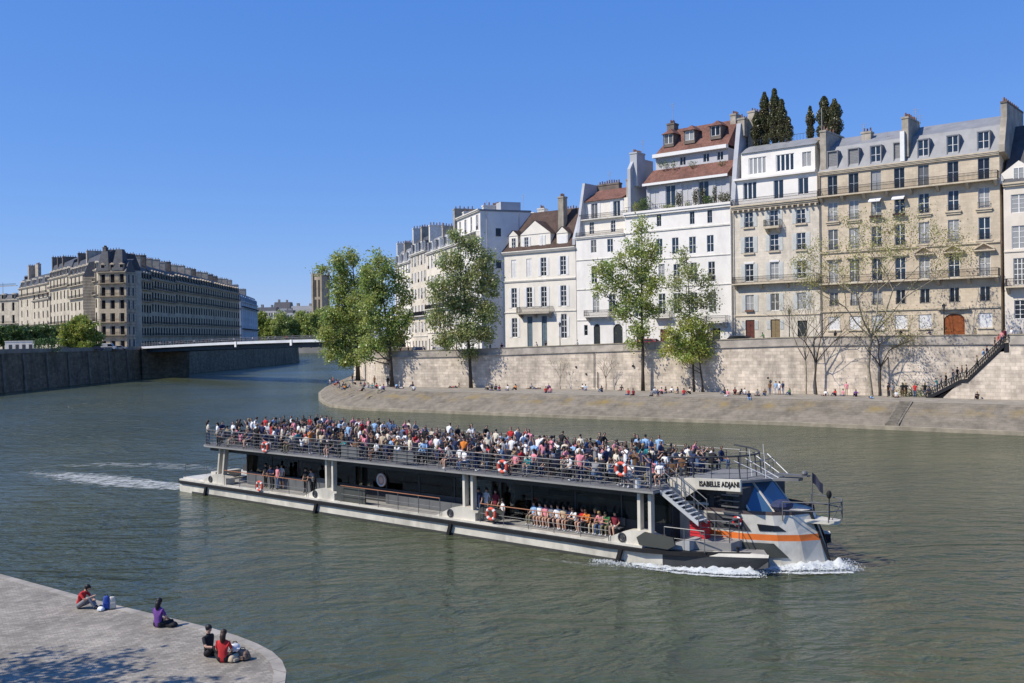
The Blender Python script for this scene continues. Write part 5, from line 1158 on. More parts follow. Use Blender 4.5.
# railings
def railing(pts, h, z, top=STEEL, rails=(.33, .62), post=1.15, name='railing', pr=.022, tr_=.028, postm=STEEL):
    m = MB(); tt = MB()
    for a, b in zip(pts, pts[1:]):
        a, b = Vector((*a, z)), Vector((*b, z)); l = (b-a).length; n = max(1, round(l/post))
        for k in range(n+1):
            q = a.lerp(b, k/n); m.tube([q, q+Vector((0, 0, h))], pr, n=5)
        for r in rails: m.tube([a+Vector((0, 0, h*r)), b+Vector((0, 0, h*r))], pr*.7, n=5)
        tt.tube([a+Vector((0, 0, h)), b+Vector((0, 0, h))], tr_, n=6)
    o = m.build(name, postm, boat); tt.build('handrail', top, o); return o
uo = deckout(.24, 9.5, 1.4, 40.4); railing(uo[1:]+[uo[0]], 1.1, UZ, top=STEEL, post=.9, rails=(.2, .4, .6, .8), pr=.02)
# extra: dark infill panels behind part of the upper rail (mesh panels)
for a, b in ((17.5, 19.2), (22.3, 24.0)):
    MB().box(a, b, .30, .33, UZ+.1, UZ+.8).build('rail_panel', MIDG, boat)
for (a, b) in ((4.9, 14.2), (17.6, 26.3), (29.4, 38.0)):
    railing([(a, .14), (b, .14)], 1.05, .9, top=RAILW, rails=(.5,), post=1.9)
railing([(4.9, 9.86), (38, 9.86)], 1.05, .9, top=RAILW, rails=(.5,), post=2.4)
railing([(-.7, .5), (-.7, 9.5)], .9, 1.0, rails=(.5,), post=1.8)
# deck benches
bench_me = None
for k in range(37):
    for v in (1.3, 5.5):
        u = 2.6+k*1.0
        if bench_me is None:
            m = MB().box(0, .42, 0, 3.2, .40, .45).box(-.05, 0, 0, 3.2, .5, .85)
            for vv in (.1, 1.55, 3.0): m.box(.05, .1, vv, vv+.06, 0, .4).box(.34, .38, vv, vv+.06, 0, .4)
            o = m.build('deck_bench', MIDG, boat); bench_me = o
        else: o = bench_me.copy(); C.objects.link(o)
        o.location = (u, v, UZ)
# round emblem
ue_, ze = bl(381, 480, 1.75); m = MB(); m.disc((ue_, 1.82, ze), .43, (0, -1, 0), .06, 28); eo = m.build('round_emblem', pmat('emblem_brown', (.55, .30, .22), .5), boat)
m = MB(); m.torus((ue_, 1.755, ze), (0, 1, 0), .36, .045, 28, 6); m.build('emblem_ring', WHITE, eo); m = MB(); m.disc((ue_, 1.76, ze), .2, (0, -1, 0), .02, 20); m.build('emblem_centre', pmat('emblem_centre', (.75, .5, .38), .5), eo)
# forward structure : narrower forward deck with name board
FW = [(40.3, 2.1), (42.7, 2.1), (44.0, 3.6), (44.7, 4.5), (45.9, 4.75), (46.0, 5.0), (45.9, 5.25), (44.7, 5.5), (44.0, 6.4), (42.7, 7.9), (40.3, 7.9)]
m = MB(); m.prism(FW, lambda p: 3.72+.045*(p[0]-40), lambda p: 3.84+.045*(p[0]-40)); m.build('forward_deck', pmat('forward_deck_grey', (.17, .17, .165), .8, .15, 1.2), boat)
ua, _ = bl(668, 480, 2.0); ub_, _ = bl(741, 480, 2.0)
m = MB(); m.extr([(ua, 1.93, 3.62), (ua, 1.93, 4.05), (ub_, 1.93, 4.25), (ub_, 1.93, 3.68), (ua+1.7, 1.93, 3.62), (ua+1.0, 1.93, 3.15), (ua+.45, 1.93, 3.2)], (0, .16, 0)); nb = m.build('name_board', HULL, boat)
cu = bpy.data.curves.new('t', 'FONT'); cu.body = 'ISABELLE ADJANI'; cu.size = .40; cu.extrude = .012; cu.offset = .012; cu.space_character = 1.05
to = bpy.data.objects.new('tmp', cu); C.objects.link(to); bpy.context.view_layer.update(); me = bpy.data.meshes.new_from_object(to.evaluated_get(bpy.context.evaluated_depsgraph_get())); bpy.data.objects.remove(to)
un0, _ = bl(699, 484, 1.9); un1, _ = bl(739, 482, 1.9)
xs_ = [v.co.x for v in me.vertices]; sc = (un1-un0)/(max(xs_)-min(xs_)); me.materials.clear(); me.materials.append(BLACK)
lt = bpy.data.objects.new('name_lettering', me); C.objects.link(lt); lt.parent = nb; lt.location = (un0, 1.915, 3.78); lt.rotation_euler = (R(90), -R(3.2), 0); lt.scale = (sc, .85, 1)
tapes = [un0, un1]
# deck house under it
m = MB(); m.box(41.0, 44.0, 2.7, 7.3, .9, 3.7); m.build('deck_house', DARKP, boat)
for a, w_ in ((41.3, .9), (42.5, 1.0)):
    m = MB(); m.box(a, a+w_, 2.66, 2.7, 1.2, 3.3); m.build('deck_house_window', G_DARK, boat)
MB().box(41.0, 42.2, 2.62, 2.66, 2.75, 2.88).build('light_strip', pmat('light_grey_strip', (.45, .5, .5), .4), boat)
MB().box(41.6, 41.7, 2.2, 2.3, 1.5, 3.7).build('post', STEEL, boat)
# twin ladder inside, right side
m = MB()
for k in range(6): m.box(43.0, 43.9, 2.45, 2.62, 2.0+k*.27, 2.05+k*.27)
m.build('inner_steps', STEEL, boat)
# stairs
us0, zs0 = bl(664, 488, 1.1); us1, zs1 = bl(702, 521, 1.1)
m = MB(); n = 9
sd = Vector((us1-us0, 0, zs1-UZ)); 
for v in (.75, 1.55): m.extr([(us0, v, UZ-.02), (us1, v, zs1), (us1, v, zs1-.2), (us0, v, UZ-.22)], (0, .06, 0))
for k in range(n):
    t = (k+.6)/n; c = Vector((us0, 0, UZ))+sd*t; m.box(c.x-.16, c.x+.14, .81, 1.55, c.z-.04, c.z)
so = m.build('staircase', pmat('stair_grey', (.42, .43, .43), .6, .1, 2), boat)
m = MB()
for v in (.78, 1.58):
    m.tube([(us0, v, UZ+1.0), (us1, v, zs1+.95)], .025); m.tube([(us0, v, UZ+.5), (us1, v, zs1+.5)], .015)
    for k in range(4): c = Vector((us0, v, UZ))+sd*(k/3); m.tube([c, c+Vector((0, 0, 1))], .02)
m.build('stair_railing', STEEL, so)
# landing platform
lz_ = 1.3
m = MB(); m.prism([(42.3, 1.0), (44.0, 1.5), (44.0, 2.6), (42.3, 2.6)], .9, lz_); m.build('landing', DECKP, boat)
m = MB()
for k in range(4): m.box(40.9+k*.36, 40.9+(k+1)*.36-.004, .55, 2.5, .9, .95+.14*k)
m.build('wide_steps', pmat('wide_step_grey', (.33, .34, .34), .7, .15, 3), boat)
m = MB()
for k in range(4): m.box(40.88+k*.36, 40.91+k*.36, .54, 2.51, .95+.14*k, .99+.14*k)
m.build('step_edge', STEEL, boat)
railing([(43.9, 1.55), (43.9, 2.5)], 1.0, lz_, rails=(.5,)); railing([(42.6, 1.15), (43.9, 1.55)], 1.0, lz_, rails=(.33, .66), post=.8); railing([(41, .5), (43.1, .62)], 1.0, .9, rails=(.5,), post=.9)
# bow nose plates and bollards
m = MB()
for u in (43.6, 44.3): m.tube([(u, 1.6, .88), (u, 1.6, 1.12)], .07, n=8); m.tube([(u, 1.6, 1.1), (u, 1.6, 1.15)], .1, n=8)
m.build('bollard', BLACK, boat)
# central hull with raked bow
def bowpt(u, hw, z): return [(u, 5-hw, z), (u, 5+hw, z)]
secs = [  # u at top / bottom, half widths
    (34, 34, 2.3, 2.3), (42, 42, 2.45, 2.4), (44, 44.2, 2.35, 2.3), (45.3, 45.8, 1.85, 1.75), (46.0, 46.8, 1.25, 1.1), (46.45, 47.5, .35, .25)]
levels = [(0.0, -.5), (.28, .32), (.5, 1.31), (.60, 1.60), (.72, 1.85), (1.0, 2.50)]
m = MB(); st_ = MB(); pn = MB()
def sec_pt(s, t, z, side):
    u = s[1]+(s[0]-s[1])*t; hw = s[3]+(s[2]-s[3])*t
    return (u, 5+side*hw, z)
for side in (-1, 1):
    for s0, s1 in zip(secs, secs[1:]):
        for (t0, z0), (t1, z1) in zip(levels, levels[1:]):
            q = (sec_pt(s0, t0, z0, side), sec_pt(s1, t0, z0, side), sec_pt(s1, t1, z1, side), sec_pt(s0, t1, z1, side))
            (st_ if abs(t0-.5) < .01 and s0[0] > 41 else m).quad(*q)
m.quad(sec_pt(secs[-1], 0, -.5, -1), sec_pt(secs[-1], 0, -.5, 1), sec_pt(secs[-1], 1, 2.5, 1), sec_pt(secs[-1], 1, 2.5, -1))
m.poly([sec_pt(s, 1, 2.5, -1) for s in secs]+[sec_pt(s, 1, 2.5, 1) for s in reversed(secs)])
m.build('bow_hull', HULL, boat); st_.build('orange_stripe', ORNG, boat)
def on_bow(u, t, z, out=.02):
    # point on near side at this station
    for s0, s1 in zip(secs, secs[1:]):
        ua_, ub2 = s0[1]+(s0[0]-s0[1])*t, s1[1]+(s1[0]-s1[1])*t
        if ua_ <= u <= ub2: k = (u-ua_)/(ub2-ua_); h0 = s0[3]+(s0[2]-s0[3])*t; h1 = s1[3]+(s1[2]-s1[3])*t; return (u, 5-(h0+(h1-h0)*k)-out, z)
    return (u, 5, z)
def bow_panel(name, lo, hi, mat, out=.035, n=26):
    """strip lying on the hull between a lower and an upper line, each [(u, z), ...]"""
    m = MB()
    def ev(l, t):
        x = t*(len(l)-1); i = min(int(x), len(l)-2); k = x-i; return (l[i][0]+(l[i+1][0]-l[i][0])*k, l[i][1]+(l[i+1][1]-l[i][1])*k)
    for k in range(n):
        q = []
        for l, t in ((lo, k/n), (lo, (k+1)/n), (hi, (k+1)/n), (hi, k/n)): u, z = ev(l, t); q.append(on_bow(u, (z+.5)/3.12, z, out))
        m.quad(*q)
    return m.build(name, mat, boat)
bow_panel('grey_hull_panel', [(42.2, .55), (46.0, .55)], [(42.2, 1.2), (45.4, 1.2)], OLG, .08)
bow_panel('hull_window', [(44.75, 1.76), (45.85, 1.76)], [(44.65, 2.08), (45.55, 2.02)], G_DARK)
bow_panel('dark_side_panel', [(42.2, 1.72), (44.4, 1.72)], [(42.2, 2.42), (43.9, 2.42)], DARKP)
m = MB(); cxx = on_bow(43.75, .9, 2.15, .06); m.torus(cxx, (0, 1, 0), .2, .055, 20, 8, 0, 1); m.build('lifebuoy_emblem', [WHITE, REDP], boat)
# black bow fender along the stem
m = MB(); m.tube([(46.5, 5-.3, 2.62), (46.9, 5-.27, 1.6), (47.52, 5-.2, .0)], .07, n=6); m.build('stem_fender', BLACK, boat)
# bow deck coaming
m = MB()
cm = [sec_pt(s, 1, 2.5, -1) for s in secs[1:]]+[sec_pt(s, 1, 2.5, 1) for s in reversed(secs[1:])]
for a, b in zip(cm, cm[1:]): m.quad(a, b, (b[0], b[1], 2.68), (a[0], a[1], 2.68))
m.build('bow_coaming', pmat('bow_coaming_dark', (.10, .075, .07), .6), boat)
# wheelhouse
wz0, wz1 = 2.52, 3.85
base_ = [(42.4, 3.1), (44.2, 3.1), (45.0, 4.0), (45.0, 6.0), (44.2, 6.9), (42.4, 6.9)]; topp = [(42.4, 3.1), (43.3, 3.1), (43.9, 4.0), (43.9, 6.0), (43.3, 6.9), (42.4, 6.9)]
mats_ = [DARKP, G_BLUE, glassmat('windshield_blue_glass', (.05, .12, .22), .03, 1.0)]
for i in range(5):
    m = MB(); a, b = base_[i], base_[i+1]; c, d = topp[i+1], topp[i]; m.quad((*a, wz0), (*b, wz0), (*c, wz1), (*d, wz1)); m.build('wheelhouse_window', mats_[2] if i in (1, 2, 3) else G_DARK, boat)
for i in range(6): MB().tube([(*base_[i], wz0), (*topp[i], wz1)], .055, n=5).build('windshield_frame', HULL if i in (1, 2, 3, 4) else DARKP, boat)
m = MB(); m.box(41.9, 42.4, 3.1, 6.9, 2.6, 3.8); m.build('wheelhouse_wall', DARKP, boat)
m = MB(); m.ball((45.3, 4.2, 2.85), (.5, .7, .28)); m.build('canvas_cover', NAVY, boat)
# bow deck gear: pulpit, flagstaff, lamp
pu = MB()
PT = [(45.7, 3.4), (47.6, 4.2), (47.9, 5.0), (47.6, 5.8), (45.7, 6.6)]
for zz in (.55, .95):
    for a, b in zip(PT, PT[1:]): pu.tube([(*a, 2.2+zz), (*b, 2.2+zz)], .03, n=5)
for a in PT: pu.tube([(*a, 2.25), (*a, 3.15)], .03, n=5)
pu.tube([(47.9, 5, 3.15), (47.4, 5, 2.2)], .03, n=5); pu.build('pulpit_railing', STEEL, boat)
m = MB(); m.prism([(46.3, 4.3), (47.7, 4.6), (47.8, 5.0), (47.7, 5.4), (46.3, 5.7)], 2.1, 2.25); m.build('anchor_platform', HULL, boat)
fu, fz0 = bl(812.5, 513, 5); _, fz1 = bl(812.5, 472, 5)
m = MB(); m.tube([(fu, 5, 2.3), (fu, 5, fz1)], .025, n=5); fs = m.build('flagstaff', STEEL, boat)
m = MB(); fz = fz1
g_ = [[(fu+.55*i/4, 5+.1*math.sin(i*1.5), fz-.02-j*.12-.14*i/4*1.5-.3*i/4) for i in range(5)] for j in range(5)]
for j in range(4):
    for i in range(4): m.quad(g_[j][i], g_[j][i+1], g_[j+1][i+1], g_[j+1][i])
m.build('flag', [pmat('dark_flag', (.03, .035, .06), .8)], fs)
lu, lzz = bl(829, 492, 5); m = MB(); m.tube([(lu, 5, 2.25), (lu, 5, lzz-.25)], .03, n=5).ball((lu, 5, lzz-.12), (.13, .13, .2)); m.build('bow_lamp', BLACK, boat)
# upper forward railing ring, mast struts and aerials
ring = [(40.45, .3), (41.2, 2.2), (42.6, 2.25), (43.8, 3.6), (44.0, 5.0), (43.8, 6.4), (42.6, 7.75), (41.2, 7.8), (40.45, 9.4)]
railing(ring, .95, 3.88, rails=(.25, .5, .75), post=1.0, postm=STEEL, pr=.018, tr_=.022)
m = MB(); ar = [(41.0+0*k, 0, 0) for k in range(1)]
arc = [(40.6+2.9*math.sin(math.pi*k/12)**.8, 1.6+6.8*k/12, 5.1) for k in range(13)]
for a, b in zip(arc, arc[1:]): m.tube([a, b], .045, n=5)
for k in (1, 4, 6, 8, 11): m.tube([arc[k], (arc[k][0]+.1, arc[k][1], 3.95)], .035, n=5)
m.build('canopy_hoop', DARKP, boat)
m = MB()
for v in (3.2, 4.4, 5.6, 6.8): m.tube([(43.3, v, 4.95), (44.9, 5+(v-5)*.5, 4.08)], .02, n=5)
m.build('raking_strut', WHITE, boat)
for px, py0, py1, v in ((752, 470, 449, 4), (766, 474, 444, 4.5)):
    u0_, z0_ = bl(px, py0, v); u1_, z1_ = bl(px-3, py1, v); m = MB(); m.tube([(u0_, v, z0_-.3), (u1_, v, z1_)], [.018, .010], n=6); m.build('whip_aerial', WHITE, boat)
m = MB(); m.ball((46.1, 5, 4.35), (.16, .16, .13)); m.box(44.6, 46.3, 4.8, 5.2, 4.2, 4.26); m.build('searchlight', STEEL, boat)
# lifebuoys: carried on the rails, separate things
def lifebuoy(px, py, v, label, r=.36, w=0.0):
    u, z = bl(px, py, v); p = bw(u, v, z); root = empty('lifebuoy', p, BANG); tag(root, label, 'lifebuoy', 'lifebuoys on the boat railings')
    m = MB(); m.torus((0, 0, 0), (0, 1, 0), r-.07, .085, 28, 8); m.build('ring', pmat('lifebuoy_orange_red', (.62, .10, .06), .5, .08, 2), root)
    m = MB()
    for k in range(4):
        t = math.pi/4+math.pi/2*k; c = Vector(((r-.07)*math.cos(t), 0, (r-.07)*math.sin(t))); d = Vector((-math.sin(t), 0, math.cos(t))); m.tube([c-d*.06, c+d*.06], .092, n=10)
    m.build('reflective_band', WHITE, root)
for a in ((265, 447, .1, 'orange lifebuoy on the upper rail nearest the stern'), (502.5, 466.5, .1, 'orange lifebuoy on the upper rail amidships'), (621, 469, .1, 'red lifebuoy half hidden among passengers on the forward upper rail'), (259.5, 486, .0, 'orange lifebuoy on the lower rail near the stern'), (491, 514, .0, 'orange lifebuoy on the lower rail before the bench passengers')): lifebuoy(*a)
u_, z_ = bl(700, 513.5, 1.9); p = bw(u_, 1.9, lz_); cr = empty('crate', p, BANG); tag(cr, 'red crate standing on the grey landing at the foot of the boat stairs', 'crate')
m = MB(); m.box(-.42, .42, -.25, .25, 0, .75); m.build('body', REDP, cr); m = MB()
for k in range(5): m.box(-.43, .43, -.262, -.25, .06+k*.15, .10+k*.15)
m.box(-.45, .45, -.28, .28, .75, .8); m.build('rim', pmat('dark_red_plastic', (.28, .02, .025), .5), cr)
u_, z_ = bl(637, 479.5, .6); p = bw(u_, .6, UZ); bk_ = empty('bucket', p, BANG); tag(bk_, 'white bin standing on the upper deck edge above the third pillar pair', 'bin')
m = MB(); m.tube([(0, 0, 0), (0, 0, .45)], [.16, .2], n=12); m.build('body', WHITE, bk_); m = MB(); m.torus((0, 0, .45), (0, 0, 1), .2, .02, 14, 5); m.build('rim', STEEL, bk_)
# foam: wake behind, bow wave
def foammat(name, thr, sc, dens=1.0, soft=.16):
    m = bpy.data.materials.new(name); m.use_nodes = True; nt = m.node_tree; nt.nodes.clear(); o = N(nt, 'ShaderNodeOutputMaterial'); t = N(nt, 'ShaderNodeBsdfTransparent'); d = N(nt, 'ShaderNodeBsdfDiffuse'); d.inputs[0].default_value = (.52, .54, .53, 1)
    tc = N(nt, 'ShaderNodeTexCoord'); uv = N(nt, 'ShaderNodeSeparateXYZ'); L(nt, tc.outputs['UV'], uv.inputs[0])
    n = N(nt, 'ShaderNodeTexNoise'); n.inputs['Scale'].default_value = sc; n.inputs['Detail'].default_value = 8; n.inputs['Roughness'].default_value = .7; n.inputs['Distortion'].default_value = .6; L(nt, tc.outputs['Object'], n.inputs['Vector'])
    # across profile v: 0..1 peak in the middle ; along u fades to the tail
    a1 = N(nt, 'ShaderNodeMath'); a1.operation = 'PINGPONG'; a1.inputs[1].default_value = .5; L(nt, uv.outputs[1], a1.inputs[0])
    a2 = N(nt, 'ShaderNodeMath'); a2.operation = 'MULTIPLY'; a2.inputs[1].default_value = 2; L(nt, a1.outputs[0], a2.inputs[0])
    a4 = N(nt, 'ShaderNodeMath'); a4.operation = 'SUBTRACT'; a4.inputs[0].default_value = 1; a5 = N(nt, 'ShaderNodeMath'); a5.operation = 'POWER'; a5.inputs[1].default_value = 1.3; L(nt, uv.outputs[0], a5.inputs[0]); L(nt, a5.outputs[0], a4.inputs[1])
    a3 = N(nt, 'ShaderNodeMath'); a3.operation = 'MULTIPLY'; L(nt, a2.outputs[0], a3.inputs[0]); L(nt, a4.outputs[0], a3.inputs[1])
    th = N(nt, 'ShaderNodeMapRange'); th.inputs['To Min'].default_value = .8; th.inputs['To Max'].default_value = thr; th.inputs['From Max'].default_value = .5; L(nt, a3.outputs[0], th.inputs['Value'])
    sb = N(nt, 'ShaderNodeMath'); sb.operation = 'SUBTRACT'; L(nt, n.outputs['Fac'], sb.inputs[0]); L(nt, th.outputs[0], sb.inputs[1])
    mu = N(nt, 'ShaderNodeMapRange'); mu.inputs['From Min'].default_value = 0; mu.inputs['From Max'].default_value = soft; mu.inputs['To Max'].default_value = dens; L(nt, sb.outputs[0], mu.inputs['Value'])
    mx = N(nt, 'ShaderNodeMixShader'); L(nt, mu.outputs[0], mx.inputs[0]); L(nt, t.outputs[0], mx.inputs[1]); L(nt, d.outputs[0], mx.inputs[2]); L(nt, mx.outputs[0], o.inputs[0]); return m
def foam(name, line, width, z, mat, label, h=0.0, cat='foam', rough=.0):
    pts = resample(line, 60); m = MB(); nv = 10; rows_ = []
    w_ = width if callable(width) else (lambda t: width)
    for i, p in enumerate(pts):
        a = Vector(pts[max(0, i-1)]); b = Vector(pts[min(len(pts)-1, i+1)]); t = (b-a).normalized(); n = Vector((-t.y, t.x)); r = []
        for j in range(nv+1):
            q = (j/nv-.5); ww = w_(i/59); zz = z+h*(1-i/59)**1.0*math.cos(q*math.pi)*(.7+.6*mnoise.noise(Vector((p[0]*1.3, p[1]*1.3, j*.7))))*min(1, i/4+.3); x, y = p[0]+n.x*q*ww, p[1]+n.y*q*ww
            r.append((x, y, max(z, zz)+rough*mnoise.noise(Vector((x*4, y*4, 3)))*math.cos(q*math.pi)))
        rows_.append(r)
    me = bpy.data.meshes.new(name); V = [v for r in rows_ for v in r]; Fc = []
    for i in range(len(pts)-1):
        for j in range(nv): Fc.append((i*(nv+1)+j, (i+1)*(nv+1)+j, (i+1)*(nv+1)+j+1, i*(nv+1)+j+1))
    me.from_pydata(V, [], Fc); uvl = me.uv_layers.new(name='uv'); 
    for l in me.loops: i, j = divmod(l.vertex_index, nv+1); uvl.data[l.index].uv = (i/59, j/nv)
    me.materials.append(mat); me.polygons.foreach_set('use_smooth', [True]*len(Fc)); o = bpy.data.objects.new(name, me); C.objects.link(o); o['label'] = label; o['category'] = cat; o['kind'] = 'stuff'; return o
FO1 = foammat('foam_wake', .36, 1.3, .8, .26); FO2 = foammat('foam_bow', .16, 2.2, 1.0); FO3 = foammat('foam_streak', .45, 1.0, .5, .25)
def gl(l): return [tuple(G(x, y).xy) for x, y in l]
foam('wake_foam', gl([(212, 488), (160, 486), (120, 482), (70, 476), (-30, 468)]), lambda t: 4.0+11*t, .03, FO1, 'white churned wake trailing from the stern of the boat')
foam('wake_foam', gl([(225, 470), (165, 466), (120, 465), (60, 466), (-60, 470)]), lambda t: 3.5+12*t, .045, FO3, 'thin upper foam streak behind the boat stern')
foam('wake_foam', gl([(470, 545), (540, 560), (600, 566), (640, 568), (690, 569)][::-1]), lambda t: 1.0+.8*t, .04, FO3, 'faint foam streak running along the near side hull')
FO4 = foammat('foam_crest', .05, 3.0, 1.0)
WFOAM = leafmat('spray_foam', (.66, .68, .67), .3, .06)
def spray(line, w_, h_, n, label):
    pl = [bw(u, v, 0) for u, v in line]; rs = resample([(p.x, p.y) for p in pl], 80); pts = []
    foam('foam_mound', [tuple(p.xy) for p in pl], lambda t: w_*1.5, .035, FO4, label.replace('white', 'smooth white'), h=h_*.85, rough=.16)
    foam('foam_sheet', [tuple(p.xy) for p in pl], lambda t: w_*2.8, .03, FO2, label.replace('white', 'flat white')+', lying on the water')
    for k in range(n):
        t = nrg.random()**1.4; x, y = rs[int(t*79)]; e = (1-t)**.6; r = abs(nrg.normal())
        lump = .55+.75*abs(mnoise.noise(Vector((t*9, 1.7, 0))))
        pts.append((x+nrg.normal()*w_*.33, y+nrg.normal()*w_*.33, .02+.8*h_*e*lump*min(1.2, r*.6)*nrg.random()))
    o = leafmesh('bow_wave', pts, .055, WFOAM, None); tag(o, label, 'foam', None, 'stuff')
spray([(45.4, 1.5), (44.2, .75), (42.6, .1), (41, -.2), (39.5, -.35), (37.6, -.5)], .6, .45, 5500, 'white bow wave curling off the near side hull')
spray([(48.2, 5.0), (47.5, 4.4), (46.4, 3.4), (45.2, 2.6), (43.6, 2.1), (42.0, 1.9)], .8, .6, 12000, 'white bow wave spraying from the orange striped central bow')
# ================= people =================
SK = [pmat('skin_light', (.50, .30, .21), .6, .06, 4), pmat('skin_tan', (.36, .20, .13), .6, .06, 4), pmat('skin_brown', (.14, .07, .045), .6, .06, 4)]
HR = [pmat('hair_black', (.012, .011, .011), .55, .2, 6), pmat('hair_dark_brown', (.04, .022, .014), .55, .2, 6), pmat('hair_blond', (.30, .20, .09), .6, .2, 6), pmat('hair_grey', (.30, .29, .28), .6, .2, 6)]
CLO = {}
for n_, c_ in dict(white=(.72, .72, .71), black=(.015, .015, .017), navy=(.02, .03, .08), red=(.48, .03, .03), pink=(.65, .24, .28), orange=(.65, .20, .03), grey=(.22, .22, .23), light_blue=(.26, .42, .62), beige=(.48, .38, .26), purple=(.13, .05, .22), green=(.05, .17, .06), yellow=(.65, .48, .08), teal=(.03, .22, .24), brown=(.13, .07, .035), cream=(.62, .56, .44), denim=(.07, .12, .22), khaki=(.22, .19, .11), maroon=(.18, .02, .035)).items():
    CLO[n_] = pmat('cloth_'+n_, c_, .85, .12, 5)
SHOE = [pmat('shoe_dark', (.02, .02, .022), .6), pmat('shoe_white', (.55, .55, .54), .6)]
def P3(*a): return Vector(a)
def make_figure(pelvis, chest, neck, head, kn, an, toe, el, ha, scale=1.0, hi=False, longhair=False, woman=False, short=False, nm='person'):
    """kn, an, toe, el, ha: pairs (right side first, x<0)"""
    V = []; E = []; Rr = []; reg = []
    def v(p, r): V.append(Vector(p)); Rr.append(r if isinstance(r, tuple) else (r, r)); return len(V)-1
    def e(a, b, rg): E.append((a, b)); reg.append(rg)
    pelvis, chest, neck, head = map(Vector, (pelvis, chest, neck, head))
    ip = v(pelvis, (.155, .115)); iw = v(pelvis.lerp(chest, .42), (.125, .095) if woman else (.14, .105)); ic = v(chest, (.155, .115) if woman else (.17, .12)); inb = v(chest.lerp(neck, .8), .075); inn = v(neck.lerp(head, .12), .052)
    hd = (head-neck).normalized(); i1 = v(head-hd*.07, (.066, .070)); i2 = v(head+hd*.02, (.078, .092)); i3 = v(head+hd*.095, (.062, .075))
    e(ip, iw, 'top'); e(iw, ic, 'top'); e(ic, inb, 'top'); e(inb, inn, 'skin'); e(inn, i1, 'skin'); e(i1, i2, 'head'); e(i2, i3, 'hair')
    sw = .165 if woman else .19
    for s in (0, 1):
        sx = -1 if s == 0 else 1
        hip = v(pelvis+Vector((sx*.095, 0, -.06)), .092); k = v(kn[s], .062); a = v(an[s], .042); t = v(toe[s], (.035, .03)); m = v(Vector(kn[s]).lerp(Vector(an[s]), .35), .058)
        e(ip, hip, 'bottom'); e(hip, k, 'bottom'); e(k, m, 'shin'); e(m, a, 'shin'); e(a, t, 'shoe')
        up = (neck-chest).normalized(); sh = v(chest+Vector((sx*sw, 0, .06)), .058); l = v(el[s], .042); h = v(ha[s], (.028, .03)); 
        e(ic, sh, 'top'); e(sh, l, 'arm'); e(l, h, 'fore')
        hdv = (Vector(ha[s])-Vector(el[s])).normalized(); pm = v(Vector(ha[s])+hdv*.075, (.038, .018)); e(h, pm, 'skin')
        if hi:
            sd = hdv.cross(Vector((0, 0, 1))); sd = sd.normalized() if sd.length > .1 else Vector((1, 0, 0)); dn = hdv.cross(sd).normalized()
            if dn.z > 0: dn = -dn
            for q, ln in ((-.033, .062), (-.011, .075), (.011, .07), (.033, .055)):
                a0 = Vector(ha[s])+hdv*.085+sd*q; f1 = v(a0+hdv*ln*.5, .0095); f2 = v(a0+hdv*ln*.85+dn*ln*.45, .008); e(pm, f1, 'skin'); e(f1, f2, 'skin')
            th = v(Vector(ha[s])+hdv*.05+sd*.05*sx+dn*.01, .011); th2 = v(Vector(ha[s])+hdv*.085+sd*.062*sx+dn*.03, .009); e(h, th, 'skin'); e(th, th2, 'skin')
        else:
            t_ = v(Vector(ha[s])+hdv*.15+Vector((0, 0, -.02)), (.026, .014)); e(pm, t_, 'skin')
    if hi:
        nz = v(head+Vector((0, -.105, -.01)), .012); e(i2, nz, 'head')
    me = bpy.data.meshes.new(nm); me.from_pydata([tuple(x) for x in V], E, []); o = bpy.data.objects.new('tmpfig', me); C.objects.link(o)
    sk = o.modifiers.new('s', 'SKIN'); sk.use_smooth_shade = True
    for i, r in enumerate(Rr): me.skin_vertices[0].data[i].radius = r; me.skin_vertices[0].data[i].use_root = (i == 0)
    sb = o.modifiers.new('u', 'SUBSURF'); sb.levels = 2 if hi else 1; sb.render_levels = sb.levels
    bpy.context.view_layer.update(); dg = bpy.context.evaluated_depsgraph_get(); m2 = bpy.data.meshes.new_from_object(o.evaluated_get(dg)); m2.name = nm; bpy.data.objects.remove(o)
    m2.materials.clear()
    for x in (SK[0], CLO['white'], CLO['denim'], HR[0], SHOE[0]): m2.materials.append(x)
    idx = []
    for p in m2.polygons:
        c = p.center; best = None
        for (a, b), rg in zip(E, reg):
            A, B = V[a], V[b]; ab = B-A; t = max(0, min(1, (c-A).dot(ab)/max(ab.length_squared, 1e-9))); d = (c-(A+ab*t)).length/((Rr[a][0]*(1-t)+Rr[b][0]*t)+.02)
            if best is None or d < best[0]: best = (d, rg, t)
        rg, t = best[1], best[2]
        if rg == 'top': i = 1
        elif rg == 'arm': i = 1 if t < .75 else 0
        elif rg == 'fore': i = 0
        elif rg == 'skin': i = 0
        elif rg == 'bottom': i = 2 if (t < .8 or not short) else 0
        elif rg == 'shin': i = 0 if short else 2
        elif rg == 'shoe': i = 4
        elif rg == 'hair': i = 3
        else: i = 3 if (c.y > head.y+.0 or (c-head).dot(hd) > .055) else 0
        idx.append(i)
    m2.polygons.foreach_set('material_index', idx); m2.polygons.foreach_set('use_smooth', [True]*len(idx)); m2.update()
    return m2
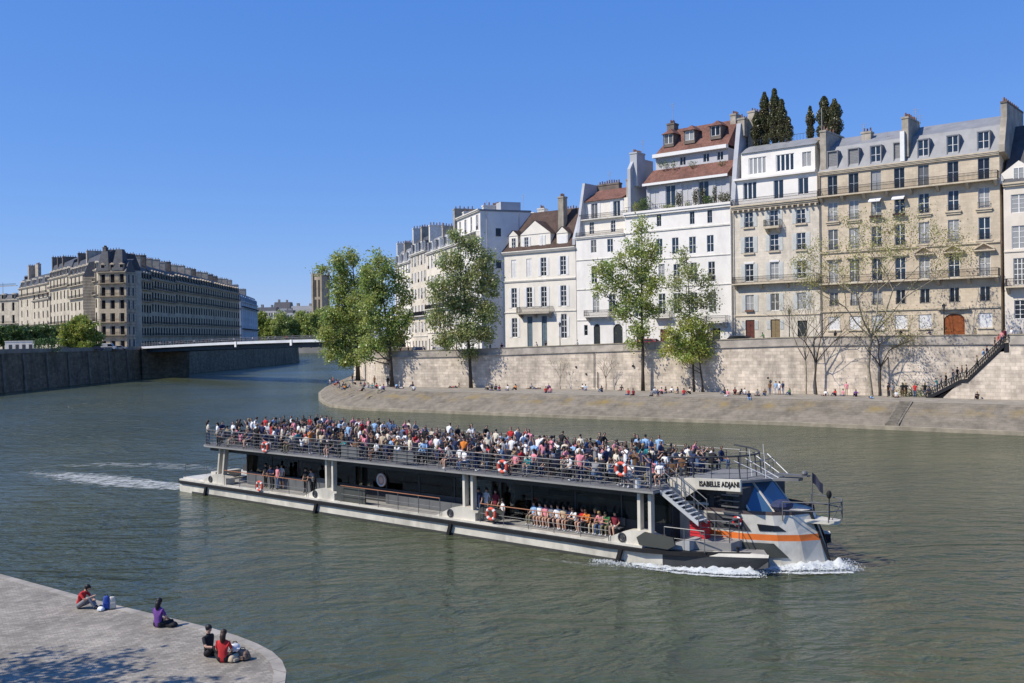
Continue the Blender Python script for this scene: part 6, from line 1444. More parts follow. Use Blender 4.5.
# hair pieces (children)
def hairmesh(long_):
    m = MB(); m.ball((0, .012, .03), (.090, .106, .098), 12, 8)
    m.v = [(x, y+ (0 if z > -.02 or y > 0 else .05), z) for x, y, z in m.v]
    if long_:
        m.tube([(0, .05, .03), (0, .085, -.06), (0, .10, -.2), (0, .09, -.30)], [.07, .085, .07, .02], n=10)
    o = m.build('hair', HR[0], None, smooth=True); me = o.data; bpy.data.objects.remove(o); return me
HAIR_S, HAIR_L = hairmesh(False), hairmesh(True)
FIG = {}
def S2(a, b): return (Vector(a), Vector(b))
def mir(p): return S2((-p[0], p[1], p[2]), p)
STD = dict(pelvis=(0, 0, .93), chest=(0, -.01, 1.30), neck=(0, .0, 1.44), head=(0, -.02, 1.60))
FIG['stand'] = (make_figure(**STD, kn=mir((.10, -.02, .50)), an=mir((.10, .02, .08)), toe=mir((.12, -.13, .03)), el=mir((.25, .03, 1.08)), ha=mir((.24, -.08, .86))), (0, -.02, 1.60))
FIG['stand_short'] = (make_figure(**STD, kn=S2((-.10, -.04, .50), (.11, 0, .5)), an=S2((-.12, .0, .08), (.13, .05, .08)), toe=S2((-.14, -.14, .03), (.16, -.1, .03)), el=S2((-.26, -.02, 1.10), (.25, .03, 1.09)), ha=S2((-.12, -.24, 1.12), (.24, -.07, .86)), short=True, woman=True), (0, -.02, 1.60))
FIG['photo'] = (make_figure(**STD, kn=mir((.10, -.02, .50)), an=mir((.10, .02, .08)), toe=mir((.12, -.13, .03)), el=mir((.26, -.16, 1.24)), ha=mir((.09, -.30, 1.50)), woman=True), (0, -.02, 1.60))
FIG['lean'] = (make_figure(pelvis=(0, .08, .92), chest=(0, -.06, 1.26), neck=(0, -.11, 1.39), head=(0, -.17, 1.54), kn=mir((.10, .02, .50)), an=mir((.10, .05, .08)), toe=mir((.12, -.10, .03)), el=mir((.27, -.20, 1.06)), ha=mir((.18, -.42, 1.10))), (0, -.17, 1.54))
FIG['walk'] = (make_figure(**STD, kn=S2((-.09, -.18, .52), (.09, .05, .50)), an=S2((-.09, -.18, .09), (.09, .28, .16)), toe=S2((-.10, -.33, .06), (.10, .16, .04)), el=S2((-.25, .12, 1.10), (.25, -.10, 1.09)), ha=S2((-.24, .12, .88), (.22, -.28, .95))), (0, -.02, 1.60))
SIT = dict(pelvis=(0, 0, .53), chest=(0, .02, .90), neck=(0, .01, 1.04), head=(0, -.02, 1.19))
FIG['sit'] = (make_figure(**SIT, kn=mir((.12, -.42, .52)), an=mir((.12, -.40, .09)), toe=mir((.13, -.54, .04)), el=mir((.24, -.06, .70)), ha=mir((.13, -.30, .60))), (0, -.02, 1.19))
FIG['sit_short'] = (make_figure(**SIT, kn=S2((-.10, -.42, .53), (.13, -.42, .52)), an=S2((-.06, -.33, .09), (.20, -.45, .09)), toe=S2((-.06, -.47, .04), (.22, -.58, .04)), el=S2((-.24, -.06, .70), (.25, .04, .68)), ha=S2((-.05, -.26, .62), (.20, -.2, .58)), short=True, woman=True), (0, -.02, 1.19))
FIG['sit_lean'] = (make_figure(pelvis=(0, 0, .53), chest=(0, -.12, .88), neck=(0, -.18, 1.00), head=(0, -.25, 1.13), kn=mir((.14, -.42, .52)), an=mir((.13, -.38, .09)), toe=mir((.14, -.52, .04)), el=mir((.23, -.34, .66)), ha=mir((.06, -.46, .72))), (0, -.25, 1.13))
FIG['sit_photo'] = (make_figure(**SIT, kn=mir((.12, -.42, .52)), an=mir((.12, -.40, .09)), toe=mir((.13, -.54, .04)), el=mir((.26, -.16, .86)), ha=mir((.09, -.28, 1.10)), woman=True), (0, -.02, 1.19))
GS = dict(pelvis=(0, 0, .14), chest=(0, -.02, .50), neck=(0, -.05, .64), head=(0, -.09, .79))
FIG['ground'] = (make_figure(**GS, kn=mir((.16, -.34, .42)), an=mir((.13, -.55, .07)), toe=mir((.14, -.69, .04)), el=mir((.24, -.18, .36)), ha=mir((.08, -.38, .42))), (0, -.09, .79))
FIG['cross'] = (make_figure(**GS, kn=mir((.36, -.32, .14)), an=S2((.10, -.40, .06), (-.12, -.34, .08)), toe=S2((.22, -.38, .05), (-.24, -.36, .05)), el=mir((.24, -.10, .30)), ha=mir((.14, -.32, .17)), woman=True), (0, -.09, .79))
FIG['recline'] = (make_figure(pelvis=(0, 0, .13), chest=(0, .22, .42), neck=(0, .28, .55), head=(0, .28, .70), kn=S2((-.12, -.40, .13), (.14, -.33, .38)), an=S2((-.12, -.82, .07), (.14, -.60, .07)), toe=S2((-.14, -.90, .15), (.15, -.74, .04)), el=mir((.28, .34, .24)), ha=mir((.26, .42, .05)), short=True), (0, .28, .70))
FIG['edge'] = (make_figure(**GS, kn=mir((.12, -.42, .10)), an=mir((.11, -.50, -.30)), toe=mir((.11, -.62, -.38)), el=mir((.25, .02, .30)), ha=mir((.28, .04, .07))), (0, -.09, .79))
FIG['lie'] = (make_figure(pelvis=(0, 0, .12), chest=(0, .36, .13), neck=(0, .50, .13), head=(0, .66, .14), kn=S2((-.10, -.38, .30), (.14, -.42, .11)), an=S2((-.10, -.62, .06), (.15, -.84, .07)), toe=S2((-.10, -.74, .05), (.17, -.88, .17)), el=mir((.33, .28, .08)), ha=mir((.28, .05, .07))), (0, .66, .14))
def person(pose, loc, rz, top, bot, skin=0, hair=0, shoe=0, label='', group=None, longh=False, sc=1.0, hairobj=True, mesh=None, headc=None):
    me, hc = FIG[pose] if mesh is None else (mesh, headc)
    o = bpy.data.objects.new('person', me); C.objects.link(o); o.location = loc; o.rotation_euler = (0, 0, rz); o.scale = (sc, sc, sc)
    for i, m in enumerate((SK[skin], CLO[top], CLO[bot], HR[hair], SHOE[shoe])): o.material_slots[i].link = 'OBJECT'; o.material_slots[i].material = m
    tag(o, label, 'person', group)
    if hairobj:
        h = bpy.data.objects.new('hair', HAIR_L if longh else HAIR_S); C.objects.link(h); h.parent = o; h.location = hc
        if pose == 'lie': h.rotation_euler = (R(-90), 0, 0)
        h.material_slots[0].link = 'OBJECT'; h.material_slots[0].material = HR[hair]
    return o
TOPS = ['white']*7+['black']*7+['navy']*4+['red', 'pink', 'pink', 'pink', 'orange', 'grey', 'grey', 'grey', 'light_blue', 'light_blue', 'beige', 'beige', 'purple', 'teal', 'brown', 'brown', 'cream', 'cream', 'maroon', 'denim', 'denim', 'khaki']
BOTS = ['denim', 'denim', 'black', 'black', 'beige', 'navy', 'grey', 'khaki', 'white']
HN = ['black hair', 'brown hair', 'blond hair', 'grey hair']
USED = set()
def cname(c): return c.replace('_', ' ')
# --- passengers on the upper deck ---
ZN = [(0, 4.5, 'at the stern'), (4.5, 8, 'behind the sternmost lifebuoy'), (8, 12, 'above the lower stern passengers'), (12, 16.5, 'above the second pillars'), (16.5, 21, 'above the round emblem'), (21, 25, 'left of the middle pillars'), (25, 29.5, 'around the middle pillars'), (29.5, 33, 'above the side bench'), (33, 37, 'near the forward lifebuoy'), (37, 45, 'by the forward stairs')]
ROWN = ['near rail row', 'second row', 'third row', 'centre row', 'fifth row', 'far rail row']
RV = [.62, 1.9, 3.3, 4.8, 6.5, 8.2]
def zone(u):
    for a, b, n in ZN:
        if a <= u < b: return n
    return ZN[-1][2]
pr = random.Random(42); cnt = 0
for ri, v in enumerate(RV[:4]):
    u = 2.0+pr.random()*.5
    while u < 40.2:
        step = pr.uniform(.78, 1.12) if ri else pr.uniform(.8, 1.2); standing = pr.random() < (.55 if u < 14 else .38)
        if pr.random() < .04: u += step; continue
        pose = pr.choice(['stand', 'stand_short', 'stand', 'photo', 'lean']) if standing else pr.choice(['sit', 'sit_short', 'sit', 'sit_lean', 'sit_photo'])
        zn, rw = zone(u), ROWN[ri]
        for att in range(60):
            t, bt, hr_, lg = pr.choice(TOPS), pr.choice(BOTS), pr.choices([0, 1, 2, 3], [6, 5, 2, 1])[0], pr.random() < .4
            k = (zn, rw, t) if att < 30 else (zn, rw, t, bt); 
            if k not in USED and (zn, rw, t) not in USED or att > 58: break
        USED.add((zn, rw, t)); USED.add(k)
        lb = '%s passenger, %s top, upper deck %s, %s' % ('standing' if standing else 'seated', cname(t), rw, zn)
        w = bw(u+pr.uniform(-.12, .12), v+pr.uniform(-.35, .35) if ri else v+pr.uniform(-.1, .25), UZ)
        if standing: rz = BANG+R(pr.choice([0, 15, -20, 200, 160, 90, -30]))
        else: rz = BANG+R(pr.choice([90, 90, 80, 0, 10, -15, 180])) if ri else BANG+R(pr.choice([0, 180, 180, 10, -15, 90]))
        person(pose, w, rz, t, bt, pr.choices([0, 1, 2], [5, 3, 1])[0], hr_, pr.randint(0, 1), lb, 'passengers on the upper deck', lg, pr.uniform(.93, 1.06)); cnt += 1
        u += step
print('deck', cnt, file=__import__('sys').stderr)
# passengers beyond the three hundred that show largest: one object
SM = list(SK)+[CLO[k] for k in ('white', 'black', 'navy', 'grey', 'pink', 'light_blue', 'cream', 'red', 'denim')]+[HR[0], HR[1], SHOE[0]]
SI = {m_.name: i for i, m_ in enumerate(SM)}; cV = []; cF = []; cM = []
def stuff_person(pose, p, rz, t, b, s, h):
    me = FIG[pose][0]; off = len(cV); M4 = Matrix.Translation(p) @ Matrix.Rotation(rz, 4, 'Z'); mp = [SI[SK[s].name], SI[CLO[t].name], SI[CLO[b].name], SI[HR[h].name], SI[SHOE[0].name]]
    cV.extend(tuple(M4 @ v.co) for v in me.vertices)
    for p_ in me.polygons: cF.append(tuple(i+off for i in p_.vertices)); cM.append(mp[p_.material_index])
for v in (1.35, 2.7, 4.15, 5.5, 6.3, 7.1, 7.9, 8.7, 9.15):
    u = 2.2+pr.random()*.6
    while u < 40:
        sd_ = pr.random() < (.45 if u < 14 else .22); pose = pr.choice(['stand', 'stand_short', 'lean']) if sd_ else pr.choice(['sit', 'sit_short', 'sit_lean', 'sit_photo'])
        stuff_person(pose, bw(u, v+pr.uniform(-.12, .12), UZ), BANG+R(pr.choice([90, 90, 0, 10, 180, -20])), pr.choice(['white', 'white', 'white', 'black', 'black', 'black', 'navy', 'grey', 'pink', 'light_blue', 'cream', 'denim', 'red' if pr.random() < .4 else 'black']), pr.choice(['denim', 'black', 'navy', 'grey']), pr.choice([0, 0, 1]), pr.choice([0, 1]))
        u += pr.uniform(1.0, 1.8) if v < 5 else pr.uniform(.75, 1.3)
me_ = bpy.data.meshes.new('crowd'); me_.from_pydata(cV, [], cF)
for m_ in SM: me_.materials.append(m_)
me_.polygons.foreach_set('material_index', cM); me_.polygons.foreach_set('use_smooth', [True]*len(cM)); me_.update(); co_ = bpy.data.objects.new('crowd', me_); C.objects.link(co_); tag(co_, 'tightly packed passengers filling the gaps between the rows on the upper deck', 'crowd', None, 'stuff')
# the man in pink at the rail, the boy in orange
# --- lower deck passengers ---
def lowp(px, py, v, pose, t, b, lb, face=0, **k):
    u, z = bl(px, py, v); person(pose, bw(u, v, .9), BANG+R(face), t, b, label=lb, group='passengers on the lower deck', **k)
lowp(266, 492, 1.2, 'stand', 'black', 'black', 'standing passenger in black beside the lower stern lifebuoy', 0)
lowp(272, 494, 1.0, 'lean', 'navy', 'black', 'passenger in navy leaning on the lower stern rail', 20)
lowp(278, 495, 1.1, 'stand', 'pink', 'denim', 'standing passenger in pink top on the lower stern deck', -10, longh=True)
lowp(282, 494, 1.5, 'stand_short', 'white', 'denim', 'passenger in white standing right of the pink top on the lower deck', 10)
lowp(306, 499, 1.2, 'stand', 'black', 'black', 'crew member in black standing left of the second pillars', 0)
lowp(313, 500, 1.4, 'lean', 'grey', 'black', 'crew member in grey leaning by the second pillars', 0)
lowp(360, 500, 2.6, 'sit', 'brown', 'black', 'seated passenger in brown inside the cabin left of the round emblem', 0)
lowp(378, 503, 2.6, 'sit', 'light_blue', 'black', 'seated passenger in light blue inside the cabin below the round emblem', 0)
lowp(479, 523, 1.2, 'stand', 'navy', 'denim', 'standing passenger in navy left of the lower middle lifebuoy', 0)
lowp(487, 524, 1.5, 'stand_short', 'white', 'beige', 'passenger in white standing behind the lower middle lifebuoy', 0)
lowp(496, 526, 1.4, 'stand', 'maroon', 'black', 'passenger in maroon standing right behind the lower middle lifebuoy', 0)
lowp(503, 526, 1.0, 'sit_short', 'white', 'denim', 'passenger in white seated right of the lower middle lifebuoy', -30)
lowp(511, 520, 3.0, 'stand', 'grey', 'grey', 'barman in grey standing inside before the bar counter', 0)
bc = ['light_blue', 'white', 'pink', 'grey', 'white', 'beige', 'navy', 'white', 'red', 'orange', 'black', 'pink', 'green', 'maroon']
bench = MB()
b0, _ = bl(533, 528, 1.35); b1, _ = bl(614, 545, 1.35)
bench.box(b0-.4, b1+.4, 1.3, 1.75, 1.3, 1.36).box(b0-.4, b1+.4, 1.76, 1.82, 1.4, 1.8)
for k in range(6): bench.box(b0+k*(b1-b0)/5-.03, b0+k*(b1-b0)/5+.03, 1.35, 1.7, .9, 1.3)
bench.build('side_bench', MIDG, boat)
for k, c in enumerate(bc):
    u = b0+(b1-b0)*k/13; person(pr.choice(['sit', 'sit_short', 'sit_short', 'sit_lean']), bw(u, 1.45, .88), BANG+R(pr.uniform(-20, 20)), c, pr.choice(BOTS), pr.choice([0, 0, 1]), pr.choice([0, 1, 1, 2]), 1, 'passenger in %s on the lower side bench, %s from left' % (cname(c), ['first', 'second', 'third', 'fourth', 'fifth', 'sixth', 'seventh', 'eighth', 'ninth', 'tenth', 'eleventh', 'twelfth', 'thirteenth', 'fourteenth'][k]), 'passengers on the lower side bench', pr.random() < .4)
# --- people on the lower quay ---
WATER = math.atan2(-.613, -.79)          # direction to the river
def face_to(dx, dy): return math.atan2(dx, -dy)   # local -Y turned towards (dx, dy)
FR = face_to(-.6, -.8)
def quay(px, py, pose, t, b, where, rz=None, z=QZ, sc=1.0, group='people sitting on the quay', **k):
    p = Vector(gb(px, py, z, .75)); nm = {'ground': 'sitting', 'cross': 'sitting', 'recline': 'leaning back', 'edge': 'sitting on the edge', 'lie': 'lying down', 'stand': 'standing', 'walk': 'walking', 'lean': 'leaning forward', 'stand_short': 'standing', 'photo': 'standing', 'sit': 'sitting'}[pose]
    lb = 'person in %s, %s %s' % (cname(t), nm, where); 
    if lb in USED: print('DUP', lb)
    USED.add(lb)
    return person(pose, (p.x, p.y, z), (FR if rz is None else rz), t, b, label=lb, group=group, sc=sc*1.08, **k)
cl_tip = ['white', 'black', 'pink', 'red', 'light_blue', 'purple', 'grey', 'navy', 'cream', 'orange', 'green', 'denim']
for k, t in enumerate(cl_tip):
    px = 330+k*1.6+(k % 2)*.5; py = 383.2+k*.75-(k % 3)*1.6
    quay(px, py, ['edge', 'ground', 'cross', 'recline'][k % 4], t, BOTS[k % 9], 'on the left tip of the quay', rz=face_to(-1, -.25)+R(pr.uniform(-30, 30)), hair=k % 3, longh=k % 2 == 0)
for k, (px, py, t, ps) in enumerate([(352.5, 383.5, 'black', 'stand'), (355.5, 384.5, 'beige', 'ground'), (361, 386, 'navy', 'cross'), (365, 387, 'maroon', 'ground'), (368.5, 388, 'grey', 'ground'), (372.5, 388.5, 'teal', 'cross'), (362, 391.2, 'black', 'recline'), (377, 388.6, 'red', 'ground'), (380.5, 390.5, 'white', 'edge'), (384, 390, 'purple', 'ground'), (374.5, 385, 'brown', 'stand')]):
    quay(px, py, ps, t, BOTS[(k*2) % 9], 'between the two big leaning trees', hair=k % 3)
for a in [(388, 386.6, 'stand', 'black', 'denim', 'in the shade beside the second dark trunk'), (396, 388, 'recline', 'light_blue', 'denim', 'on the shaded quay right of the second trunk'), (400, 388.6, 'lie', 'white', 'navy', 'on the shaded quay right of the second trunk'), (414, 390.5, 'edge', 'white', 'black', 'alone at the quay edge before the dappled wall'), (413, 387, 'ground', 'black', 'denim', 'behind the lone white figure at the quay edge'),
          (452, 387.8, 'lie', 'red', 'black', 'left of the oval tree trunk'), (457, 388, 'recline', 'beige', 'denim', 'close left of the oval tree trunk'),
          (488, 390, 'ground', 'beige', 'black', 'at the left of the group above the narrow brown steps'), (492, 390.6, 'cross', 'black', 'denim', 'in the group above the narrow brown steps'), (496, 390, 'ground', 'navy', 'black', 'in the middle of the group above the narrow brown steps'), (499.5, 390.8, 'cross', 'maroon', 'denim', 'at the right of the group above the narrow brown steps'),
          (530.5, 388.9, 'recline', 'grey', 'navy', 'against the wall right of the narrow brown steps'), (536.5, 389.1, 'lie', 'brown', 'denim', 'against the wall right of the narrow brown steps'), (546, 392.8, 'edge', 'red', 'navy', 'at the quay edge left of the drain pipe'), (550.5, 392.6, 'edge', 'pink', 'denim', 'at the quay edge left of the drain pipe'), (549, 389.5, 'ground', 'purple', 'black', 'behind the pair in red and pink'),
          (508, 390.5, 'cross', 'white', 'denim', 'right of the group above the narrow brown steps'), (516, 390, 'ground', 'orange', 'black', 'against the wall below the far drain pipe'), (602, 392, 'ground', 'black', 'denim', 'under the slim leafless shrub tree'), (678, 393.5, 'cross', 'navy', 'beige', 'under the right side of the bushy tree'), (684, 395, 'edge', 'red', 'denim', 'at the edge below the bushy tree'), (690, 394, 'ground', 'cream', 'black', 'under the trunk of the bushy tree'), (745, 394.5, 'cross', 'white', 'denim', 'behind the lone figure in navy'), (790, 395, 'ground', 'green', 'denim', 'right of the blue and white group'), (825, 396, 'recline', 'white', 'navy', 'left of the pair in red and pink'), (856, 396.5, 'ground', 'purple', 'black', 'left of the pale plane trunk'), (915, 397.5, 'stand', 'red', 'denim', 'between the black group and the staircase'),
          (583, 389.8, 'ground', 'white', 'beige', 'against the wall left of the drain pipe'), (586, 390.4, 'cross', 'light_blue', 'denim', 'by the drain pipe'), (621, 390.5, 'recline', 'black', 'denim', 'left of the tall slender tree'), (628.5, 395, 'edge', 'red', 'denim', 'at the edge left of the tall slender trunk'), (633.5, 395.3, 'edge', 'maroon', 'black', 'at the edge left of the tall slender trunk'),
          (652, 396, 'edge', 'grey', 'black', 'at the edge right of the tall slender trunk'), (655, 393.5, 'ground', 'white', 'denim', 'in the shade right of the tall slender trunk'), (658, 396.2, 'edge', 'navy', 'beige', 'in the row right of the tall slender trunk'), (662, 394, 'ground', 'pink', 'black', 'in the shade below the bushy tree'), (666, 393.2, 'cross', 'black', 'denim', 'in the shade below the bushy tree'), (671, 392.6, 'recline', 'white', 'denim', 'below the bushy tree'),
          (725, 394, 'ground', 'black', 'denim', 'at the left of the group right of the bushy tree'), (728, 396, 'edge', 'pink', 'white', 'at the edge right of the bushy tree'), (735, 394, 'ground', 'maroon', 'black', 'in the group right of the bushy tree'), (739.5, 395, 'recline', 'black', 'beige', 'in the group right of the bushy tree'), (749, 398.4, 'edge', 'navy', 'light_blue', 'alone at the edge below the wall shadow'), (757.5, 396, 'cross', 'grey', 'black', 'in the seated group left of the striped group'), (765, 395.6, 'ground', 'brown', 'denim', 'in the seated group left of the striped group'), (770, 394.6, 'stand', 'brown', 'denim', 'left of the blue and white group'),
          (776, 394.5, 'stand', 'light_blue', 'white', 'in the blue and white group'), (779.5, 394.7, 'stand_short', 'white', 'denim', 'in the blue and white group'), (783, 394.5, 'stand', 'navy', 'white', 'in the blue and white group'),
          (835.5, 396, 'ground', 'red', 'navy', 'right of the small forked bare tree'), (843.5, 396, 'cross', 'pink', 'denim', 'right of the small forked bare tree'), (846.5, 395.4, 'stand', 'pink', 'beige', 'between the bare trees'), (871, 398.5, 'lie', 'navy', 'light_blue', 'below the pale plane tree'),
          (888.5, 397, 'stand', 'black', 'black', 'at the left of the four by the broad steps'), (893, 397.4, 'stand', 'grey', 'black', 'second of the four by the broad steps'), (896.5, 397.6, 'cross', 'white', 'black', 'among the four by the broad steps'), (902.5, 396.8, 'stand', 'black', 'brown', 'third of the four by the broad steps'), (906, 396.8, 'walk', 'black', 'brown', 'rightmost of the four by the broad steps'),
          (925, 396.6, 'stand', 'black', 'denim', 'at the foot of the iron staircase'), (929, 397, 'sit', 'navy', 'black', 'at the foot of the iron staircase'), (977.5, 399.2, 'ground', 'black', 'black', 'alone against the pale wall right of the iron staircase')]:
    px, py, ps, t, b, wh = a; quay(px, py, ps, t, b, wh, hair=pr.randint(0, 2), longh=pr.random() < .4, rz=FR+R(pr.uniform(-35, 35)), skin=pr.choice([0, 0, 1]))
# --- iron staircase with people ---
ist = empty('iron_staircase', on_wall(930, 397, 1.1)); ist.location.z = 0; tag(ist, 'black iron staircase climbing the quay wall at the right', 'staircase')
IL = Vector(ist.location)
def stp(px, py, out): return on_wall(px, py, out)-IL
OUTS = 2.3; treads = [(926, 398), (961, 380), (968, 379.2), (1004, 343.6), (1009, 343.4)]
wdir = (Vector(wall_foot[9])-Vector(wall_foot[7])).normalized(); wdir = Vector((wdir.x, wdir.y, 0)); wn = Vector((-wdir.y, wdir.x, 0))
m = MB(); T3 = [stp(x, y, OUTS) for x, y in treads]
for a, b in ((0, 1), (2, 3)):
    p, q = T3[a], T3[b]; n = 16
    for k in range(n):
        s0 = p.lerp(q, k/n); s1 = p.lerp(q, (k+1)/n); s1f = Vector((s1.x, s1.y, s1.z))
        m.extr([(s0.x, s0.y, s1.z-.02), (s1.x, s1.y, s1.z-.02), (s1.x, s1.y, s1.z-.45), (s0.x, s0.y, s0.z-.25)], wn*(OUTS-.06))
m.extr([T3[1], T3[2], T3[2]-Vector((0, 0, .4)), T3[1]-Vector((0, 0, .4))], wn*(OUTS-.06)); m.extr([T3[3], T3[4], T3[4]-Vector((0, 0, 1.1)), T3[3]-Vector((0, 0, 1.1))], wn*(OUTS-.06))
m.build('steps', IRON, ist)
m = MB(); 
for a, b in zip(T3, T3[1:]):
    for oz in (.05, .45, .88): m.tube([a+Vector((0, 0, oz))-wn*.05, b+Vector((0, 0, oz))-wn*.05], .06 if oz > .8 else .045, n=5)
    n = max(1, int((b-a).length/.30)); 
    for k in range(n):
        s0, s1 = a.lerp(b, k/n), a.lerp(b, (k+1)/n); m.tube([s0+Vector((0, 0, .05))-wn*.05, s0+Vector((0, 0, .86))-wn*.05], .04, n=4); m.tube([s0+Vector((0, 0, .1))-wn*.05, s1+Vector((0, 0, .82))-wn*.05], .035, n=4)
for a, b in zip(T3[:3], T3[1:4]): m.extr([a+Vector((0, 0, .0))-wn*.08, b-wn*.08, b-Vector((0, 0, .45))-wn*.08, a-Vector((0, 0, .3))-wn*.08], wn*.05)
m.build('ornate_railing', IRON, ist)
m = MB(); A = T3[4]; m.extr([A, A+Vector((0, 0, 1.1)), A+Vector((0, 0, 1.1))-wdir*.05, A-wdir*.05], wn*OUTS)
m.build('end_panel', IRON, ist)
# stone mass below the stairs, flush with their face, then wall continues to the right
us_ = [(943.5, 397.2), (960, 382.5), (968.5, 381.8), (1000, 352), (1009.3, 351.2)]
L0 = [on_wall(x, y, OUTS-.02) for x, y in us_]; rgt = L0[-1]+wdir*45
m = MB(); poly = [Vector((p.x, p.y, p.z)) for p in L0]+[Vector((L0[-1].x, L0[-1].y, 9.5)), Vector((rgt.x, rgt.y, 9.5)), Vector((rgt.x, rgt.y, QZ-.3)), Vector((L0[0].x, L0[0].y, QZ-.3))]
m.extr(poly, wn*(OUTS-.1)); m.build('stone_face', WST, qw)
a = L0[-1]
for nm_, z0, z1, o0, mt in (('ledge', 9.53, 9.75, .18, COP), ('parapet', 9.752, 10.67, -.05, COP), ('parapet_coping', 10.672, 10.81, .03, CURB)):
    p = a-wn*o0; q = p+wdir*45; m = MB(); m.extr([(p.x, p.y, z0), (q.x, q.y, z0), (q.x, q.y, z1), (p.x, p.y, z1)], wn*(.5 if nm_ != 'ledge' else 2.3)); m.build(nm_, mt, qw)
def tread_y(px):
    for (x0, y0), (x1, y1) in zip(treads, treads[1:]):
        if x0 <= px <= x1: return y0+(y1-y0)*(px-x0)/(x1-x0)
    return treads[-1][1]
stl = [(937, 'teal', 'denim', 'lean'), (941, 'grey', 'black', 'walk'), (946, 'black', 'black', 'stand'), (953, 'grey', 'denim', 'walk'), (957.5, 'black', 'black', 'walk'), (962, 'brown', 'grey', 'walk'), (966.5, 'beige', 'black', 'stand'), (977, 'khaki', 'black', 'walk'), (983.5, 'light_blue', 'white', 'walk'), (987, 'navy', 'denim', 'walk'), (995, 'black', 'black', 'stand'), (998.5, 'red', 'white', 'stand'), (1002, 'pink', 'denim', 'stand_short'), (1005, 'maroon', 'black', 'stand')]
orn = ['lowest', 'second', 'third', 'fourth', 'fifth', 'sixth', 'seventh', 'eighth', 'ninth', 'tenth', 'eleventh', 'twelfth', 'thirteenth', 'topmost']
for k, (px, t, b, ps) in enumerate(stl):
    p = on_wall(px, tread_y(px)-1.2, 1.2+(k % 3)*.2); person(ps, (p.x, p.y, p.z+.0), face_to(-.8, .6)+R(pr.uniform(-25, 25)) if k < 10 else FR+R(pr.uniform(-80, 80)), t, b, label='person in %s on the iron staircase, %s from bottom' % (cname(t), orn[k]), group='people on the iron staircase', hair=k % 3)
# pedestrians behind the parapet
ped = [(396, 'red', 'pedestrian in red behind the parapet right of the big leaning trees'), (403, 'black', 'pedestrian in black behind the parapet below the curved row of houses'), (409, 'white', 'pedestrian in white behind the parapet below the curved row of houses'), (421, 'navy', 'pedestrian in navy behind the parapet left of the oval tree'), (486, 'black', 'pedestrian in black leaning on the parapet right of the oval tree'), (497, 'maroon', 'pedestrian in maroon leaning on the parapet left of the brown roofed house'), (534, 'grey', 'pedestrian in grey below the small balcony of the brown roofed house'), (542, 'black', 'pedestrian in black below the small balcony of the brown roofed house'), (572, 'white', 'pedestrian in white at the parapet left of the arched doors'), (760.5, 'green', 'pedestrian in green between the doors of the narrow stone house'), (832, 'black', 'pedestrian in black before the first white ground floor shutter'), (897, 'black', 'pedestrian in black before the fourth white ground floor shutter'), (928, 'navy', 'pedestrian in navy left of the brown arched door'), (973, 'khaki', 'pedestrian in khaki right of the brown arched door'), (1009, 'white', 'pedestrian in white behind the parapet at the right edge'), (1019, 'grey', 'pedestrian in grey behind the parapet at the far right')]
for k, (px, t, lb) in enumerate(ped):
    d = ray(px, 345); a = None
    for (p, q) in zip(wall_foot, wall_foot[1:]):
        pv_, qv_ = Vector(p), Vector(q); x = d.x/d.y; den = (qv_.x-pv_.x)-x*(qv_.y-pv_.y)
        s = (x*pv_.y-pv_.x)/den
        if 0 <= s <= 1: a = pv_.lerp(qv_, s); n = Vector((-(qv_-pv_).y, (qv_-pv_).x)).normalized(); break
    if a is None: continue
    a = a+n*1.15+n*(k % 3)*.25; person('lean' if k % 3 == 0 else 'walk', (a.x, a.y, zledge(a.x)+.12), FR+R(pr.uniform(-70, 70)), t, 'denim', label=lb, group='pedestrians behind the parapet', hair=k % 3)
# --- foreground people, finer figures with fingers ---
HG = dict(hi=True)
hi1 = make_figure(pelvis=(0, 0, .14), chest=(0, -.16, .46), neck=(0, -.24, .58), head=(0, -.33, .70), kn=S2((-.14, -.42, .40), (.20, -.40, .22)), an=S2((-.12, -.62, .07), (.02, -.62, .07)), toe=S2((-.13, -.78, .04), (-.10, -.70, .05)), el=S2((-.24, -.34, .34), (.24, -.32, .34)), ha=S2((-.08, -.52, .42), (.06, -.50, .30)), **HG)
hi2 = make_figure(**GS, kn=mir((.34, -.30, .16)), an=S2((.10, -.42, .06), (-.12, -.36, .08)), toe=S2((.24, -.40, .05), (-.26, -.38, .05)), el=mir((.23, -.12, .30)), ha=mir((.12, -.34, .20)), woman=True, **HG)
hi3 = make_figure(pelvis=(0, 0, .14), chest=(0, .03, .50), neck=(0, .02, .64), head=(0, -.01, .79), kn=S2((-.14, -.36, .36), (.16, -.42, .12)), an=S2((-.12, -.60, .07), (.12, -.80, .07)), toe=S2((-.13, -.75, .04), (.14, -.88, .14)), el=S2((-.24, -.14, .34), (.28, .16, .30)), ha=S2((-.14, -.34, .34), (.30, .24, .07)), woman=True, **HG)
def fp(px, py): p = G(px, py, FGZ); return (p.x, p.y, FGZ)
def face_parts(o, hc, hairm, lng):
    for sx in (-1, 1):
        e_ = MB().ball((hc[0]+sx*.030, hc[1]-.088, hc[2]+.015), (.011, .008, .008), 8, 5); eo = e_.build('eye', IRON, o)
    MB().ball((hc[0], hc[1]-.088, hc[2]-.045), (.022, .007, .006), 8, 5).build('mouth', pmat('lips', (.35, .10, .09), .5), o)
def fore(mesh, hc, p, rz, t, b, lb, **k):
    o = person('x', p, rz, t, b, label=lb, mesh=mesh, headc=hc, **k); face_parts(o, hc, None, None); return o
fore(hi1, (0, -.33, .70), fp(79, 608), face_to(1, -.1), 'red', 'grey', 'person in red hunched over crossed legs at the quay kerb beside a blue bag', hair=0, shoe=0)
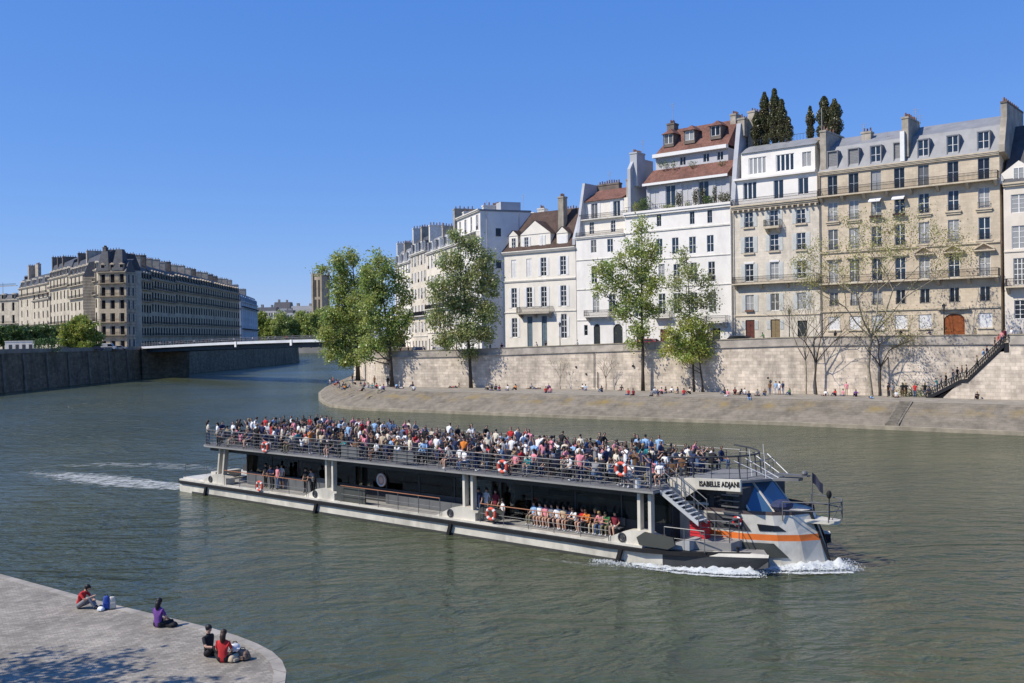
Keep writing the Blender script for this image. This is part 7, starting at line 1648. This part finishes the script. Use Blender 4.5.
fore(hi2, (0, -.09, .79), fp(158, 627), face_to(.4, 1), 'purple', 'black', 'long haired person in purple sitting alone on the kerb, facing the river', hair=0, longh=True)
fore(hi3, (0, -.01, .79), fp(209, 656), face_to(1, -.6), 'black', 'black', 'person in black sitting sideways, leftmost of the foreground pair', hair=0, longh=False)
fore(hi2, (0, -.09, .79), fp(223, 662), face_to(.1, 1), 'red', 'black', 'long haired person in red with bare arms sitting right of the companion in black', hair=1, longh=True)
def bag(p, label, w, d, h, mat, rz=0, strap=True, name='bag', handles=False, lean=0):
    root = empty(name, p, rz); tag(root, label, 'bag'); m = MB(); pts = []
    m.prism([(-w/2, -d/2), (w/2, -d/2), (w/2, d/2), (-w/2, d/2)], 0, h); o = m.build('body', mat, root, smooth=True); md = o.modifiers.new('b', 'BEVEL'); md.width = min(w, d)*.3; md.segments = 3
    for vtx in o.data.vertices:
        if vtx.co.z > h*.5: vtx.co.x *= .72; vtx.co.y *= .6; vtx.co.x += lean
    m = MB(); m.tube([(-w*.2+lean*.8, 0, h*.93), (-w*.12+lean, 0, h+.05), (w*.12+lean, 0, h+.05), (w*.2+lean*.8, 0, h*.93)], .012, n=6); m.build('handle', BLACK if mat is not BLACK else CLO['grey'], root)
    m = MB(); m.box(-w*.3, w*.3, -d/2-.02, -d/2+.02, h*.15, h*.5); m.build('pocket', mat, root)
    return root
bag(fp(106.5, 609), 'upright blue bag standing between the person in red and the white tote', .26, .22, .46, pmat('blue_fabric', (.03, .07, .30), .7), R(15))
bag(fp(112.5, 608.5), 'cream tote bag standing right of the blue bag', .24, .16, .42, CLO['cream'], R(25))
bag(fp(101, 610.5), 'small crumpled white bag lying left of the blue bag', .26, .2, .14, CLO['white'], R(-10))
bag(fp(171, 626), 'black bag lying on the kerb right of the person in purple', .5, .3, .16, CLO['black'], R(-20))
bag(fp(243, 659), 'brown patterned backpack lying right of the pair in the foreground', .48, .34, .28, pmat('tan_patterned_fabric', (.20, .13, .09), .8, .8, 14), R(-25))
bag(fp(235, 652), 'crumpled white shopping bag behind the brown backpack', .34, .28, .26, CLO['white'], R(30))
bag(fp(234, 661), 'pale coat bundle lying against the brown backpack', .42, .25, .2, CLO['beige'], R(60), name='coat')
# ================= bridge, towers, lamps, cars, sky, camera =================
BR0 = Vector((-119.5, 322)); BR1 = Vector((-36, 236)); bd = BR1-BR0; bl_ = bd.length; bt = bd.normalized(); bn = Vector((-bt.y, bt.x))
br = empty('road_bridge', (BR0.x, BR0.y, 0), math.atan2(bt.y, bt.x)); tag(br, 'low flat steel bridge with pale edge beam crossing between the two islands', 'bridge')
def bz(t): return 9.75+1.45*math.sin(math.pi/2*min(1, t*1.05))
FASC = pmat('pale_bridge_paint', (.58, .60, .62), .6, .08, .3, stain=.15); STL = pmat('dark_bridge_steel', (.06, .07, .08), .6, .15, .5)
nseg = 24
fa = MB(); gi = MB(); dk = MB(); par = MB()
for k in range(nseg):
    t0, t1 = k/nseg, (k+1)/nseg; x0, x1 = t0*bl_, t1*bl_; z0, z1 = bz(t0), bz(t1)
    for y in (0,): fa.extr([(x0, y, z0-.25), (x1, y, z1-.25), (x1, y, z1+.45), (x0, y, z0+.45)], (0, .3, 0))
    for y in (1.2,): gi.extr([(x0, y, z0-1.5), (x1, y, z1-1.5), (x1, y, z1-.1), (x0, y, z0-.1)], (0, .6, 0))
    dk.extr([(x0, .3, z0-.2), (x1, .3, z1-.2), (x1, .3, z1+.1), (x0, .3, z0+.1)], (0, 14.7, 0))
fo_ = fa.build('edge_beam', FASC, br); go_ = gi.build('girder', STL, br); linkcopy(fo_, br, loc=(0, 15, 0)); linkcopy(go_, br, loc=(0, 12, 0)); dk.build('bridge_deck', ASPH, br)
for y in (.15, 15.1):
    par = MB()
    for k in range(nseg*8):
        t = k/nseg/8; x = t*bl_; par.box(x-.03, x+.03, y-.03, y+.03, bz(t)+.3, bz(t)+1.45)
    for k in range(nseg):
        t0, t1 = k/nseg, (k+1)/nseg
        for h in (1.45, 1.0): par.tube([(t0*bl_, y, bz(t0)+h), (t1*bl_, y, bz(t1)+h)], .05, n=4)
    par.build('bridge_railing', STEEL, br)
m = MB(); m.box(-3, 2, -.5, 15.5, 0, 9.6); m.build('abutment', LWALL, br); m = MB(); m.box(bl_-1, bl_+8, -1, 16, -.5, 9.4); m.build('abutment', WST, br)
for px in (236, 291.5):
    x = None
    d = ray(px, 345); k = (BR0.dot(bn))/(d.x*bn.x+d.y*bn.y); p = Vector((d.x*k, d.y*k)); s = (p-BR0).dot(bt); MB().box(s-.45, s+.45, -.25, -.003, bz(s/bl_)-1.0, bz(s/bl_)+.5).build('navigation_board', WHITE, br)
# crowd on the bridge (uncountable, a few pixels each) as one object built from low figures
cm_ = bmesh.new(); fm = FIG['walk'][0]; mats_c = [SK[0], CLO['grey'], CLO['black'], HR[0], SHOE[0], CLO['white'], CLO['navy'], CLO['red']]
V = []; Fc = []; MI = []
src = [tuple(v.co) for v in FIG['walk'][0].vertices]; srf = [tuple(p.vertices) for p in FIG['walk'][0].polygons]; smi = [p.material_index for p in FIG['walk'][0].polygons]
crowd_spots = [(rnd.random(), rnd.uniform(.7, 1.6)) for _ in range(34)]
B3 = Matrix.Translation((BR0.x, BR0.y, 0)) @ Matrix.Rotation(math.atan2(bt.y, bt.x), 4, 'Z')
for t, y in crowd_spots:
    off = len(V); a = rnd.random()*6.28; tm = rnd.choice([1, 2, 5, 6, 7, 5]); M4 = B3 @ Matrix.Translation((t*bl_, y, bz(t)+.1)) @ Matrix.Rotation(a, 4, 'Z')
    V += [tuple(M4 @ Vector(s)) for s in src]; Fc += [tuple(i+off for i in f_) for f_ in srf]; MI += [tm if i == 1 else i for i in smi]
me = bpy.data.meshes.new('crowd'); me.from_pydata(V, [], Fc)
for m_ in mats_c: me.materials.append(m_)
me.polygons.foreach_set('material_index', MI); me.update(); o = bpy.data.objects.new('crowd', me); C.objects.link(o); tag(o, 'tiny crowd of walkers behind the railing of the far bridge', 'crowd', None, 'stuff')
# ---- vehicles ----
def wheel(parent, x, y, r=.32):
    m = MB(); m.tube([(x, y-.1, r), (x, y+.1, r)], r, n=16); w = m.build('wheel', BLACK, parent); m = MB(); m.tube([(x, y-.115, r), (x, y+.115, r)], r*.58, n=12); m.build('rim', STEEL, w)
def car(loc, rz, mat, label, van=False):
    root = empty('van' if van else 'parked_car', loc, rz); tag(root, label, 'van' if van else 'car', None if van else 'cars parked behind the parapet'); h = 2.1 if van else 1.42
    pr_ = [(-2.2, .35), (2.2, .35), (2.25, .75), (1.5, .92), (.75, h-.05), (-1.5 if not van else -2.15, h), (-2.1, .95), (-2.2, .8)] if not van else [(-2.4, .35), (2.3, .35), (2.4, 1.0), (1.7, 1.2), (1.1, h), (-2.35, h)]
    m = MB(); m.extr([(x, -.88, z) for x, z in pr_], (0, 1.76, 0)); o = m.build('body', mat, root); md = o.modifiers.new('b', 'BEVEL'); md.width = .08; md.segments = 3
    for s in (-1, 1):
        y = s*.885; m = MB(); 
        wp = [(1.25, .95), (.7, h-.12), (-1.3, h-.12), (-1.75, .98)] if not van else [(1.65, 1.22), (1.1, h-.2), (.1, h-.2), (.1, 1.22)]
        m.extr([(x, y, z) for x, z in wp], (0, .01*s, 0)); m.build('side_window', G_DARK, root)
        for x in (-1.35, 1.4): wheel(root, x, s*.8)
    m = MB(); m.quad((1.52, -.7, .94), (1.52, .7, .94), (.82, .62, h-.08), (.82, -.62, h-.08)) if not van else m.quad((1.76, -.75, 1.24), (1.76, .75, 1.24), (1.2, .7, h-.1), (1.2, -.7, h-.1)); m.build('windscreen', G_DARK, root)
    for s in (-1, 1): MB().box(2.2, 2.32, s*.65-.14, s*.65+.14, .62, .76).build('headlight', WHITE, root)
    return root
d = lbp(108, 300); car((d[0], d[1], 9.25), R(5), pmat('car_white', (.6, .6, .6), .3, .03), 'white van parked on the left bank in front of the corner block', True)
car_cols = [((.22, .02, .03), 'dark red'), ((.03, .03, .035), 'black'), ((.3, .3, .31), 'silver'), ((.02, .03, .07), 'dark blue')]
for px, (c, nm), lb in ((650, car_cols[0], 'dark red car parked behind the parapet below the tallest slender tree'), (742, car_cols[1], 'black car parked left of the narrow stone house doors'), (430, car_cols[2], 'silver car parked behind the parapet left of the oval tree'), (410, car_cols[3], 'dark blue car parked behind the parapet by the curved row of houses')):
    p = fpt(px, -3.2) if px > 500 else (at_depth(px, 345, 200 if px == 430 else 215).x+1.5, 200 if px == 430 else 215); car((p[0], p[1], zledge(p[0])+.02), math.atan2(FDIR.y, FDIR.x) if px > 500 else R(105), pmat('car_'+nm.replace(' ', '_'), c, .3, .03, coat=.5), lb)
# cars on the left bank, far
for k, (px, lb, c) in enumerate(((66, 'black car parked left of the white van on the left bank', 1), (119, 'silver car parked right of the white van at the bridgehead', 2), (96, 'dark blue car parked under the willow edge on the left bank', 3))):
    d = lbp(px, 288 if px < 100 else 302); car((d[0], d[1], 9.25), R(8*k), MATS['car_'+car_cols[c][1].replace(' ', '_')], lb)
# terrace building with white wall, left bank low pavilion
m = MB(); a, b = lbp(5, 268), lbp(34, 268); 
pv_ = empty('garden_kiosk', (a[0], a[1], 9.22)); tag(pv_, 'low pale kiosk wall behind the parapet below the clipped trees', 'wall'); m.box(0, b[0]-a[0], 0, .4, 0, 2.9).box(-.1, b[0]-a[0]+.1, -.1, .5, 2.9, 3.1); m.build('wall', OFFW, pv_)
for k in range(4): MB().box(1+k*1.8, 1.9+k*1.8, -.03, -.001, 0, 2.1).build('opening', DARKP, pv_)
# round pale building with dark dome
p = lbp(8, 470); zt_ = H+(346-306)*.47-9.2
rd = empty('round_building', (p[0], p[1], 9.2)); tag(rd, 'pale round building with dark dome at the left edge', 'building')
r0 = 10*.47*1.05
m = MB(); m.tube([(0, 0, 0), (0, 0, zt_)], r0, n=28); m.build('wall', pmat('pale_sheeting', (.55, .56, .58), .8, .08, .2), rd)
m = MB()
for k in range(28): a_ = 6.283*k/28; m.box(r0*math.cos(a_)-.06, r0*math.cos(a_)+.06, r0*math.sin(a_)-.06, r0*math.sin(a_)+.06, 2, zt_)
m.build('pilaster', OFFW, rd); m = MB(); m.tube([(0, 0, zt_), (0, 0, zt_+.6), (0, 0, zt_+1.5), (0, 0, zt_+3), (0, 0, zt_+4.2), (0, 0, zt_+4.6)], [r0*1.06, r0*1.02, r0*.92, r0*.7, r0*.35, .1], n=28); m.build('dome', pmat('slate_dome', (.06, .065, .085), .5, .2, .5), rd)
m = MB(); m.tube([(-2, 0, zt_+4), (-2, 0, zt_+11)], .12, n=5); m.build('mast', ANT, rd)
q0 = lbp(-12, 460); q1 = lbp(19, 450); farblock('apartment_building', 'low dark roofed house behind the round domed building', q0, q1, 9.2, hz(5, 300, 455), 3, 4, LB_LIT, mans=3)
# far skyline
fr = Facade('apartment_building', 'long low far building with flat roof beyond the bridge', lbp(256, 1040), lbp(312, 1040), 5)
def farhouse(px0, px1, ytop, D, name, label, mat, roof, rh=3, n=8, fl=5):
    a, b = lbp(px0, D), lbp(px1, D); Hh = hz((px0+px1)/2, ytop, D)+9.25-5; f = Facade(name, label, a, b, 5); fh = Hh/fl
    for i in range(n):
        for r in range(fl):
            o = bpy.data.objects.new('window', SMALLW); C.objects.link(o); o.parent = f.root; x = f.W*(i+.5)/n; ww = f.W/n*.4; o.location = (x-ww/2, -.1, fh*r+1.5); o.scale = (ww, 1, fh*.55)
    f.wall(0, f.W, 0, Hh, 20, mat); m = MB(); m.extr([(0, 0, Hh), (0, 5, Hh+rh), (0, 15, Hh+rh), (0, 20, Hh)], (f.W, 0, 0)); m.build('roof', roof, f.root)
    f.chimney(f.W*.2, f.W*.3, 6, 10, Hh+rh-1, Hh+rh+3, CHIM, 0); f.chimney(f.W*.7, f.W*.78, 6, 10, Hh+rh-1, Hh+rh+2.5, CHIM, 0); return f
bpy.data.objects.remove(fr.root)
farhouse(256, 276, 311, 1040, 'apartment_building', 'far pale building behind the first far bank trees', OFFW, SLATE, 4)
farhouse(274, 290, 308.5, 1075, 'apartment_building', 'far grey building with dark roof block left of the white gable', GREYWALL, SLATE, 7)
farhouse(284, 293, 313, 1030, 'apartment_building', 'small bright white gable building above the far trees', ST_WHITE, SLATE, 3, 3)
farhouse(291, 316, 309.5, 1060, 'apartment_building', 'far slate roofed building left of the square tower', OFFW, ZINC, 4)
farhouse(326, 372, 312, 1060, 'apartment_building', 'far building right of the square tower behind the trees', OFFW, ZINC, 4)
# square gothic tower
D = 1050; a = lbp(313.6, D); b = lbp(321.5, D); c = lbp(327, D+5); zt_ = hz(320, 275, D)+9.25-5
tw_ = empty('church_tower', (a[0], a[1], 5), R(-28)); tag(tw_, 'tall square gothic stone tower rising above the far trees', 'tower'); TST = pmat('tower_limestone', (.36, .30, .22), .85, .25, .12, stain=.4)
s_ = 11.6; m = MB(); m.box(0, s_, 0, s_, 0, zt_); m.build('shaft', TST, tw_)
for x in (0, s_):
    for y in (0, s_): 
        m = MB(); m.box(x-1.1, x+1.1, y-1.1, y+1.1, 0, zt_+1.5).tube([(x, y, zt_+1.5), (x, y, zt_+5.5)], [1.0, .1], n=6); m.build('buttress', TST, tw_)
for k in range(2):
    for z0, z1 in ((zt_*.42, zt_*.66), (zt_*.70, zt_*.93)):
        x = s_*(.3+.4*k); MB().box(x-1, x+1, -.25, -.01, z0, z1).build('tall_opening', pmat('tower_opening', (.05, .045, .04), .9), tw_); MB().box(-.25, -.01, x-1, x+1, z0, z1).build('tall_opening', MATS['tower_opening'], tw_)
m = MB(); 
for k in range(9): m.box(k*s_/9+.2, k*s_/9+.9, -.4, .4, zt_, zt_+1.4)
m.box(-.5, s_+.5, -.5, s_+.5, zt_-1.2, zt_-.3); m.build('parapet', TST, tw_)
# ---- street lamps ----
def lamp(px, ybase_z, D, h, label):
    p = at_depth(px, 340, D); root = empty('street_lamp', (p.x, p.y, ybase_z)); tag(root, label, 'street lamp', 'street lamps along the quay')
    m = MB(); m.tube([(0, 0, 0), (0, 0, .8), (0, 0, .85), (0, 0, h)], [.14, .12, .07, .05], n=8); m.build('post', IRON, root)
    m = MB(); m.tube([(0, 0, h), (0, 0, h+.12), (0, 0, h+.55)], [.08, .14, .24], n=6); m.build('lantern', pmat('lantern_glass', (.12, .12, .11), .2), root)
    m = MB(); m.tube([(0, 0, h+.55), (0, 0, h+.75), (0, 0, h+.9)], [.28, .12, .03], n=6); m.build('lantern_cap', IRON, root)
lamp(944.2, 9.87, 131.5, 4.2, 'black street lamp standing left of the brown arched door'); lamp(971.5, 9.87, 136, 2.7, 'short black post lamp right of the brown arched door'); lamp(789.5, 9.8, 145, 4.2, 'black street lamp in front of the narrow stone house'); lamp(560, 8.9, 168, 4.0, 'black street lamp before the brown roofed house'); lamp(435, 8.3, 182, 4.0, 'black street lamp left of the oval tree')
# ---- sky, sun, camera ----
SUN = Vector((-.93, -.28, 0)).normalized()*math.cos(R(47)) + Vector((0, 0, math.sin(R(47))))
wd = bpy.data.worlds.new('World'); scene.world = wd; wd.use_nodes = True; nt = wd.node_tree; bg = nt.nodes['Background']
sky = nt.nodes.new('ShaderNodeTexSky'); sky.sky_type = 'NISHITA'; sky.sun_disc = False; sky.sun_elevation = R(47); sky.sun_rotation = math.atan2(SUN.x, SUN.y); sky.altitude = 100; sky.air_density = 1.0; sky.dust_density = .0; sky.ozone_density = 3.0
mx_ = nt.nodes.new('ShaderNodeMix'); mx_.data_type = 'RGBA'; mx_.inputs[0].default_value = .54; mx_.inputs[7].default_value = (.08, 1.5, 6.3, 1); nt.links.new(sky.outputs[0], mx_.inputs[6]); nt.links.new(mx_.outputs[2], bg.inputs[0]); bg.inputs[1].default_value = .118
ld = bpy.data.lights.new('sun', 'SUN'); ld.energy = 4.7; ld.angle = R(.53); ld.color = (1.0, .93, .82); lo = bpy.data.objects.new('sun', ld); C.objects.link(lo); lo.rotation_euler = (-SUN).to_track_quat('-Z', 'Y').to_euler()
cd = bpy.data.cameras.new('camera'); co = bpy.data.objects.new('camera', cd); C.objects.link(co); cd.sensor_width = 36; cd.lens = 36*F/1024; cd.clip_end = 9000; cd.clip_start = .3
co.matrix_world = Matrix(((_r.x, _u.x, -_f.x, 0), (_r.y, _u.y, -_f.y, 0), (_r.z, _u.z, -_f.z, H), (0, 0, 0, 1))); scene.camera = co
# off-frame plane tree on the foreground quay, casts the shadow in the lower left corner
b = (-20.3, 24.5, FGZ)
tree('leafy quay tree standing out of frame on the left, casting the foreground shadow', b, [((b[0]+dx, b[1]+dy, FGZ+h), (r*1.2, r*.75, r*.45)) for dx, dy, h, r in ((0, 0, 8.5, 1.8), (1.6, -1.0, 9.5, 1.6), (-1.4, 1.2, 10, 1.6), (.4, -2.4, 7.8, 1.5), (1.4, 1.2, 7.2, 1.3))], tr=.2, leaf=LEAF_MID, size=.2, nsub=7, per=45, subr=.6)
scene.view_settings.view_transform = 'Standard'; scene.view_settings.look = 'None'; scene.view_settings.exposure = 0.22; scene.view_settings.gamma = 1
